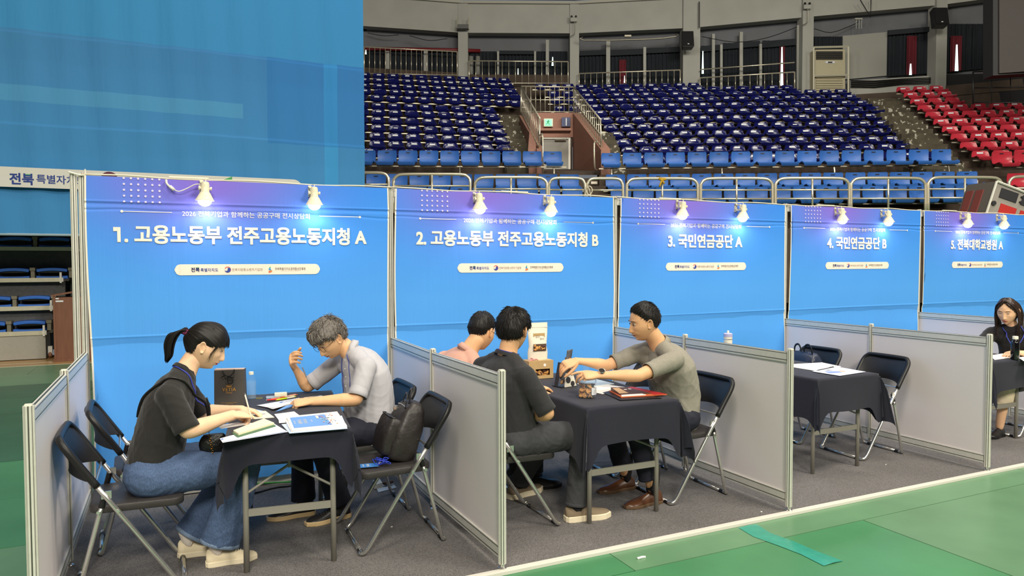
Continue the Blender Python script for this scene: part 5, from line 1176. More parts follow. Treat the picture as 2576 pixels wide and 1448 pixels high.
# ---------------------------------------------------------------- hands
def hand_parts(wr, d, nrm, side, curl=(35, 40, 25), spread=.0, thumb=(35, .6), s=1., pinch=0.):
    """wr wrist, d pointing direction, nrm back-of-hand normal, side +1/-1 = thumb side along cross(nrm,d)."""
    d = unit(d); nrm = unit(nrm-d*(np.asarray(nrm)@d)); lat = np.cross(nrm, d)*side   # towards thumb
    wr = np.array(wr, float); P = lambda x, y, z: wr+(d*x+lat*y+nrm*z)*s
    out = []
    def palm(mb):
        loft(mb, [(P(-.006,0,0), lat*.020*s, nrm*.014*s), (P(-.003,0,0), lat*.026*s, nrm*.0185*s), (P(.02,.001,0), lat*.031*s, nrm*.0175*s), (P(.05,.001,.001), lat*.039*s, nrm*.0155*s), (P(.078,0,.001), lat*.041*s, nrm*.013*s), (P(.092,0,-.001), lat*.037*s, nrm*.010*s), (P(.097,0,-.002), lat*.028*s, nrm*.005*s)])
    out.append(palm)
    yb = [.030, .0105, -.010, -.029]; L = [.074, .082, .076, .060]
    cs = curl if isinstance(curl[0], (list, tuple)) else [curl]*4
    for i in range(4):
        c = [math.radians(q) for q in cs[i]]; a = 0; p = np.array([.084-(.006 if i == 3 else 0), yb[i], -.001]); pts = [P(*(p-[.012,0,0])), P(*p)]; sp = spread*(1.5-i)*.5
        for q, fr in zip(c, (.46, .30, .24)):
            a += q; p = p+np.array([math.cos(a)*math.cos(sp), math.sin(sp)*math.cos(a), -math.sin(a)])*L[i]*fr; pts.append(P(*p))
        out.append(limb(pts, [.0088*s, .0086*s, .0080*s, .0072*s, .0062*s], k=4, up=lat))
    ta, tc = math.radians(thumb[0]), thumb[1]
    p = np.array([.018, .022, -.006]); pts = [P(*p)]; a = ta; dn = tc
    for q, l in ((0, .040), (.35, .032), (.45, .026)):
        a -= q*.8; p = p+np.array([math.cos(a), math.sin(a)*.9, -dn*.55])*l; dn += .15; pts.append(P(*p))
    out.append(limb(pts, [.0135*s, .0115*s, .0098*s, .0078*s], k=4))
    return out

# ---------------------------------------------------------------- clothing helpers
def torso_parts(J, r, wd=1., dp=1., chest=(.165,.115), waist=(.150,.115), hip=(.17,.12)):
    """J: pelvis, waist, chest, neck points; r right vector"""
    P = [J['pelvis'], J['waist'], J['chest'], J['collar']]
    Q = catmull(P, 6); t = np.linspace(0, 3, len(Q)); W = np.interp(t, [0, 1, 2, 2.6, 3], [hip[0], waist[0], chest[0], chest[0]*.80, chest[0]*.42])*wd; Dp = np.interp(t, [0, 1, 2, 2.6, 3], [hip[1], waist[1], chest[1], chest[1]*.80, chest[1]*.5])*dp
    T = np.gradient(Q, axis=0); T /= np.linalg.norm(T, axis=1)[:, None]
    def f(mb):
        rings = []
        for i in range(len(Q)):
            a = r-T[i]*(r@T[i]); a = unit(a); b = np.cross(T[i], a); rings.append((Q[i], a*W[i], b*Dp[i]))
        q0 = rings[0]; rings.insert(0, (q0[0]-T[0]*.03, q0[1]*.75, q0[2]*.75))
        loft(mb, rings)
    return [f]
def person(name, label, J, sk, top, bottom, hair, shoes, female=False, fat=0., smile=0., hs=1., voxel=.008):
    """builds a seated figure from its joints"""
    t = thing(name, label, 'person', tuple(np.array(J['pelvis'])*[1,1,0])); base = np.array(J['pelvis'])*[1,1,0]
    def rel(V): return np.asarray(V)-base
    r = unit(J['shR']-J['shL']); rh = unit(J['hipR']-J['hipL'])
    msk, mlip = sk
    # ---- body: one mesh, coarse under the clothes, fine in arms and hands, head set on the neck
    A = torso_parts(J, r, .80*J.get('w', 1), .76)
    nk = J.get('nr', .054)
    hb = basis(J['face'], J['up']); hc = np.array(J['head'])
    nape = hc+hb@np.array([0, -.026, -.062])
    A += [limb([J['collar']-unit(J['collar']-J['chest'])*.03, (J['collar']+nape)/2-unit(J['face'])*.004, nape], [nk*1.25, nk, nk*1.02], up=r, flat=[.85, .95, .95])]
    A += [limb([J['collar']-[0,0,.035], (J['collar']*.4+J['sh'+s]*.6)-[0,0,.012], J['sh'+s]-[0,0,.01]], [.045, .034, .036]) for s in 'LR']
    A += [limb([J['sh'+s]*.85+J['el'+s]*.15, (J['sh'+s]+J['el'+s])/2, J['el'+s]], [.040, .041, .036]) for s in 'LR']
    A += [limb([J['hip'+s], (J['hip'+s]+J['kn'+s])/2, J['kn'+s]], [.075, .07, .05]) for s in 'LR']
    A += [limb([J['kn'+s], J['kn'+s]*.65+J['an'+s]*.35, J['an'+s]], [.048, .05, .032]) for s in 'LR']
    mb = MB(); V, F, N = fused(A, .009, 3); mb.add(rel(V), F)
    for s in 'LR':
        el, wr = J['el'+s], J['wr'+s]; k = J.get('hand'+s)
        fw = .041 if not female else .042
        nrm = unit(np.array(k['n'], float))
        pr_ = [limb([J['sh'+s]*.45+el*.55, el-unit(el-J['sh'+s])*.02, el+unit(wr-el)*.01, el*.7+wr*.3, el*.25+wr*.75, wr+unit(k['d'])*.006], [.043*fw/.04, .038*fw/.04, .038*fw/.04, fw*1.0, fw*.72, fw*.66], flat=[1,1,1,.95,.80,.72], up=nrm)]
        pr_ += hand_parts(wr, k['d'], nrm, k['side'], k.get('curl', (35,40,25)), k.get('spread', .03), k.get('thumb', (35,.6)), k.get('s', 1.0)*(1.06 if not female else 1.0))
        V, F, N = fused(pr_, .0031, 2); mb.add(rel(V), F)
    hg = head_base('f' if female else ('s' if smile else 'm'), female=female, fat=fat, smile=smile)
    mb2 = MB(); mb2.v = [v.copy() for v in hg.v]; mb2.f = hg.f; mb2.n = hg.n
    HM = M4(hb*hs, hc-base); mb2.xf(HM)
    off = mb.n; mb.v += mb2.v; mb.f += [tuple(i+off for i in f) for f in mb2.f]; mb.m += hg.m; mb.n += mb2.n
    mb.obj('body', [msk, mlip], t, smooth=True)
    # ---- eyes and brows
    W_ = lambda p: (hb@(np.array(p)*hs))+hc-base
    eb = MB(); br = MB(); ew = MB()
    for s in (-1, 1):
        el_ = J.get('lid', 0)
        ew.ball(W_([s*.031, .0765, .0085]), (.0125*hs, .008*hs, (.0052 if not el_ else .003)*hs), 14, 8, M=hb)
        eb.ball(W_([s*.031-.002*J.get('look', 0), .0815, .0078]), (.0052*hs, .0042*hs, (.0046 if not el_ else .0026)*hs), 12, 8, M=hb)
        eb.tube([W_([s*.019, .0815, .0080+.0]), W_([s*.026, .0855, .0125-.003*el_]), W_([s*.036, .0840, .0130-.003*el_]), W_([s*.0445, .0765, .0085])], .0012*hs, 5, smooth=3)
        br.tube([W_([s*.016, .0895, .0265]), W_([s*.028, .0885, .0315]), W_([s*.040, .0815, .0300]), W_([s*.048, .0745, .0245])], [.0022*hs, .0028*hs, .0024*hs, .0010*hs], 6, smooth=3, flat=.6)
    ew.obj('eyes', mat('eye_white', (225, 218, 208), .3), t, smooth=True); eb.obj('iris_and_lashes', mat('dark_eye', (30, 22, 20), .3), t, smooth=True)
    br.obj('eyebrows', mat('eyebrow', J.get('browc', (44, 36, 32)), .8), t, smooth=True)
    # ---- hair
    R, F, Dw, S, hl = hair_cap(hair['style'], hair.get('seed', 3), hair.get('thick', .012)); mh = hair['mat']
    hmb = MB(); hmb.add(R, F)
    g = np.random.default_rng(hair.get('seed', 3))
    if hair['style'] in ('short', 'grey', 'mop', 'crop'):
        ok = np.where(Dw[:,2] > hl+.2)[0]; n = int(2.4*hair.get('n', 420)); idx = g.choice(ok, n)
        crown = unit(np.array([0, -.42, .9]))
        for i in idx:
            d = Dw[i]; tan = d-crown*(d@crown); tan = unit(tan-d*(tan@d)); comb = np.array(hair.get('comb', (0,0,0)), float)
            comb = comb-d*(comb@d); v = unit(tan+comb+d*g.uniform(.02, .30)*hair.get('lift', 1)+g.normal(0, .14, 3)); l = g.uniform(.5, 1.2)*hair.get('len', .022)
            p = R[i]-d*.004; hmb.tube([p, p+v*l*.5+d*.001, p+v*l-d*.005*hair.get('tuck', 1)], [.0015, .0012, .0002], 3, cap=False)
    if 'extra' in hair: hair['extra'](hmb, g, R, Dw, hl)
    hmb.xf(HM)
    if isinstance(mh, list):
        q = 0; hmb.m = [0]*len(hmb.m)
        for k in range(len(F), len(hmb.m)): hmb.m[k] = int((k//6)*7919 % 97) % len(mh)
    hmb.obj('hair', mh, t, smooth=True)
    # ---- trousers
    if bottom:
        bm = bottom; w = bm.get('w', 1.); T = []
        T += [limb([J['pelvis']+rh*.075, J['pelvis']-rh*.075], [.135*bm.get('seat', 1)]*2, flat=[.88,.88], up=unit(J['waist']-J['pelvis']))]
        T += [limb([J['pelvis'], J['pelvis']*.45+J['waist']*.55], [.15, .145], flat=[.8,.8], up=unit(np.cross(rh, J['waist']-J['pelvis'])))]
        for s in 'LR':
            h_, k_, a_ = J['hip'+s], J['kn'+s], J['an'+s]; sh = bm.get('short', .0)
            T += [limb([h_, h_*.5+k_*.5, k_], [.098*w, .088*w, .070*w])]
            low = a_+(k_-a_)*bm.get('hem', .12)
            T += [limb([k_, k_*.55+low*.45, low], [.072*w, .066*w*bm.get('calf', 1), .062*bm.get('flare', 1.)], flat=[1,1,.80], endcap=False, up=rh)]
        V, F, N = fused(T, .0085, 4); V = wrinkle(V, N, bm.get('wr', .007), bm.get('seed', 5), 1.2)
        put_mesh('trousers', rel(V), F, bm['mat'], t)
        for s in 'LR':       # hem ring
            k_, a_ = J['kn'+s], J['an'+s]; low = a_+(k_-a_)*bm.get('hem', .12); d = unit(a_-k_); u1 = unit(np.cross(d, rh)); 
            if 'cuff' in bm:
                G = []
                for f_, rr in ((-.016, .0605), (-.012, .0625), (.002, .0635), (.004, .0615), (.0, .056), (-.02, .054)):
                    G.append([rel(low+d*f_+(rh*math.cos(a)*.80+u1*math.sin(a))*rr*bm.get('flare', 1)) for a in np.linspace(0, 2*PI, 24, endpoint=False)])
                MB().grid(np.array(G), wrap=True).obj('trouser_cuff', bm['cuff'], t, smooth=True)
    # ---- top
    tp = top; S_ = torso_parts(J, r, tp.get('w', 1.)*J.get('w', 1), tp.get('d', 1.), *tp.get('dims', ()))
    S_ += [limb([J['collar']+(J['chest']-J['collar'])*.10, J['collar']*.62+J['sh'+s]*.38+[0,0,.004], J['collar']*.3+J['sh'+s]*.7, J['sh'+s]+[0,0,.0]], [.066, .060, .058, .060]) for s in 'LR']
    if 'hemdrop' in tp: S_ += [limb([J['pelvis']+[0,0,.05], J['pelvis']-unit(J['waist']-J['pelvis'])*tp['hemdrop']], [.172*tp.get('w',1), .178*tp.get('w',1)], flat=[.74,.76], up=unit(np.cross(J['waist']-J['pelvis'], r)))]
    for s in 'LR':
        sh, el = J['sh'+s], J['el'+s]; f_ = tp.get('sleeve', .62); e = sh+(el-sh)*f_
        S_ += [limb([sh, sh*.5+e*.5, e], [.064, .062, tp.get('cuffr', .058)], k=5)]
        fw = unit(np.cross(J['chest']-J['waist'], r)); S_ += [limb([J['chest']*.5+sh*.5, sh-unit(sh-J['chest'])*.02], [.088, .066], flat=[.9,.9])]
    V, F, N = fused(S_, .0075, 5); V = wrinkle(V, N, tp.get('wr', .006), tp.get('seed', 9), 1.)
    # sleeve ends drawn in a little so the cuff edge reads
    put_mesh('shirt', rel(V), F, tp['mat'], t)
    for s in 'LR':
        sh, el = J['sh'+s], J['el'+s]; f_ = tp.get('sleeve', .62); d = unit(el-sh); e = sh+(el-sh)*f_+d*.030; u1 = unit(np.cross(d, r)); u2 = np.cross(d, u1); c = tp.get('cuffr', .058)
        G = [[rel(e+d*q+(u1*math.cos(a)+u2*math.sin(a))*rr) for a in np.linspace(0, 2*PI, 26, endpoint=False)] for q, rr in ((-.035, c*.95), (.0, c*.985), (.024, c*1.0), (.0255, c*.94), (.004, c*.86), (-.02, c*.6))]
        MB().grid(np.array(G), wrap=True).obj('sleeve_cuff', tp['mat'], t, smooth=True)
    # collar
    col = J['collar']; ax = unit(nape-col); fr = unit(J['face']-ax*(J['face']@ax)); sd = np.cross(fr, ax); kind = tp.get('collar', 'crew'); cp = col+ax*(tp.get('cup', .045)-.004)+fr*tp.get('cfr', .0)
    if tp.get('lany'): MB().tube([rel(cp+ax*.010+(fr*math.cos(a)*1.08+sd*math.sin(a)*1.08)*nk*1.10) for a in np.linspace(.9, 2*PI-.9, 24)], .0028, 6).obj('lanyard', tp['lany'], t, smooth=True)
    if kind == 'crew':
        G = []
        for h_, rr in ((-.012, 1.16), (.0, 1.12), (.008, 1.07), (.008, 1.0), (-.01, .98)):
            G.append([rel(cp+ax*(h_-.030*max(0, math.cos(a))*1.0)+(fr*math.cos(a)*1.08+sd*math.sin(a)*1.08)*nk*rr*1.12) for a in np.linspace(0, 2*PI, 30, endpoint=False)])
        MB().grid(np.array(G), wrap=True).obj('neckband', tp['mat'], t, smooth=True)
    else:
        G = []; gap = .32 if kind == 'shirt' else .42
        for h_, rr, tip in ((-.03, 1.12, 0), (.002, 1.02, 0), (.013, 1.00, 0), (.015, 1.05, 0), (.0, 1.14, .4), (-.022, 1.27, 1.2)):
            row_ = []
            for a in np.linspace(gap, 2*PI-gap, 34):
                k = math.cos(a); dn = -.030*max(0, k)-tip*.016*max(0, k)**2; row_.append(rel(cp+ax*(h_+dn)+(fr*math.cos(a)*1.1+sd*math.sin(a)*1.06)*nk*rr*1.08))
            G.append(row_)
        MB().grid(np.array(G), thick=.002).obj('collar', tp.get('cmat', tp['mat']), t, smooth=True)
    # ---- shoes
    for s in 'LR':
        if shoes is None: break
        a_ = J['an'+s]; d = unit(np.array(J['toe'+s])*[1,1,0]); shoe(t, a_, d, shoes, base, J.get('lift'+s, 0.))
    return t, base, hb, hc, W_
def shoe(t, ank, d, spec, base, pitch=0.):
    L = spec.get('L', .27); w = spec.get('w', .047); lat = np.array([-d[1], d[0], 0]); o = np.array([ank[0], ank[1], .012])-d*L*.24; up = np.array([0,0,1.])
    if pitch: up2 = unit(up*math.cos(pitch)+d*math.sin(pitch)); d2 = unit(d*math.cos(pitch)-up*math.sin(pitch)); lift = math.sin(pitch)*L*.75
    else: up2, d2, lift = up, d, 0
    o = o+up*lift
    P = lambda x, y, z: o+d2*x*L+lat*y+up2*z
    st = spec.get('sole_h', .022)
    xs_ = [0, .03, .12, .25, .38, .5, .62, .74, .86, .95, 1.0]; ws = [.35, .68, .78, .76, .74, .82, .95, 1.0, .90, .62, .30]
    tb_ = spec.get('top', [.055, .068, .074, .072, .064, .054, .042, .034, .028, .022, .012])
    mb = MB(); G = []
    for x, wv, h in zip(xs_, ws, tb_):
        ring = []
        for a in np.linspace(0, 2*PI, 18, endpoint=False):
            c, s = math.cos(a), math.sin(a); y = c*w*wv*(1 if s < .2 else 1-.35*(s-.2)); z = st*.8+(h*max(0, s)**.8 if s > 0 else s*.006)
            ring.append(P(x, y, z)-base)
        G.append(ring)
    G = np.array(G); mb.grid(G, wrap=True); n = 18; mb.add(G[0], [tuple(range(n-1,-1,-1))]); mb.add(G[-1], [tuple(range(n))])
    me = mb.mesh('shoe', spec['mat'], True); sh = put('shoe', me, t)
    sm = MB(); G = []
    out = [(x, wv*w*1.07) for x, wv in zip(xs_, ws)]; out[0] = (-.015, .4*w); out[-1] = (1.02, .38*w)
    ol = [P(x, y, 0)-base for x, y in out]+[P(x, -y, 0)-base for x, y in out[::-1]]; ol = np.array(ol)
    c = ol.mean(0); hs_ = [(.97, 0), (1.0, .003), (1.0, st), (.96, st+.004)]
    hh = spec.get('heel', 0)
    G = np.array([[c+(p-c)*q+up2*z+up2*(hh*0) for p in ol] for q, z in hs_]); sm.grid(G, wrap=True); k = len(ol)
    sm.add(G[0], [tuple(range(k-1,-1,-1))]); sm.add(G[-1], [tuple(range(k))]); sm.obj('sole', spec['smat'], sh, smooth=False)
    if spec.get('laces'):
        lb = MB()
        for q in range(5):
            x = .46+.055*q; h = np.interp(x, xs_, tb_)+st*.8; lb.tube([P(x,-.018,h-.006)-base, P(x+.01,0,h+.003)-base, P(x,.018,h-.006)-base], .0028, 5, smooth=2)
        lb.obj('laces', spec['laces'], sh, smooth=True)
    if spec.get('sock') is not None:
        MB().tube([np.array(ank)-base+[0,0,spec.get('sock_h', .15)]-d*.01, np.array(ank)-base, P(.30,0,st+.055)-base], [.047, .040, .036], 14, smooth=4).obj('sock', spec['sock'], t, smooth=True)
V3 = lambda *a: np.array(a, float)
m_lany = mat('blue_lanyard', (52, 64, 160), .6)
sk_w = (mat('skin_light', (238, 196, 160), .5, noise=.04, nscale=12, spec=.35), mat('red_lips', (190, 60, 66), .4))
sk_m = (mat('skin_tan', (226, 178, 134), .5, noise=.05, nscale=12, spec=.35), mat('lips_m', (176, 104, 84), .5))
sk_m2 = (mat('skin_warm', (224, 174, 130), .5, noise=.05, nscale=12, spec=.35), mat('lips_m2', (172, 98, 80), .5))
sk_f5 = (mat('skin_tan_light', (232, 186, 148), .5, noise=.04, nscale=12, spec=.35), mat('lips_f', (188, 92, 84), .45))
m_hb = mat('black_hair', (24, 21, 20), .48, spec=.35); m_hg = mat('salt_pepper_hair', (98, 92, 86), .5, noise=.6, nscale=70, stretch=(1, 3, 1)); m_hg2 = mat('dark_grey_hair', (66, 60, 56), .5); m_hg3 = mat('light_grey_hair', (158, 152, 144), .5); m_hbr = mat('dark_brown_hair', (48, 32, 26), .36, spec=.6)
m_tee = mat('black_cotton', (33, 31, 30), .85, noise=.08, nscale=60, bump=.15, bscale=600, sheen=.15); m_tee2 = mat('black_tee', (38, 38, 40), .85, noise=.06, nscale=50, bump=.12, bscale=600, sheen=.12)
m_denim = mat('blue_denim', (74, 94, 128), .85, noise=.30, nscale=240, stretch=(1, 1, .35), bump=.3, bscale=400)
m_denim2 = mat('denim_hem', (112, 132, 158), .85, noise=.35, nscale=160)
m_shirt = mat('pale_grey_shirt', (182, 181, 186), .8, noise=.02, nscale=40); m_navytr = mat('navy_suit_trousers', (30, 32, 46), .8, noise=.08, nscale=50)
m_pink = mat('salmon_shirt', (206, 158, 138), .8, noise=.03, nscale=30); m_polo = mat('heather_grey_polo', (142, 138, 126), .9, noise=.16, nscale=260, bump=.15, bscale=500)
m_char = mat('charcoal_trousers', (58, 59, 62), .85, noise=.1, nscale=60)
m_cream = mat('cream_canvas', (228, 214, 182), .8); m_creams = mat('cream_rubber', (232, 220, 190), .6); m_lea = mat('black_leather', (36, 34, 34), .35); m_gum = mat('tan_sole', (206, 178, 132), .6)
m_brl = mat('brown_leather', (84, 52, 32), .28, spec=.6); m_brs = mat('brown_sole', (96, 74, 52), .6); m_taupe = mat('taupe_knit', (132, 116, 94), .85); m_socw = mat('white_sock', (232, 222, 212), .85); m_socb = mat('black_sock', (30, 30, 32), .9)

# ---- 1 woman with the ponytail
DY = V3(0, .10, 0)
hc = V3(.663, -1.37, 1.150)
J = dict(pelvis=V3(.405,-1.40,.535), waist=V3(.435,-1.40,.68), chest=V3(.485,-1.40,.865), collar=V3(.555,-1.39,1.015), head=hc, face=V3(.90,-.16,-.40), up=V3(.42,-.08,.9),
  shL=V3(.53,-1.235,.955), shR=V3(.485,-1.545,.935), elL=V3(.64,-1.17,.765), elR=V3(.565,-1.60,.765), wrL=V3(.83,-1.235,.782), wrR=V3(.775,-1.455,.795),
  hipL=V3(.44,-1.31,.535), hipR=V3(.44,-1.49,.535), knL=V3(.865,-1.24,.535), knR=V3(.84,-1.44,.535), anL=V3(.57,-1.22,.10), anR=V3(.70,-1.41,.10), toeL=V3(1,-.1,0), toeR=V3(1,.02,0),
  handL=dict(d=V3(.9,-.25,-.22), n=V3(.2,.1,1), side=-1, curl=(24,30,20), thumb=(30,.5)), handR=dict(d=V3(.82,.42,-.12), n=V3(.0,-.35,1), side=1, curl=[(45,50,25),(55,55,30),(62,55,30),(66,55,30)], thumb=(18,.9)),
  w=.92, lid=1, nr=.050, browc=(60,44,38))
for _k in list(J):
    if _k in ('toeL','toeR'): continue
    if _k in ('pelvis','waist','chest','collar','head') or _k[:2] in ('sh','el','wr','hi','kn','an'): J[_k] = J[_k]+DY
def pony(mb, g, R, Dw, hl):
    s = V3(0, -.108, .030); tie = V3(0, -.116, .030)
    pts0 = [tie, tie+V3(0,-.030,-.004), tie+V3(0,-.052,-.040), tie+V3(0,-.050,-.09), tie+V3(0,-.032,-.14), tie+V3(0,-.030,-.18)]
    back = -1
    for k in range(70):
        a, q = g.uniform(0, 2*PI), math.sqrt(g.uniform(0, 1)); o = V3(math.cos(a)*q, 0, math.sin(a)*q); w = [.012, .026, .034, .034, .026, .012]; e = g.uniform(.85, 1.05)
        pts = [p*1+V3(o[0]*w[i], o[2]*w[i]*.7*(1), o[2]*w[i]*(.9 if i < 2 else .15)) for i, p in enumerate(pts0)]
        pts[-1] = pts[-2]+(pts[-1]-pts[-2])*e*g.uniform(.4, 1.1)
        mb.tube(pts, [.0042, .0046, .0048, .0046, .0036, .0008], 4, smooth=3)
    # fringe strands over the cap and thin side locks
    for k in range(150):
        x = g.uniform(-.060, .060); pts = []
        for z in (.105, .085, .062, .040-.22*abs(x)+g.uniform(-.010, .004)):
            dz = min(.999, z/.126); xx = x*(1.0+.25*(.105-z)/.07); q = max(.0, 1-dz*dz-(xx/.090)**2); pts.append(V3(xx, .1075*math.sqrt(q)+.001, z))
        mb.tube(pts, [.0016, .0020, .0018, .0003], 3, smooth=3, cap=False)
    for s in (-1, 1):
        for k in range(8):
            q = g.uniform(0, 1); pts = [V3(s*(.060+.01*q), .066, .060), V3(s*(.076), .060-.012*q, .022), V3(s*(.0785), .056-.022*q, -.020), V3(s*(.073+.003*q), .056-.02*q+.006*g.normal(), -.055-.03*q)]
            mb.tube(pts, [.0016, .0014, .0010, .0002], 3, smooth=3, cap=False)
    for k in range(60):     # swept-back strands along the side to the tie
        s = g.choice([-1, 1]); z0 = g.uniform(.035, .10); pts = [V3(s*math.sqrt(max(.0001, .082**2*(1-(z0/.125)**2))), .03, z0), V3(s*.070*math.sqrt(max(.02, 1-(z0/.13)**2)), -.055, .02+z0*.55), V3(s*.012, -.114, .030+z0*.08)]
        mb.tube(pts, [.0012, .0024, .0018], 4, smooth=4, cap=False)
W1, b1_, hb1, hc1, Wf = person('person', 'woman with a black ponytail, black T-shirt and blue jeans, writing at the table', J, sk_w,
  dict(mat=m_tee, w=1.08, d=1.12, sleeve=.70, cuffr=.062, wr=.008, seed=4, collar='crew', cup=.026, dims=((.175,.108),(.165,.112),(.172,.118))), dict(mat=m_denim, w=1.10, flare=1.6, calf=1.32, hem=.05, wr=.009, seed=8, cuff=m_denim2), dict(style='pony', mat=m_hb, seed=5, thick=.013, extra=pony), dict(mat=m_cream, smat=m_creams, L=.245, w=.043, sock=m_socw, laces=m_creams, sole_h=.024, sock_h=.05), female=True, hs=1.0)
MB().tube([Wf([0,-.110,.030]), Wf([0,-.130,.029])], .0175, 16).obj('hair_tie', mat('burgundy_hair_tie', (120, 40, 80), .8, noise=.5, nscale=120), W1)
from mathutils.bvhtree import BVHTree
def snapper(t):
    o = [c for c in t.children if c.name.startswith('shirt')][0]; me = o.data
    bv = BVHTree.FromPolygons([v.co for v in me.vertices], [tuple(p.vertices) for p in me.polygons])
    def f(p, off=.004):
        q, n, i, d = bv.find_nearest(Vector(p))
        return np.array(q+n*off) if d < .05 else np.array(p)
    return f
def strap(t, base, pts, r, m, name='lanyard', flat=1., snap=True):
    P = catmull(np.array([np.array(p)-base for p in pts]), 6)
    if snap: sn = snapper(t); P = np.array([sn(p, r*.9*flat+.001) for p in P]); P[1:-1] = (P[:-2]+P[1:-1]*2+P[2:])/4
    MB().tube(P, r, 6, flat=flat).obj(name, m, t, smooth=True)
strap(W1, b1_, [np.array(q)+DY for q in [(.505,-1.40,1.062),(.545,-1.465,1.045),(.60,-1.47,.975),(.645,-1.46,.88),(.665,-1.44,.79),(.672,-1.43,.73)]], .0035, m_lany)
strap(W1, b1_, [np.array(q)+DY for q in [(.372,-1.36,.80),(.385,-1.42,.90),(.44,-1.49,.985),(.52,-1.515,1.0),(.60,-1.50,.95),(.655,-1.47,.86),(.665,-1.45,.76)]], .012, m_lea, 'bag_strap', .35)
strap(W1, b1_, [np.array(q)+DY for q in [(.655,-1.475,.90),(.668,-1.48,.85),(.672,-1.485,.80),(.70,-1.49,.775)]], .005, m_blackp, 'strap_end')

# ---- 2 man with grey hair, white shirt
hc = V3(1.385, -.80, 1.105)
J = dict(pelvis=V3(1.625,-.80,.535), waist=V3(1.625,-.80,.70), chest=V3(1.60,-.80,.875), collar=V3(1.52,-.80,1.015), head=hc, face=V3(-.72,-.34,-.60), up=V3(-.55,-.2,.8),
  shL=V3(1.565,-.985,.945), shR=V3(1.49,-.625,.945), elL=V3(1.485,-1.06,.765), elR=V3(1.285,-.55,.775), wrL=V3(1.235,-1.00,.765), wrR=V3(1.200,-.58,.915),
  hipL=V3(1.60,-.90,.535), hipR=V3(1.60,-.70,.535), knL=V3(1.28,-.93,.54), knR=V3(1.22,-.70,.54), anL=V3(1.41,-.90,.11), anR=V3(1.22,-.75,.11), toeL=V3(-1,-.25,0), toeR=V3(-1,-.02,0),
  handL=dict(d=V3(-1,.05,-.05), n=V3(-.1,-.35,1), side=-1, curl=[(45,45,25),(55,50,30),(60,50,30),(65,50,30)], thumb=(20,.5)), handR=dict(d=V3(-.3,-.62,.60), n=V3(-.93,.30,-.1), side=1, curl=[(50,55,25),(55,55,30),(60,50,30),(62,50,30)], thumb=(35,.9)),
  lid=1, nr=.056, browc=(70,62,56), lookx=0)
def fringe_grey(mb, g, R, Dw, hl):
    for k in range(240):
        x = g.uniform(-.065, .065); pts = [V3(x*.7, .045+.02*g.normal()*.3, .120-.1*x*x/.06), V3(x*.9+.004, .088-.25*abs(x), .100+.006*g.normal()), V3(x*1.02+.008*g.normal(), .112-.45*abs(x), .070), V3(x*1.05+.012*g.normal(), .114-.5*abs(x), .045+.012*g.normal())]
        mb.tube(pts, [.0022, .0028, .0022, .0004], 3, smooth=3, cap=False)
    for k in range(120):
        i = g.integers(len(R)); d = Dw[i]
        if d[2] < hl[i]+.25: continue
        p = R[i]-d*.002; v = unit(V3(g.normal(), .8, .25)); mb.tube([p, p+v*.012+d*.008, p+v*.026+d*.004], [.002, .0016, .0003], 3, cap=False)
M1, b2_, hb2, hc2, Wm = person('person', 'grey-haired man with glasses in a pale short-sleeved shirt, reading with one hand raised', J, sk_m,
  dict(mat=m_shirt, hemdrop=.01, w=1.1, d=1.15, sleeve=.66, cuffr=.059, wr=.007, seed=14, collar='shirt', cup=.030, dims=((.18,.125),(.172,.135),(.178,.135))), dict(mat=m_navytr, w=1.0, flare=1.25, hem=-.02, wr=.007, seed=18), dict(style='grey', mat=[m_hg, m_hg2, m_hg, m_hg3], seed=15, thick=.020, extra=fringe_grey, len=.036, comb=(0,1.2,-.2), n=900, lift=.7), dict(mat=m_lea, smat=m_gum, L=.28, w=.05, sock=m_socb, laces=m_lea), fat=.02, hs=1.02)
gl = MB(); mgl = mat('thin_metal_frame', (60, 56, 54), .3, .8)
for s in (-1, 1):
    c = V3(s*.033, .099, .002); gl.tube([Wm(c+V3(.0235*math.cos(a), -.004*abs(math.cos(a)), .0195*math.sin(a))) for a in np.linspace(0, 2*PI, 25)], .0011, 6)
    gl.tube([Wm([s*.057, .096, .006]), Wm([s*.072, .060, .010]), Wm([s*.078, -.002, .012])], .0011, 6, smooth=3)
gl.tube([Wm([-.010, .100, .004]), Wm([0, .104, .007]), Wm([.010, .100, .004])], .0011, 6, smooth=2)
gl.obj('glasses', mgl, M1)
strap(M1, b2_, [(1.475,-.865,1.01),(1.465,-.895,.95),(1.465,-.90,.86),(1.475,-.89,.77)], .0022, m_lany); strap(M1, b2_, [(1.465,-.80,1.0),(1.45,-.79,.93),(1.455,-.79,.85),(1.47,-.79,.77)], .0022, m_lany)
bt = MB()
sn = snapper(M1)
for k in range(4): bt.ball(sn(V3(1.455, -.845, .975-.055*k)-b2_, .0005), .004, 8, 6)
bt.obj('shirt_button', m_white, M1)

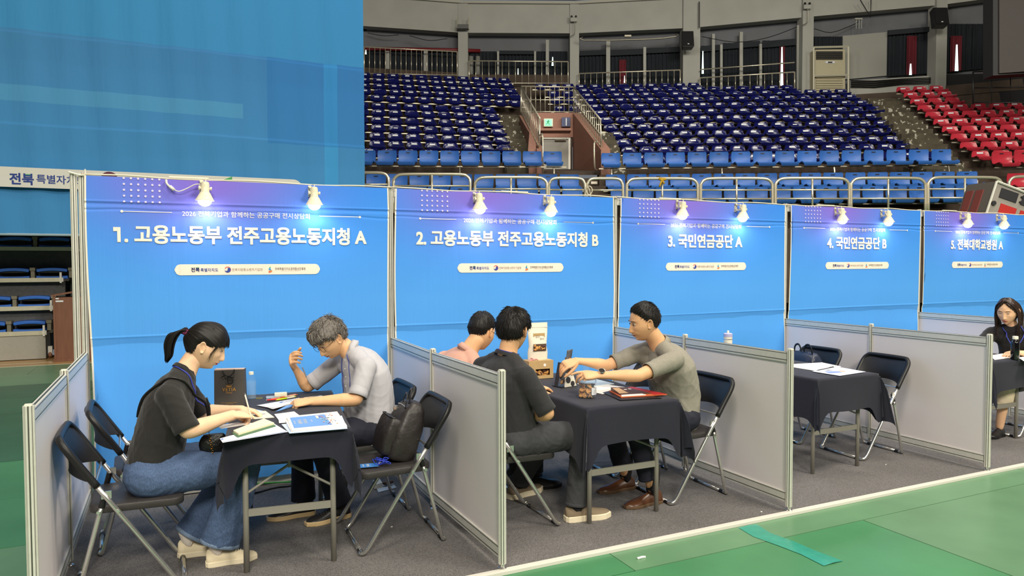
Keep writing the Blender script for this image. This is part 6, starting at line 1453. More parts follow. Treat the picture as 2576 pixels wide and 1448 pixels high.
# ---- 3 man in the black T-shirt, back to the camera
hc = V3(2.375, -1.36, 1.160)
J = dict(pelvis=V3(2.335,-1.42,.535), waist=V3(2.31,-1.415,.69), chest=V3(2.30,-1.40,.865), collar=V3(2.32,-1.385,1.005), head=hc, face=V3(.70,.62,-.20), up=V3(.12,.12,1),
  shL=V3(2.23,-1.225,.935), shR=V3(2.345,-1.585,.92), elL=V3(2.42,-1.16,.72), elR=V3(2.455,-1.66,.705), wrL=V3(2.60,-1.20,.76), wrR=V3(2.44,-1.48,.655),
  hipL=V3(2.37,-1.32,.535), hipR=V3(2.37,-1.52,.535), knL=V3(2.74,-1.22,.535), knR=V3(2.755,-1.55,.53), anL=V3(2.56,-1.02,.10), anR=V3(2.70,-1.56,.10), toeL=V3(1,.3,0), toeR=V3(1,-.12,0),
  handL=dict(d=V3(1,.2,0), n=V3(0,0,1), side=-1, curl=(35,40,25)), handR=dict(d=V3(-.2,1,.0), n=V3(.1,-.1,1), side=1, curl=(30,40,25)), nr=.058)
M3, b3_, hb3, hc3, W3 = person('person', 'man in a black T-shirt and charcoal trousers seen from behind at the cookie table', J, sk_m2,
  dict(mat=m_tee2, lany=m_lany, w=1.12, d=1.12, sleeve=.74, cuffr=.060, wr=.007, seed=24, collar='crew', cup=.030, dims=((.19,.125),(.168,.13),(.17,.13))), dict(mat=m_char, w=1.06, flare=1.18, hem=.02, wr=.009, seed=28, cuff=m_char), dict(style='mop', mat=m_hb, seed=25, thick=.019, len=.032, n=900, lift=.8), dict(mat=m_taupe, smat=m_creams, L=.29, w=.052, sole_h=.032, sock=m_socb), hs=1.06)
gl = MB()
for s in (-1, 1): gl.tube([W3([s*.074,.06,.008]), W3([s*.080,-.002,.010]), W3([s*.080,-.016,-.004])], .0016, 6, smooth=2)
gl.obj('glasses_temple', m_blackp, M3)

# ---- 4 man in the salmon shirt, far side of the partition
hc = V3(2.405, -.80, 1.105)
J = dict(pelvis=V3(2.33,-.82,.535), waist=V3(2.28,-.82,.69), chest=V3(2.24,-.82,.84), collar=V3(2.29,-.81,.965), head=hc, face=V3(.80,.45,-.40), up=V3(.4,.2,.9),
  shL=V3(2.20,-.62,.905), shR=V3(2.28,-1.0,.89), elL=V3(2.38,-.55,.72), elR=V3(2.45,-1.02,.71), wrL=V3(2.60,-.62,.775), wrR=V3(2.62,-.92,.77),
  hipL=V3(2.36,-.72,.535), hipR=V3(2.36,-.92,.535), knL=V3(2.74,-.68,.535), knR=V3(2.74,-.93,.535), anL=V3(2.72,-.66,.10), anR=V3(2.74,-.92,.10), toeL=V3(1,0,0), toeR=V3(1,0,0),
  handL=dict(d=V3(1,0,-.1), n=V3(0,0,1), side=-1, curl=(20,25,15)), handR=dict(d=V3(1,.1,-.1), n=V3(0,0,1), side=1, curl=(20,25,15)), nr=.059)
M2, b4_, hb4, hc4, W4 = person('person', 'man in a salmon pink collared shirt seen from behind beyond the low partition', J, sk_m,
  dict(mat=m_pink, w=1.12, d=1.15, sleeve=.8, cuffr=.068, wr=.006, seed=34, collar='shirt', cup=.034, dims=((.19,.125),(.17,.135),(.17,.13))), dict(mat=m_navytr, w=1.0, flare=1.1, hem=.06, seed=38), dict(style='short', mat=m_hb, seed=35, thick=.015, len=.018, n=900, lift=1.3), dict(mat=m_lea, smat=m_blackp, L=.27, w=.05, sock=m_socb), hs=1.04)
gl = MB()
for s in (-1, 1): gl.tube([W4([s*.074,.075,.006]), W4([s*.080,-.002,.010]), W4([s*.080,-.016,-.004])], .0016, 6, smooth=2)
gl.obj('glasses_temple', m_blackp, M2)

# ---- 5 man in the grey polo
hc = V3(3.335, -1.36, 1.175)
J = dict(pelvis=V3(3.585,-1.36,.535), waist=V3(3.59,-1.365,.69), chest=V3(3.535,-1.37,.87), collar=V3(3.46,-1.37,1.01), head=hc, face=V3(-.90,.20,-.20), up=V3(-.22,0,1),
  shL=V3(3.44,-1.555,.945), shR=V3(3.405,-1.20,.95), elL=V3(3.135,-1.585,.865), elR=V3(3.17,-1.17,.875), wrL=V3(2.895,-1.50,.875), wrR=V3(2.925,-1.19,.925),
  hipL=V3(3.55,-1.46,.535), hipR=V3(3.55,-1.26,.535), knL=V3(3.17,-1.50,.52), knR=V3(3.13,-1.27,.53), anL=V3(3.30,-1.51,.105), anR=V3(3.31,-1.19,.105), toeL=V3(-1,-.05,0), toeR=V3(-1,.0,0),
  handL=dict(d=V3(-1,.14,.05), n=V3(0,-.5,.85), side=-1, curl=[(8,14,8),(34,40,24),(46,42,25),(54,44,25)], thumb=(24,.5)), handR=dict(d=V3(-.95,.05,-.25), n=V3(-.1,-.5,.9), side=1, curl=[(25,25,15),(35,30,20),(40,35,20),(42,35,20)], thumb=(28,.8)), nr=.058, look=1)
M4_, b5_, hb5, hc5, W5 = person('person', 'smiling man in a heather grey polo shirt showing a package across the table', J, sk_m2,
  dict(mat=m_polo, hemdrop=-.02, w=1.12, d=1.15, sleeve=.58, cuffr=.056, wr=.006, seed=44, collar='polo', cup=.032, dims=((.185,.125),(.168,.13),(.172,.13))), dict(mat=m_navytr, w=1.0, flare=1.15, hem=.20, wr=.008, seed=48, cuff=m_navytr), dict(style='short', mat=m_hb, seed=45, thick=.017, len=.026, n=900, comb=(0,.6,0), lift=1.1), dict(mat=m_brl, smat=m_brs, L=.285, w=.05, sock=m_socb, sole_h=.016), smile=1., hs=1.03)
wc = J['wrL']+V3(.02,.0,.0)-b5_; wa = unit(J['elL']-J['wrL'])
wn = unit(V3(0,-.5,.85)-wa*(V3(0,-.5,.85)@wa)); wl = np.cross(wa, wn)
G = [[wc+wa*q+(wn*math.cos(a)*.0255+wl*math.sin(a)*.0305) for a in np.linspace(0, 2*PI, 28, endpoint=False)] for q in (-.010, .010)]
MB().grid(np.array(G), wrap=True, thick=.0025).obj('watch_strap', mat('watch_strap_beige', (206, 196, 180), .6), M4_, smooth=True)
MB().lathe([(0,-.003),(.022,-.003),(.023,.005),(.021,.009),(.019,.0085)], wc+wn*.027, 28, axis=tuple(wn)).obj('watch_case', m_chrome, M4_, smooth=True, auto=40)
MB().lathe([(0,.0084),(.0185,.0084),(.0185,.0092),(0,.0092)], wc+wn*.027, 24, axis=tuple(wn)).obj('watch_dial', m_lea, M4_)
hd = unit(V3(-1,.14,.05)); hn = unit(V3(0,-.5,.85)-hd*(V3(0,-.5,.85)@hd)); MB().tube([J['wrL']-b5_+hd*.10+np.cross(hn,hd)*.012*-1+hn*-.008+(np.cross(hn,hd)*math.cos(a)+hn*math.sin(a))*.0095 for a in np.linspace(0,2*PI,16)], .0018, 5).obj('ring', mat('gold', (214,170,90), .25, 1.), M4_, smooth=True)

# ---- 6 long-haired woman at the right edge
hc = V3(7.63, -1.30, 1.115)
J = dict(pelvis=V3(7.82,-1.30,.535), waist=V3(7.80,-1.30,.68), chest=V3(7.76,-1.31,.835), collar=V3(7.70,-1.31,.955), head=hc, lid=1, face=V3(-1.15,-.26,-.34), up=V3(-.25,-.05,1),
  shL=V3(7.775,-1.475,.90), shR=V3(7.645,-1.155,.90), elL=V3(7.62,-1.55,.735), elR=V3(7.43,-1.13,.745), wrL=V3(7.42,-1.50,.775), wrR=V3(7.22,-1.25,.77),
  hipL=V3(7.80,-1.39,.535), hipR=V3(7.80,-1.21,.535), knL=V3(7.44,-1.42,.53), knR=V3(7.42,-1.22,.53), anL=V3(7.38,-1.40,.10), anR=V3(7.30,-1.20,.10), toeL=V3(-1,-.1,0), toeR=V3(-1,0,0),
  handL=dict(d=V3(-1,.1,-.05), n=V3(0,0,1), side=-1, curl=(30,30,20)), handR=dict(d=V3(-1,-.1,-.05), n=V3(0,0,1), side=1, curl=(30,30,20)), w=.88, nr=.048, browc=(62,46,40))
def longhair(mb, g, R, Dw, hl):
    for s in (-1, 1):
        for k in range(300):
            q = g.uniform(0, 1); a = -.9+q*1.9
            y0 = .045-.12*q; pts = [V3(s*.01, .060-.08*q, .122), V3(s*(.060+.006*g.normal()*.4), .062-.11*q, .080), V3(s*(.086), y0-.005, .02), V3(s*(.092+.006*g.normal()*.5), y0-.01, -.06), V3(s*(.088+.008*g.normal()*.5), y0+.005, -.14), V3(s*(.080+.014*g.normal()*.6), y0+.03+.01*g.normal(), -.21-.05*q)]
            mb.tube(pts, [.0016, .0022, .0026, .0026, .0022, .0006], 3, smooth=3, cap=False)
DX = V3(-.23, 0, 0)
for _k in list(J):
    if _k in ('toeL','toeR'): continue
    if _k in ('pelvis','waist','chest','collar','head') or _k[:2] in ('sh','el','wr','hi','kn','an'): J[_k] = J[_k]+DX
W6, b6_, hb6, hc6, WW6 = person('person', 'woman with long dark brown hair in a black top at the right edge', J, sk_f5,
  dict(mat=m_tee, w=1.06, d=1.1, sleeve=.62, cuffr=.060, wr=.005, seed=54, collar='crew', cup=.022), dict(mat=mat('cream_skirt', (222, 206, 176), .85), w=1.25, flare=1.5, hem=.45, wr=.008, seed=58), dict(style='long', mat=m_hbr, seed=55, thick=.012, extra=longhair), dict(mat=m_lea, smat=m_blackp, L=.235, w=.042), female=True, hs=1.0)
strap(W6, b6_, [np.array(q)+DX for q in [(7.70,-1.375,.975),(7.665,-1.43,.93),(7.62,-1.43,.86),(7.585,-1.40,.79)]], .004, m_lany); strap(W6, b6_, [np.array(q)+DX for q in [(7.635,-1.26,.965),(7.59,-1.31,.91),(7.575,-1.36,.84),(7.575,-1.39,.79)]], .004, m_lany)
# ================================================================== THINGS ON THE TABLES, CHAIRS AND FLOOR
ZT_ = .7365
def flat(name, label, cat, px, z, th, m, group=None, curve=0):
    """a sheet or booklet given by the photo positions of its corners, lying at height z"""
    P = [onZ(x, y, z) for x, y in px]; c = sum(P)/len(P)
    o = MB().hexa([p-c for p in P]+[p-c+[0,0,th] for p in P]).obj(name, m, None, loc=c) if len(P) == 4 else None
    tag(o, label, cat, group); return o, c
m_dkbag = mat('charcoal_paper_bag', (74, 70, 66), .6, noise=.04); m_goldp = mat('gold_foil', (214, 160, 84), .4, .4); m_rope = mat('black_rope', (16, 16, 17), .9)
m_glass = mat('clear_plastic', (170, 190, 205), .05, spec=1., alpha=.07); m_water = mat('water', (190, 222, 244), .02, alpha=.10, spec=1.)
m_blueprint = mat('brochure_blue', (112, 160, 224), .5); m_sheet = mat('printed_sheet', (236, 236, 240), .6); m_ink = mat('print_ink_blue', (70, 104, 180), .6); m_inkg = mat('print_ink_grey', (150, 150, 156), .6)
# shopping bag
A, B = onZ(541, 1031, ZT_), onZ(618, 1040, ZT_); d = unit((B-A)*[1,1,0]); yaw = math.atan2(d[1], d[0])*.35
t = thing('shopping_bag', 'charcoal paper shopping bag with gold lettering and black rope handle', 'bag', (A[0]+.082, A[1]+.02, ZT_), yaw)
MB().hexa([(-.083,-.02,0),(.083,-.02,0),(.083,.055,0),(-.083,.055,0),(-.083,-.010,.222),(.083,-.010,.226),(.083,.035,.228),(-.083,.035,.222)]).obj('body', m_dkbag, t)
MB().box((-.081,-.006,.2225),(.081,.032,.229)).obj('inner_paper', mat('bag_inside_pink', (208, 178, 160), .7), t)
tm = lambda x, z: M4(FACE_Y@rotx(-.045), (x, -.0225+z*.045-.0003, z))
letters('lettering', 'VETIA', .076, .020, m_goldp, t, tm(.0, .112), bold=.012, space=1.15); letters('lettering', 'PARIS', .034, .0085, m_goldp, t, tm(.0, .093))
letters('small_print', '공공구매 전시상담회 전북 여성기업 제품 안내', .088, .0055, m_goldp, t, tm(.0, .036)); letters('small_print', 'T. 2026 0000 0000', .040, .004, m_goldp, t, tm(.0, .029))
mb = MB(); cy = -.0225+.128*.045-.0006
for a, b in ((-.012,.0),(-.006,.004),(0,.007),(.006,.004),(.012,.0)): mb.add([(a-.0028,cy,.129),(a+.0028,cy,.129),(a*1.25,cy+.0003,.139+b)], [(0,1,2)])
mb.box((-.011,cy-.0002,.126),(.011,cy+.0002,.129)); mb.obj('crown_emblem', m_goldp, t)
mb = MB(); y = -.020
for pts in ([(-.034,y+.005,.222),(-.030,y,.213),(-.018,y-.004,.198),(-.002,y-.008,.190),(.010,y-.004,.182),(.030,y-.004,.183)], [(.030,y+.004,.228),(.028,y,.212),(.016,y-.006,.196),(.0,y-.008,.188),(-.018,y-.006,.196),(-.038,y-.002,.184)], [(-.001,y-.008,.190),(-.006,y-.007,.165),(.004,y-.006,.148),(.018,y-.006,.150),(.024,y-.006,.168),(.014,y-.008,.188)]):
    mb.tube(pts, .0030, 7, smooth=5)
mb.ball((.002,y-.008,.190), (.007,.005,.006), 10, 7); mb.obj('rope_handle', m_rope, t, smooth=True)
# water bottle
b0 = onZ(633, 1002, ZT_)
def bottle(name, loc, label, prof, liquid, cap, cols, cat='bottle'):
    t = thing(name, label, cat, loc)
    MB().lathe(prof, n=28).obj('bottle_body', cols[0], t, smooth=True, auto=40)
    if liquid: MB().lathe(liquid, n=28).obj('liquid', cols[1], t, smooth=True, auto=40)
    mb = MB().lathe(cap, n=24); mb.obj('cap', cols[2], t, smooth=True, auto=40); return t
rib = [(.002,0),(.026,.001),(.030,.006)]+[(.030-.0022*(i%2), .012+.0085*i) for i in range(9)]+[(.030,.092),(.030,.100),(.0285,.115),(.024,.128),(.016,.140),(.0125,.146),(.0125,.152)]
bottle('water_bottle', tuple(b0), 'clear plastic water bottle with a white cap beside the shopping bag', rib, [(.002,.003),(.026,.004),(.027,.1),(.026,.108),(.001,.108)], [(.001,.150),(.0145,.150),(.0145,.166),(.012,.168),(.001,.168)], (m_glass, m_water, m_white))
# small plastic case, rubber band, pens
c = onZ(697, 1000, ZT_); t = thing('plastic_case', 'small clear plastic box with cream contents at the back of table one', 'box', tuple(c), -.1)
MB().box((-.065,-.020,0),(.02,.022,.012)).obj('case_bottom', mat('frosted_plastic', (214, 226, 230), .3, trans=.55, alpha=.9), t, bevel=.003)
MB().box((-.015,-.005,.006),(.060,.028,.030)).obj('eraser_block', mat('cream_block', (234, 230, 206), .6), t, bevel=.004); MB().box((-.018,-.008,.0),(.063,.031,.004)).obj('case_lid', m_glass, t)
c = onZ(652, 1001, ZT_); o = MB().tube([(.018*math.cos(a)*1.1,.022*math.sin(a),.001) for a in np.linspace(0,2*PI,20)], .0012, 5).obj('rubber_band', mat('olive_rubber', (170,160,60), .6), loc=c); tag(o, 'yellow rubber band on the navy cloth beside the water bottle', 'rubber band')
def pen(label, P0, P1, cols, r=.0045, name='pen'):
    P0, P1 = np.array(P0), np.array(P1); t = thing(name, label, 'pen', tuple(P0)); D_ = P1-P0
    MB().tube([D_*.10, D_*.55], r, 10).obj('grip', cols[0], t, smooth=True, auto=40); MB().tube([D_*.55, D_*.93], r*.97, 10).obj('barrel', cols[1], t, smooth=True, auto=40)
    MB().tube([D_*0, D_*.04, D_*.10], [.0007, .0022, r], 8).obj('tip', cols[2], t, smooth=True); MB().tube([D_*.93, D_], r*.6, 8).obj('end_button', cols[2], t)
    MB().tube([D_*.70+[0,0,r+.001], D_*.93+[0,0,r+.0015]], .0013, 5).obj('clip', cols[2], t); return t
red, org, lime = mat('pen_red', (210, 50, 44), .35), mat('pen_orange', (232, 120, 60), .35), mat('pen_lime', (196, 214, 40), .35)
zz = ZT_+.006
pen('orange and white pen lying behind the others at the back of table one', onZ(676, 1005, zz), onZ(748, 992, zz), (org, mat('pen_peach', (232,190,170), .4), org))
pen('lime and white highlighter pen at the back of table one', onZ(693, 1006, zz), onZ(744, 997, zz), (lime, m_white, lime), .0055)
pen('red pen with a silver tip lying in front of the highlighter', onZ(668, 1006, zz), onZ(706, 1003, zz), (red, red, m_chrome))
# open brochure
t = thing('open_brochure', 'large open blue-white brochure under the grey-haired man\'s hand', 'brochure', (0,0,0))
def page(pts, name, m):
    G = []
    for (a, b, h) in pts: G.append([onZ(*a, ZT_)+[0,0,h], onZ(*b, ZT_)+[0,0,h]])
    G = catmull2(G); MB().grid(G, thick=.0012).obj(name, m, t, smooth=True)
def catmull2(G):
    G = np.array(G); out = np.stack([catmull(G[:,k], 5) for k in range(G.shape[1])], 1); return out
page([((645,1020),(752,1001),.002),((672,1026),(760,1006),.004),((690,1033),(775,1010),.012),((712,1022),(800,1006),.028),((735,1016),(816,1006),.022),((770,1014),(828,1006),.004)], 'page', m_sheet)
page([((690,1038),(770,1014),.003),((705,1032),(785,1012),.010),((722,1026),(800,1010),.016)], 'page', m_blueprint)
o, c = flat('printed_block', 'x', 'x', [(700,1012),(716,1014),(726,1011),(712,1009)], ZT_+.019, .0006, m_ink); 
for k in ('label','category'): del o[k]
o.parent = t
o, c = flat('printed_block', 'x', 'x', [(726,1010),(742,1011),(748,1008),(734,1007)], ZT_+.016, .0006, m_ink)
for k in ('label','category'): del o[k]
o.parent = t
o, c = flat('paper_pad', 'pale yellow pad under the raised elbow of the grey-haired man', 'paper', [(764,1001),(800,996),(818,1006),(778,1010)], ZT_, .004, mat('yellow_paper', (226, 206, 150), .7))
o, c = flat('paper_sheet', 'white printed sheet under the reading man\'s left hand', 'paper', [(690,1042),(740,1035),(760,1050),(706,1063)], ZT_, .002, m_sheet)
o, c = flat('paper_sheet', 'white sheet poking out left of the blue booklet stack', 'paper', [(700,1050),(722,1048),(730,1062),(702,1064)], ZT_+.0025, .001, m_paper)
o, c = flat('envelope', 'pale envelope with a faint round stamp beside the woman\'s writing hand', 'envelope', [(620,1036),(668,1034),(690,1050),(640,1054)], ZT_, .003, mat('envelope_cream', (226, 220, 204), .7))
MB().lathe([(.009,.0031),(.0105,.0031),(.0105,.0036),(.009,.0036)], onZ(663,1042,ZT_)-c, 18).obj('stamp', m_inkg, o)
o, c = flat('leaflet', 'light blue leaflet behind the envelope', 'leaflet', [(612,1034),(640,1029),(664,1034),(640,1042)], ZT_-.001, .0015, mat('leaflet_blue', (186, 214, 238), .6))
# booklets, right front of table one
def quad_local(px, z): return [onZ(x, y, z) for x, y in px]
o, c = flat('booklet', 'lowest pale blue booklet sticking out under the printed stack', 'booklet', [(708,1068),(860,1046),(874,1078),(728,1090)], ZT_+.0005, .003, mat('booklet_blue', (198, 214, 240), .6), 'booklets at the table corner')
o, c = flat('booklet', 'middle cream booklet of the stack at the front corner of table one', 'booklet', [(718,1060),(850,1040),(873,1073),(732,1086)], ZT_+.004, .006, m_paper, 'booklets at the table corner')
t = thing('booklet', 'top booklet with a blue cover, white title and drawn crowd at the table corner', 'booklet', (0,0,0), 0, 'booklets at the table corner')
zt = ZT_+.0105; Q = quad_local([(721,1049),(848,1036),(872,1070),(734,1083)], zt); MB().hexa(Q+[q+[0,0,.004] for q in Q]).obj('cover', m_paper, t)
def uv(u, v, dz=.0052): a = Q[3]+(Q[2]-Q[3])*u; b = Q[0]+(Q[1]-Q[0])*u; return a+(b-a)*v+[0,0,dz-.0006]
MB().add([uv(.05,.10), uv(.74,.10), uv(.72,.88), uv(.05,.88)], [(0,1,2,3)]).obj('blue_print', m_blueprint, t)
ux = unit(Q[2]-Q[3]); uy = unit(Q[0]-Q[3]); 
Rt = np.stack([-uy, ux, np.cross(-uy, ux)], 1)
for (u, txt, wd, hh, m) in ((.10, '공공구매 우수기업', .075, .008, m_white), (.20, '전시상담회', .10, .020, m_white), (.30, '참가기업 안내', .10, .017, m_white), (.42, '2026 전라북도', .055, .008, m_white)):
    letters('cover_lettering', txt, wd, hh, m, t, M4(Rt, uv(u, .5, .006)), bold=.018)
mb = MB(); g = np.random.default_rng(3); cc_ = [m_red, m_gold, m_white, m_ltblue, mat('print_peach', (232,180,140), .6), m_grn]
for k in range(46):
    p = uv(g.uniform(.60,.86), g.uniform(.14,.84), .0062); a = g.uniform(0, PI); w, h = g.uniform(.003,.009), g.uniform(.0015,.004)
    e1 = np.array([math.cos(a), math.sin(a), 0]); e2 = np.array([-math.sin(a), math.cos(a), 0]); mb.add([p-e1*w-e2*h, p+e1*w-e2*h, p+e1*w*.6+e2*h, p-e1*w*.8+e2*h], [(0,1,2,3)], k % 6)
mb.obj('drawn_crowd', cc_, t); MB().add([uv(.53,.62,.0062), uv(.58,.62,.0062), uv(.58,.82,.0062), uv(.53,.82,.0062)], [(0,1,2,3)]).obj('round_seal', m_white, t)
# sheets and notebook under the woman's hand
o, c = flat('form_sheet', 'white printed form with a blue edge at the front left of table one', 'paper', [(553,1103),(690,1066),(724,1086),(560,1113)], ZT_, .0015, m_sheet)
Qf = quad_local([(553,1103),(690,1066),(724,1086),(560,1113)], ZT_+.0017)
mb = MB(); f = lambda u, v: Qf[0]+(Qf[1]-Qf[0])*u+((Qf[3]+(Qf[2]-Qf[3])*u)-(Qf[0]+(Qf[1]-Qf[0])*u))*v-c
for v in (.25, .4, .55, .7): mb.add([f(.05,v), f(.93,v), f(.93,v+.015), f(.05,v+.015)], [(0,1,2,3)])
mb.add([f(.02,.80), f(.98,.93), f(.98,.97), f(.02,.86)], [(0,1,2,3)], 1); mb.add([f(.01,.1), f(.05,.1), f(.05,.3), f(.01,.3)], [(0,1,2,3)], 1); mb.obj('printed_lines', [m_inkg, m_ink], o)
t = thing('notebook', 'open cream notebook with a dark green cover under the writing hand', 'notebook', (0,0,0))
Qn = quad_local([(584,1090),(668,1058),(694,1072),(598,1100)], ZT_+.002); MB().hexa(Qn+[q+[0,0,.004] for q in Qn]).obj('cover', mat('green_cover', (84, 120, 84), .6), t)
Qn = quad_local([(587,1086),(664,1056),(690,1067),(600,1094)], ZT_+.006); MB().hexa(Qn+[q+[0,0,.009] for q in Qn]).obj('page_block', mat('cream_pages', (238, 228, 196), .7), t)
o, c = flat('paper_sheet', 'thin white sheet seen beside the woman\'s near forearm', 'paper', [(545,1070),(600,1062),(640,1064),(556,1078)], ZT_, .001, m_paper)
# pens held in hands
pen('slim white pen held upright in the writing woman\'s hand', (.872,-1.345,.757), (.842,-1.30,.895), (mat('pen_cream', (222,210,184), .4), m_white, m_chrome), .0042)
pen('clear patterned pen held in the grey-haired man\'s raised hand', (1.262,-.70,.845), (1.215,-.66,.985), (mat('pen_grey', (120,120,126), .3), m_glass, m_chrome), .0042)
# black quilted shoulder bag on the lap with chain
t = thing('shoulder_bag', 'small black quilted bag with a gold chain on the ponytailed woman\'s lap', 'bag', (.685, -1.37, .61))
m_quilt = mat('quilted_black', (22, 20, 20), .28, bump=.5, bscale=90)
G = []
for v in np.linspace(0, 1, 9):
    w = .070*math.sin(PI*(.12+.76*v))**.4; G.append([(math.cos(a)*w, math.sin(a)*.028*math.sin(PI*(.1+.8*v))**.5, v*.10) for a in np.linspace(0, 2*PI, 20, endpoint=False)])
mb = MB().grid(np.array(G), wrap=True); mb.add(G[-1], [tuple(range(20))]); mb.add(G[0], [tuple(range(19,-1,-1))]); mb.obj('bag_body', m_quilt, t, smooth=True)
ch = MB(); 
for k in range(16):
    p = V3(-.030+.0016*k, -.034+.0, .165-.0105*k); ch.tube([p+rotz(k*1.57)@V3(.0045*math.cos(a), 0, .0065*math.sin(a)) for a in np.linspace(0, 2*PI, 9)], .0011, 4)
ch.obj('gold_chain', mat('gold', (214,170,90), .25, 1.), t)
# backpack on the chair
t = thing('backpack', 'black nylon backpack leaning on the folding chair', 'bag', (1.665, -1.30, .458), 0)
m_nyl = mat('black_nylon', (42, 38, 37), .42, bump=.55, bscale=16, noise=.1, nscale=10); lean = roty(.33)
def sack(prof, seed, amp, name, m, t, M, n=48, pw=.55):
    """a soft bag from rounded-rectangle sections: (z, half width, half depth, x shift)"""
    G = []
    for z, w, d_, sx in catmull(np.array(prof), 4):
        G.append([(sx+math.copysign(abs(math.cos(a))**pw, math.cos(a))*d_, math.copysign(abs(math.sin(a))**pw, math.sin(a))*w, z) for a in np.linspace(0, 2*PI, n, endpoint=False)])
    G = np.array(G); mb = MB().grid(G, wrap=True); mb.add(G[0], [tuple(range(n-1,-1,-1))]); mb.add(G[-1], [tuple(range(n))]); me = mb.mesh('q', m)
    nn = np.empty(len(me.vertices)*3); me.vertices.foreach_get('normal', nn); V = wrinkle(np.concatenate(mb.v), nn.reshape(-1,3)*-1, -amp, seed, 1.3); bpy.data.meshes.remove(me)
    return put_mesh(name, V@np.array(M).T+[-.02,0,0], mb.f, m, t)
sack([(.0,.095,.060,0),(.015,.125,.085,0),(.09,.135,.092,0),(.18,.128,.088,.002),(.25,.115,.078,.006),(.30,.098,.060,.010),(.335,.070,.035,.012),(.34,.03,.015,.012)], 71, .009, 'bag_body', m_nyl, t, lean)
sack([(.012,.085,.03,-.075),(.03,.105,.048,-.080),(.12,.112,.055,-.085),(.20,.108,.050,-.082),(.225,.100,.045,-.080)], 72, .006, 'front_pocket', m_nyl, t, lean)
L = lambda *p: lean@np.array(p)+[-.02,0,0]
MB().tube([L(-.098,-.098,.226), L(-.122,-.075,.226), L(-.126,.0,.227), L(-.122,.075,.226), L(-.098,.098,.226)], .0045, 6, smooth=4).obj('pocket_hem', m_lea, t, smooth=True)
MB().tube([L(-.03,-.05,.32), L(-.035,-.045,.375), L(-.03,-.01,.405), L(-.02,.03,.385), L(-.015,.04,.33)], .007, 8, smooth=5, flat=.6).obj('handle', m_lea, t, smooth=True)
MB().tube([L(-.05,-.07,.29), L(-.055,-.06,.345), L(-.052,-.02,.375), L(-.045,.02,.35), L(-.04,.03,.31)], .0055, 8, smooth=5, flat=.6).obj('handle', m_lea, t, smooth=True)
MB().tube([L(-.050,-.07,.298), L(-.052,.0,.302), L(-.050,.07,.298)], .0035, 6, smooth=4).obj('zipper', m_chrome, t, smooth=True)
MB().lathe([(0,0),(.018,0),(.018,.004),(.010,.006),(0,.006)], L(-.066,.045,.268), 16, axis=(-.9,-.3,.3)).obj('metal_badge', m_chrome, t)
for p in ((-.10,-.088,.15), (-.03,-.095,.24)): MB().tube([L(*p), L(p[0],p[1]-.01,p[2]-.02), L(p[0],p[1]-.008,p[2]-.055)], .0028, 5).obj('zip_pull', m_blackp, t)
MB().box((-.012,-.002,-.012),(.012,.002,.012)).xf(M4(lean@rotz(.3), L(-.05,-.095,.19))).obj('buckle', m_chrome, t)
MB().tube([L(.06,-.06,.30), L(.085,-.075,.2), L(.07,-.09,.1), L(.03,-.09,.03)], .010, 8, smooth=5, flat=.35).obj('shoulder_strap', m_nyl, t, smooth=True)
# name badge with blue lanyard on the chair seat
zc_ = .462; t = thing('name_badge', 'blue printed name badge with a coiled blue lanyard on the chair seat', 'badge', tuple(onZ(930, 1170, zc_)), -.15)
MB().box((-.055,-.034,0),(.045,.034,.002)).obj('card', mat('badge_blue', (58, 124, 196), .3), t); MB().box((-.058,-.037,-.0005),(.048,.037,.0012)).obj('sleeve', m_glass, t)
letters('badge_lettering', '참가기업', .045, .015, m_white, t, M4(rotz(-PI/2), (-.01, 0, .0024)), bold=.018); letters('badge_lettering', '공공구매 상담회', .045, .009, m_white, t, M4(rotz(-PI/2), (-.035, 0, .0024)), bold=.01)
g = np.random.default_rng(8); pts = [V3(.045,0,.003)]
for k in range(22): pts.append(V3(.075+.030*math.cos(k*1.35)+g.normal(0,.008), .0+.042*math.sin(k*1.1)+g.normal(0,.008), .008+.007*(k%4)))
pts += [V3(.02,.045,.02), V3(.03,.07,.012), V3(.08,.075,.01)]
MB().tube(pts, .0024, 5, smooth=5).obj('lanyard', mat('bright_blue_cord', (40, 62, 176), .5), t, smooth=True); MB().tube([V3(.045,0,.004), V3(.058,.004,.010), V3(.066,.0,.006)], .003, 6).obj('clip', m_chrome, t)
# floor things in booth one
o, c = flat('leaflet', 'pale blue-white leaflet lying on the carpet under the chairs of booth one', 'leaflet', [(944,1222),(985,1212),(998,1226),(952,1238)], .014, .002, mat('leaflet_pale', (196, 206, 214), .6))
o, c = flat('small_box', 'small white carton with a dark brown product on the carpet under the chairs', 'box', [(938,1218),(955,1214),(962,1224),(942,1230)], .016, .03, m_white)
o = MB().ball((0,0,.02), (.035,.02,.016), 12, 8).ball((.03,.012,.018), (.02,.015,.012), 10, 6).obj('brown_figurine', m_brl, loc=onZ(974, 1221, .016), smooth=True); tag(o, 'small dark brown object on the leaflet under the chairs', 'trinket')
o = MB().tube([onZ(640,1216,.03), onZ(680,1214,.03), onZ(720,1212,.03), onZ(765,1210,.03)], .006, 6, smooth=3).obj('green_cable', mat('green_cable', (60, 150, 70), .5), smooth=True); tag(o, 'green cable on the carpet along the banner foot in booth one', 'cable')
o = MB().tube([onZ(640,1240,.02), onZ(690,1226,.02), onZ(725,1222,.02), onZ(770,1214,.02)], .006, 6, smooth=3).obj('black_cable', m_blackp, smooth=True); tag(o, 'black cable curving over the carpet behind table one', 'cable')
g = np.random.default_rng(5)
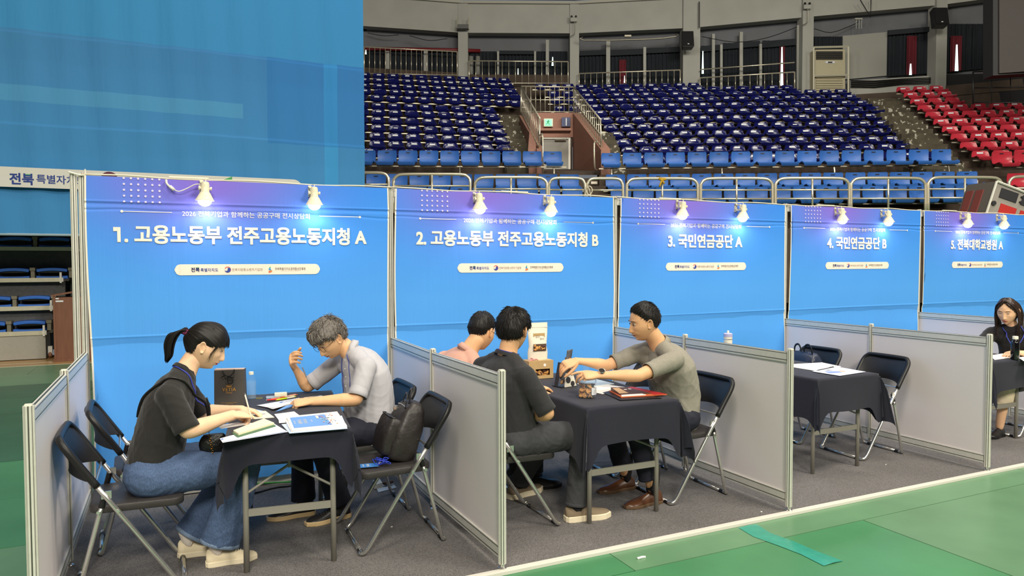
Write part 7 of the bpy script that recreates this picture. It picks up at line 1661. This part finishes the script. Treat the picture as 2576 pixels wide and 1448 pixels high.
for k, (x, y, nm) in enumerate([(985,1325,'near the front leg of the backpack chair'),(1528,1291,'left of the brown shoe'),(1915,1287,'near the front corner of booth two'),(2228,1168,'in front of the folding chair of booth three')]):
    o = MB().hexa([(-.006,-.004,0),(.007,-.003,0),(.006,.004,0),(-.004,.003,0),(-.006,-.004,.003),(.007,-.003,.002),(.006,.004,.003),(-.004,.003,.004)]).obj('crumb', m_paper, loc=onZ(x, y, .0125)); tag(o, 'tiny pale paper crumb on the carpet '+nm, 'scrap')

# ------------------------------------------------------------------ table two
m_kraft = mat('kraft_board', (186, 156, 108), .75, noise=.05, nscale=30); m_cook1 = mat('cookie_golden', (206, 150, 84), .8, noise=.2, nscale=60); m_cook2 = mat('cookie_dark', (70, 44, 34), .8, noise=.2, nscale=60); m_pouch = mat('cream_pouch', (232, 226, 208), .5, bump=.1, bscale=20)
def cookies(parent, box, n, seed, r=.018):
    g = np.random.default_rng(seed); lo, hi = np.array(box[0]), np.array(box[1])
    me1 = MB().lathe([(.001,0),(.9,.0),(1.,.12),(1.,.28),(.85,.42),(.001,.48)], n=12)
    for k in range(n):
        c = g.uniform(lo, hi); a = unit(g.normal(size=3)+[0,-1.2,0]); q = np.array(Vector((0,0,1)).rotation_difference(Vector(a)).to_matrix()); m = MB(); m.add(np.concatenate(me1.v)*r, me1.f); m.xf(M4(q, c)); m.obj('cookie', m_cook1 if g.random() < .55 else m_cook2, parent, smooth=True, auto=40)
c = onZ(1362, 952, ZT_); yb = -.02
t = thing('gift_box', 'kraft gift box with a window of cookies under the white pouch', 'box', (c[0], c[1]+.055, ZT_), yb)
MB().box((-.098,-.055,0),(.098,-.052,.024)).box((-.098,-.055,.070),(.098,-.052,.130)).box((-.098,-.055,.024),(-.045,-.052,.070)).box((.070,-.055,.024),(.098,-.052,.070)).box((-.098,-.052,0),(.098,.065,.004)).box((-.098,-.052,.126),(.098,.065,.130)).box((-.098,-.052,.004),(-.094,.065,.126)).box((.094,-.052,.004),(.098,.065,.126)).box((-.094,.061,.004),(.094,.065,.126)).obj('carton', m_kraft, t)
cookies(t, ((-.035,-.035,.022),(.062,-.02,.058)), 14, 4, .017)
MB().lathe([(.0,0),(.0105,0),(.0105,.0008),(0,.0008)], (.028,-.0555,.098), 20, axis=(0,-1,0)).obj('round_sticker', m_paper, t)
MB().tube([(-.085,-.03,.131),(-.065,-.02,.150),(-.05,-.04,.138),(-.085,-.03,.131),(-.03,-.03,.140),(-.02,-.045,.133)], .004, 6, smooth=4, flat=.4).obj('pink_ribbon', mat('pink_ribbon', (222, 150, 150), .6), t, smooth=True)
bx = (c[0], c[1]+.06, ZT_+.131)
t = thing('cookie_pouch', 'white stand-up pouch of cookies with a kraft label, standing on the gift box', 'pouch', bx, yb)
prof = [(0,.078,.028),(.05,.080,.034),(.075,.076,.033),(.10,.070,.032),(.14,.074,.026),(.19,.079,.016),(.235,.080,.006),(.27,.080,.003)]
G = []
for z, w, dp in prof: G.append([(math.copysign(abs(math.cos(a))**.5, math.cos(a))*w, math.copysign(abs(math.sin(a))**1.3, math.sin(a))*dp, z) for a in np.linspace(0, 2*PI, 32, endpoint=False)])
mb = MB().grid(np.array(G), wrap=True); mb.add(G[0], [tuple(range(31,-1,-1))]); mb.add(G[-1], [tuple(range(32))]); mb.obj('pouch_body', m_pouch, t, smooth=True)
MB().add([(-.052,-.0365,.066),(.052,-.0365,.066),(.054,-.0345,.118),(-.050,-.0345,.118)], [(0,1,2,3)]).obj('window', mat('pouch_window_dark', (92, 74, 62), .25), t)
g = np.random.default_rng(6)
for k in range(15):
    x, z = g.uniform(-.042,.042), g.uniform(.074,.108); MB().lathe([(.001,0),(.010,0),(.0125,.002),(.010,.004),(.001,.005)], (x, -.0365, z), 12, axis=tuple(unit([g.normal()*.3,-1,g.normal()*.3]))).obj('cookie', m_cook1 if (k % 3) else m_cook2, t, smooth=True)
MB().box((-.044,-.0225,.134),(.050,-.0215,.194)).xf(M4(rotx(-.02))).obj('label', m_kraft, t)
mk = mat('handwriting', (110, 84, 60), .7); letters('label_lettering', '꼬마', .036, .020, mk, t, M4(FACE_Y, (-.012, -.0265, .171)), bold=.0); letters('label_lettering', '쿠키', .034, .018, mk, t, M4(FACE_Y, (.022, -.0265, .152)), bold=.0)
MB().box((-.079,-.0075,.236),(.079,-.005,.239)).obj('zip_seal', m_white, t)
# carrier package in the man's hands
c = onZ(1428, 972, ZT_); t = thing('cookie_carrier', 'dark folded carton carrier with a jar of cookies, held by the man in the polo', 'box', (c[0], c[1]+.04, ZT_+.001), .25)
m_cdark = mat('carrier_dark', (52, 52, 56), .5); m_cwhite = mat('carrier_cream', (228, 226, 210), .6)
MB().box((-.075,-.05,0),(.058,.045,.006)).obj('base', m_cdark, t)
MB().hexa([(-.050,-.052,0),(.062,-.052,0),(.062,-.046,0),(-.050,-.046,0),(-.030,-.040,.090),(.036,-.040,.090),(.036,-.035,.090),(-.030,-.035,.090)]).obj('front_flap', m_cwhite, t)
mb = MB()
for x, z, r in ((-.012,.045,.022),(.026,.018,.018)): mb.lathe([(r*.70,0),(r,0),(r,.0008),(r*.70,.0008)], (x, -.0525+z*.135, z), 24, axis=(0,-1,.14))
mb.obj('printed_circles', m_cdark, t)
def curved(u0, u1, path, th, nm, m):
    G = np.array([[(u, y, z) if True else 0 for u in np.linspace(u0, u1, 3)] for y, z in catmull(np.array(path), 5)]); MB().grid(G, thick=th).obj(nm, m, t, smooth=True)
G = catmull(np.array([(-.058,.0,.05),(-.050,.0,.10),(-.030,.0,.15),(-.012,.0,.20),(-.004,.0,.245)]), 5)
MB().grid(np.array([[(p[0]-.004, -.034, p[2]), (p[0]+.042, -.038, p[2]+.004)] for p in G]), thick=.004).obj('printed_panel', mat('carrier_slate', (84, 86, 92), .45), t, smooth=True)
MB().grid(np.array([[(p[0]+.018, -.0405, p[2]+.003), (p[0]+.030, -.0410, p[2]+.003)] for p in G[11:15]]), thick=.001).obj('orange_print', mat('print_orange', (206, 132, 96), .6), t)
MB().hexa([(-.070,.0,.006),(-.064,.0,.006),(-.064,.03,.006),(-.070,.03,.006),(-.035,.0,.16),(-.029,.0,.16),(-.029,.03,.16),(-.035,.03,.16)]).obj('back_panel', m_cdark, t)
MB().hexa([(.052,-.03,.006),(.057,-.03,.006),(.057,.03,.006),(.052,.03,.006),(.020,-.02,.19),(.024,-.02,.19),(.024,.02,.19),(.020,.02,.19)]).obj('side_panel', m_kraft, t)
jr = MB().lathe([(.001,.006),(.026,.006),(.028,.012),(.028,.075),(.024,.085),(.026,.088),(.026,.100),(.001,.102)], (-.046,-.015,0), 20).obj('jar', m_glass, t, smooth=True, auto=40)
cookies(t, ((-.060,-.025,.02),(-.036,-.005,.07)), 8, 9, .014)
# cookie jar
c = onZ(1481, 1000, ZT_); t = thing('cookie_jar', 'round clear jar of golden and dark cookies with a white label', 'jar', (c[0], c[1]+.02, ZT_))
MB().lathe([(.050,0),(.056,.004),(.058,.012),(.058,.030),(.056,.034),(.058,.038),(.058,.085),(.055,.092),(.052,.092),(.055,.083),(.055,.012),(.050,.006)], n=36, cap=False).obj('jar_wall', m_glass, t, smooth=True, auto=35)
MB().lathe([(.001,.093),(.055,.093),(.058,.096),(.058,.110),(.056,.113),(.001,.112)], n=36).obj('lid', mat('clear_blue_lid', (176, 204, 236), .1, alpha=.6), t, smooth=True, auto=35)
g = np.random.default_rng(12)
for k in range(64):
    a = g.uniform(0, 2*PI); r = .036*math.sqrt(g.uniform(.2,1)); right = math.cos(a) > .15; MB().lathe([(.001,0),(.015,0),(.0175,.003),(.015,.007),(.001,.008)], (r*math.cos(a), r*math.sin(a), .006+.080*g.uniform(0,1)), 12, axis=tuple(unit(g.normal(size=3)+[0,0,1.5]))).obj('cookie', m_cook2 if right else m_cook1, t, smooth=True, auto=40)
G = [[(.0585*math.cos(a), .0585*math.sin(a), z) for a in np.linspace(-PI/2-.05, -PI/2+.95, 10)] for z in (.022, .068)]
MB().grid(np.array(G)).obj('jar_label', m_stick, t, smooth=True)
letters('label_lettering', '쿠키', .014, .006, m_inkg, t, M4(rotz(.45)@FACE_Y, (.0585*math.sin(.45), -.0592*math.cos(.45), .060)))
for k in range(4): letters('label_lettering', '원재료명 유통기한', .030, .0035, m_inkg, t, M4(rotz(.45)@FACE_Y, (.0585*math.sin(.45), -.0594*math.cos(.45), .050-.006*k)))
# two drinking glasses behind the arms
for k, (x, y, lab) in enumerate([(1449, 943, 'clear drinking glass behind the polo man\'s arms, left of two'), (1475, 941, 'clear drinking glass behind the polo man\'s arms, right of two')]):
    o = MB().lathe([(.001,0),(.026,0),(.028,.003),(.030,.105),(.0285,.105),(.0265,.010),(.001,.008)], n=28).obj('drinking_glass', m_glass, loc=onZ(x, y, ZT_), smooth=True, auto=40); tag(o, lab, 'glass', 'drinking glasses on table two')
o, c = flat('tray', 'white-edged tablet or tray under the polo man\'s wristwatch hand', 'tray', [(1452,966),(1500,955),(1545,966),(1470,975)], ZT_, .006, mat('tray_grey', (190, 200, 204), .4))
o, c = flat('paper_sheet', 'blank white sheet between the cookie jar and the orange folder', 'paper', [(1458,979),(1520,966),(1593,977),(1515,991)], ZT_, .002, m_paper)
o, c = flat('folder', 'black clipboard lying under the brown menu leaflet', 'clipboard', [(1516,988),(1560,978),(1665,1002),(1560,1007)], ZT_, .004, m_blackp)
t = thing('leaflet', 'orange and red folder with a brown menu leaflet at the front edge of table two', 'leaflet', (0,0,0))
Qm = quad_local([(1532,984),(1590,974),(1678,993),(1562,1000)], ZT_+.005); MB().hexa(Qm+[q+[0,0,.006] for q in Qm]).obj('folder_cover', mat('folder_orange', (206, 104, 62), .45), t)
def uvm(u, v, dz): a = Qm[3]+(Qm[2]-Qm[3])*u; b = Qm[0]+(Qm[1]-Qm[0])*u; return a+(b-a)*v+[0,0,dz]
MB().add([uvm(.72,.0,.0065), uvm(1.0,.0,.0065), uvm(1.0,.98,.0065), uvm(.72,.98,.0065)], [(0,1,2,3)]).obj('red_corner', mat('folder_red', (176, 40, 40), .45), t)
MB().hexa([uvm(.05,.22,.007), uvm(.74,.12,.007), uvm(.70,.95,.007), uvm(.05,.95,.007), uvm(.05,.22,.012), uvm(.74,.12,.009), uvm(.70,.95,.012), uvm(.05,.95,.028)]).obj('brown_leaflet', mat('menu_brown', (92, 60, 42), .45), t)
MB().add([uvm(.06,.30,.0135), uvm(.28,.28,.0125), uvm(.28,.85,.024), uvm(.06,.85,.026)], [(0,1,2,3)]).obj('printed_photo', mat('menu_tan', (210, 172, 130), .5), t)
for u in (.36, .50): MB().lathe([(0,0),(.011,0),(.011,.0008),(0,.0008)], uvm(u,.6,.020), 18).obj('round_print', m_paper, t)
MB().hexa([uvm(.02,.02,.006), uvm(.55,.02,.006), uvm(.52,.18,.006), uvm(.06,.18,.006), uvm(.02,.02,.010), uvm(.55,.02,.010), uvm(.52,.18,.010), uvm(.06,.18,.010)]).obj('white_tab', m_paper, t)

# ------------------------------------------------------------------ table three and four
o, c = flat('paper_sheet', 'cream paper stack half hidden by the partition on table three', 'paper', [(1960,918),(2068,912),(2116,922),(2052,933)], ZT_, .003, m_paper)
t = thing('brochure', 'pale blue brochure with a yellow dot at the front of table three', 'brochure', (0,0,0))
Qb = quad_local([(2043,934),(2105,922),(2178,935),(2112,945)], ZT_+.003); MB().hexa(Qb+[q+[0,0,.0015] for q in Qb]).obj('sheet', mat('brochure_pale', (208, 212, 232), .6), t)
def uvb(u, v, dz=.0019): a = Qb[3]+(Qb[2]-Qb[3])*u; b = Qb[0]+(Qb[1]-Qb[0])*u; return a+(b-a)*v+[0,0,dz]
MB().add([uvb(.55,.35), uvb(.62,.35), uvb(.60,.55), uvb(.53,.55)], [(0,1,2,3)]).obj('yellow_print', m_gold, t)
MB().add([uvb(.1,.45), uvb(.45,.30), uvb(.48,.50), uvb(.2,.75)], [(0,1,2,3)]).add([uvb(.35,.75), uvb(.5,.70), uvb(.5,.85), uvb(.38,.9)], [(0,1,2,3)], 1).obj('blue_print', [mat('brochure_mid_blue', (130,150,206), .6), m_inkg], t)
pen('black ballpoint pen lying on the papers of table three', onZ(2052, 932, zz), onZ(2100, 922, zz), (m_blackp, m_blackp, m_chrome), .004)
# handbag on the chair
t = thing('handbag', 'soft dark navy handbag with loop handles on the rear chair of booth three', 'bag', (5.60, -.62, .465))
m_nb = mat('navy_leather', (34, 42, 62), .35, bump=.3, bscale=12)
sack([(.0,.13,.07,.03),(.02,.17,.10,.03),(.12,.185,.105,.03),(.22,.17,.09,.02),(.285,.14,.06,.02),(.31,.08,.02,.02)], 91, .012, 'bag_body', m_nb, t, np.eye(3))
for y0, y1, h in ((-.12,-.01,.375),(.0,.10,.37)): MB().tube([V3(-.01,y0,.22), V3(-.02,y0+.02,h-.03), V3(-.02,(y0+y1)/2,h), V3(-.02,y1-.015,h-.03), V3(-.01,y1,.22)], .009, 8, smooth=5, flat=.5).obj('handle', m_blackp, t, smooth=True)
# tumbler and juice bottle at the back of table three
c = onZ(1880, 896, ZT_); c = V3(4.86, -.47, ZT_)
t = thing('tumbler', 'white tumbler with a lilac lid and loop, seen above the partition of booth two', 'tumbler', tuple(c))
MB().lathe([(.001,0),(.033,0),(.035,.004),(.037,.15),(.037,.19),(.001,.19)], n=30).obj('cup_body', m_white, t, smooth=True, auto=40); MB().lathe([(.0372,.165),(.0378,.165),(.0378,.172),(.0372,.172)], n=30, cap=False).obj('metal_band', m_chrome, t)
MB().lathe([(.001,.19),(.038,.19),(.038,.215),(.030,.221),(.001,.221)], n=30).obj('lid', mat('lilac_lid', (176, 176, 214), .4), t, smooth=True, auto=40); MB().box((-.010,-.006,.218),(.010,.006,.243)).obj('lid_loop', m_white, t, bevel=.004)
bottle('juice_bottle', (c[0]-.012, c[1]-.085, ZT_), 'small bottle of yellow juice in front of the white tumbler', [(.001,0),(.019,0),(.021,.004),(.021,.085),(.016,.100),(.012,.106),(.012,.112)], [(.001,.003),(.0185,.003),(.0185,.08),(.001,.08)], [(.001,.110),(.014,.110),(.014,.126),(.001,.127)], (m_glass, mat('yellow_juice', (216, 168, 40), .2), m_glass))
c = V3(6.93, -.55, ZT_)
t = thing('drink_cup', 'clear cup with a green straw at the back of table four', 'cup', (6.78, -.50, ZT_)); MB().lathe([(.001,0),(.026,0),(.034,.085),(.032,.085),(.024,.004)], n=22).obj('cup_wall', m_glass, t, smooth=True); MB().tube([(0,0,.01),(-.012,0,.125)], .0035, 6).obj('straw', mat('green_straw', (40, 130, 90), .4), t)
t = thing('folded_brochure', 'white and pale blue folded brochure standing up on table four', 'brochure', (7.12, -.62, ZT_), .3)
MB().hexa([(-.08,-.02,0),(.06,-.02,0),(.06,-.017,0),(-.08,-.017,0),(-.095,.0,.085),(-.04,.0,.075),(-.04,.003,.075),(-.095,.003,.085)]).obj('page', m_paper, t); MB().hexa([(-.03,.02,0),(.08,.03,0),(.08,.033,0),(-.03,.023,0),(-.05,.005,.07),(-.03,.01,.055),(-.03,.013,.055),(-.05,.008,.07)]).obj('page', mat('leaflet_blue', (186, 214, 238), .6), t)
MB().tube([(.05,.0,.0),(.10,.0,.025),(.12,.0,.055)], .004, 6).obj('pen_stub', m_chrome, t)
bottle('dark_bottle', tuple(onZ(2553, 903, ZT_)), 'black drink bottle with a white cap on the table of the long-haired woman', [(.001,0),(.031,0),(.033,.004),(.033,.140),(.030,.150),(.021,.162),(.018,.166),(.018,.174)], None, [(.001,.172),(.022,.172),(.022,.195),(.020,.198),(.001,.198)], (mat('dark_drink', (14, 14, 18), .12, coat=.5), None, m_white))
o, c = flat('paper_sheet', 'white sheet beside the black drink bottle on table four', 'paper', [(2490,894),(2522,889),(2546,899),(2502,905)], ZT_, .002, m_paper)
o, c = flat('paper_sheet', 'cream sheet right of the black drink bottle at the picture edge', 'paper', [(2562,899),(2600,894),(2640,902),(2575,908)], ZT_, .002, m_paper)
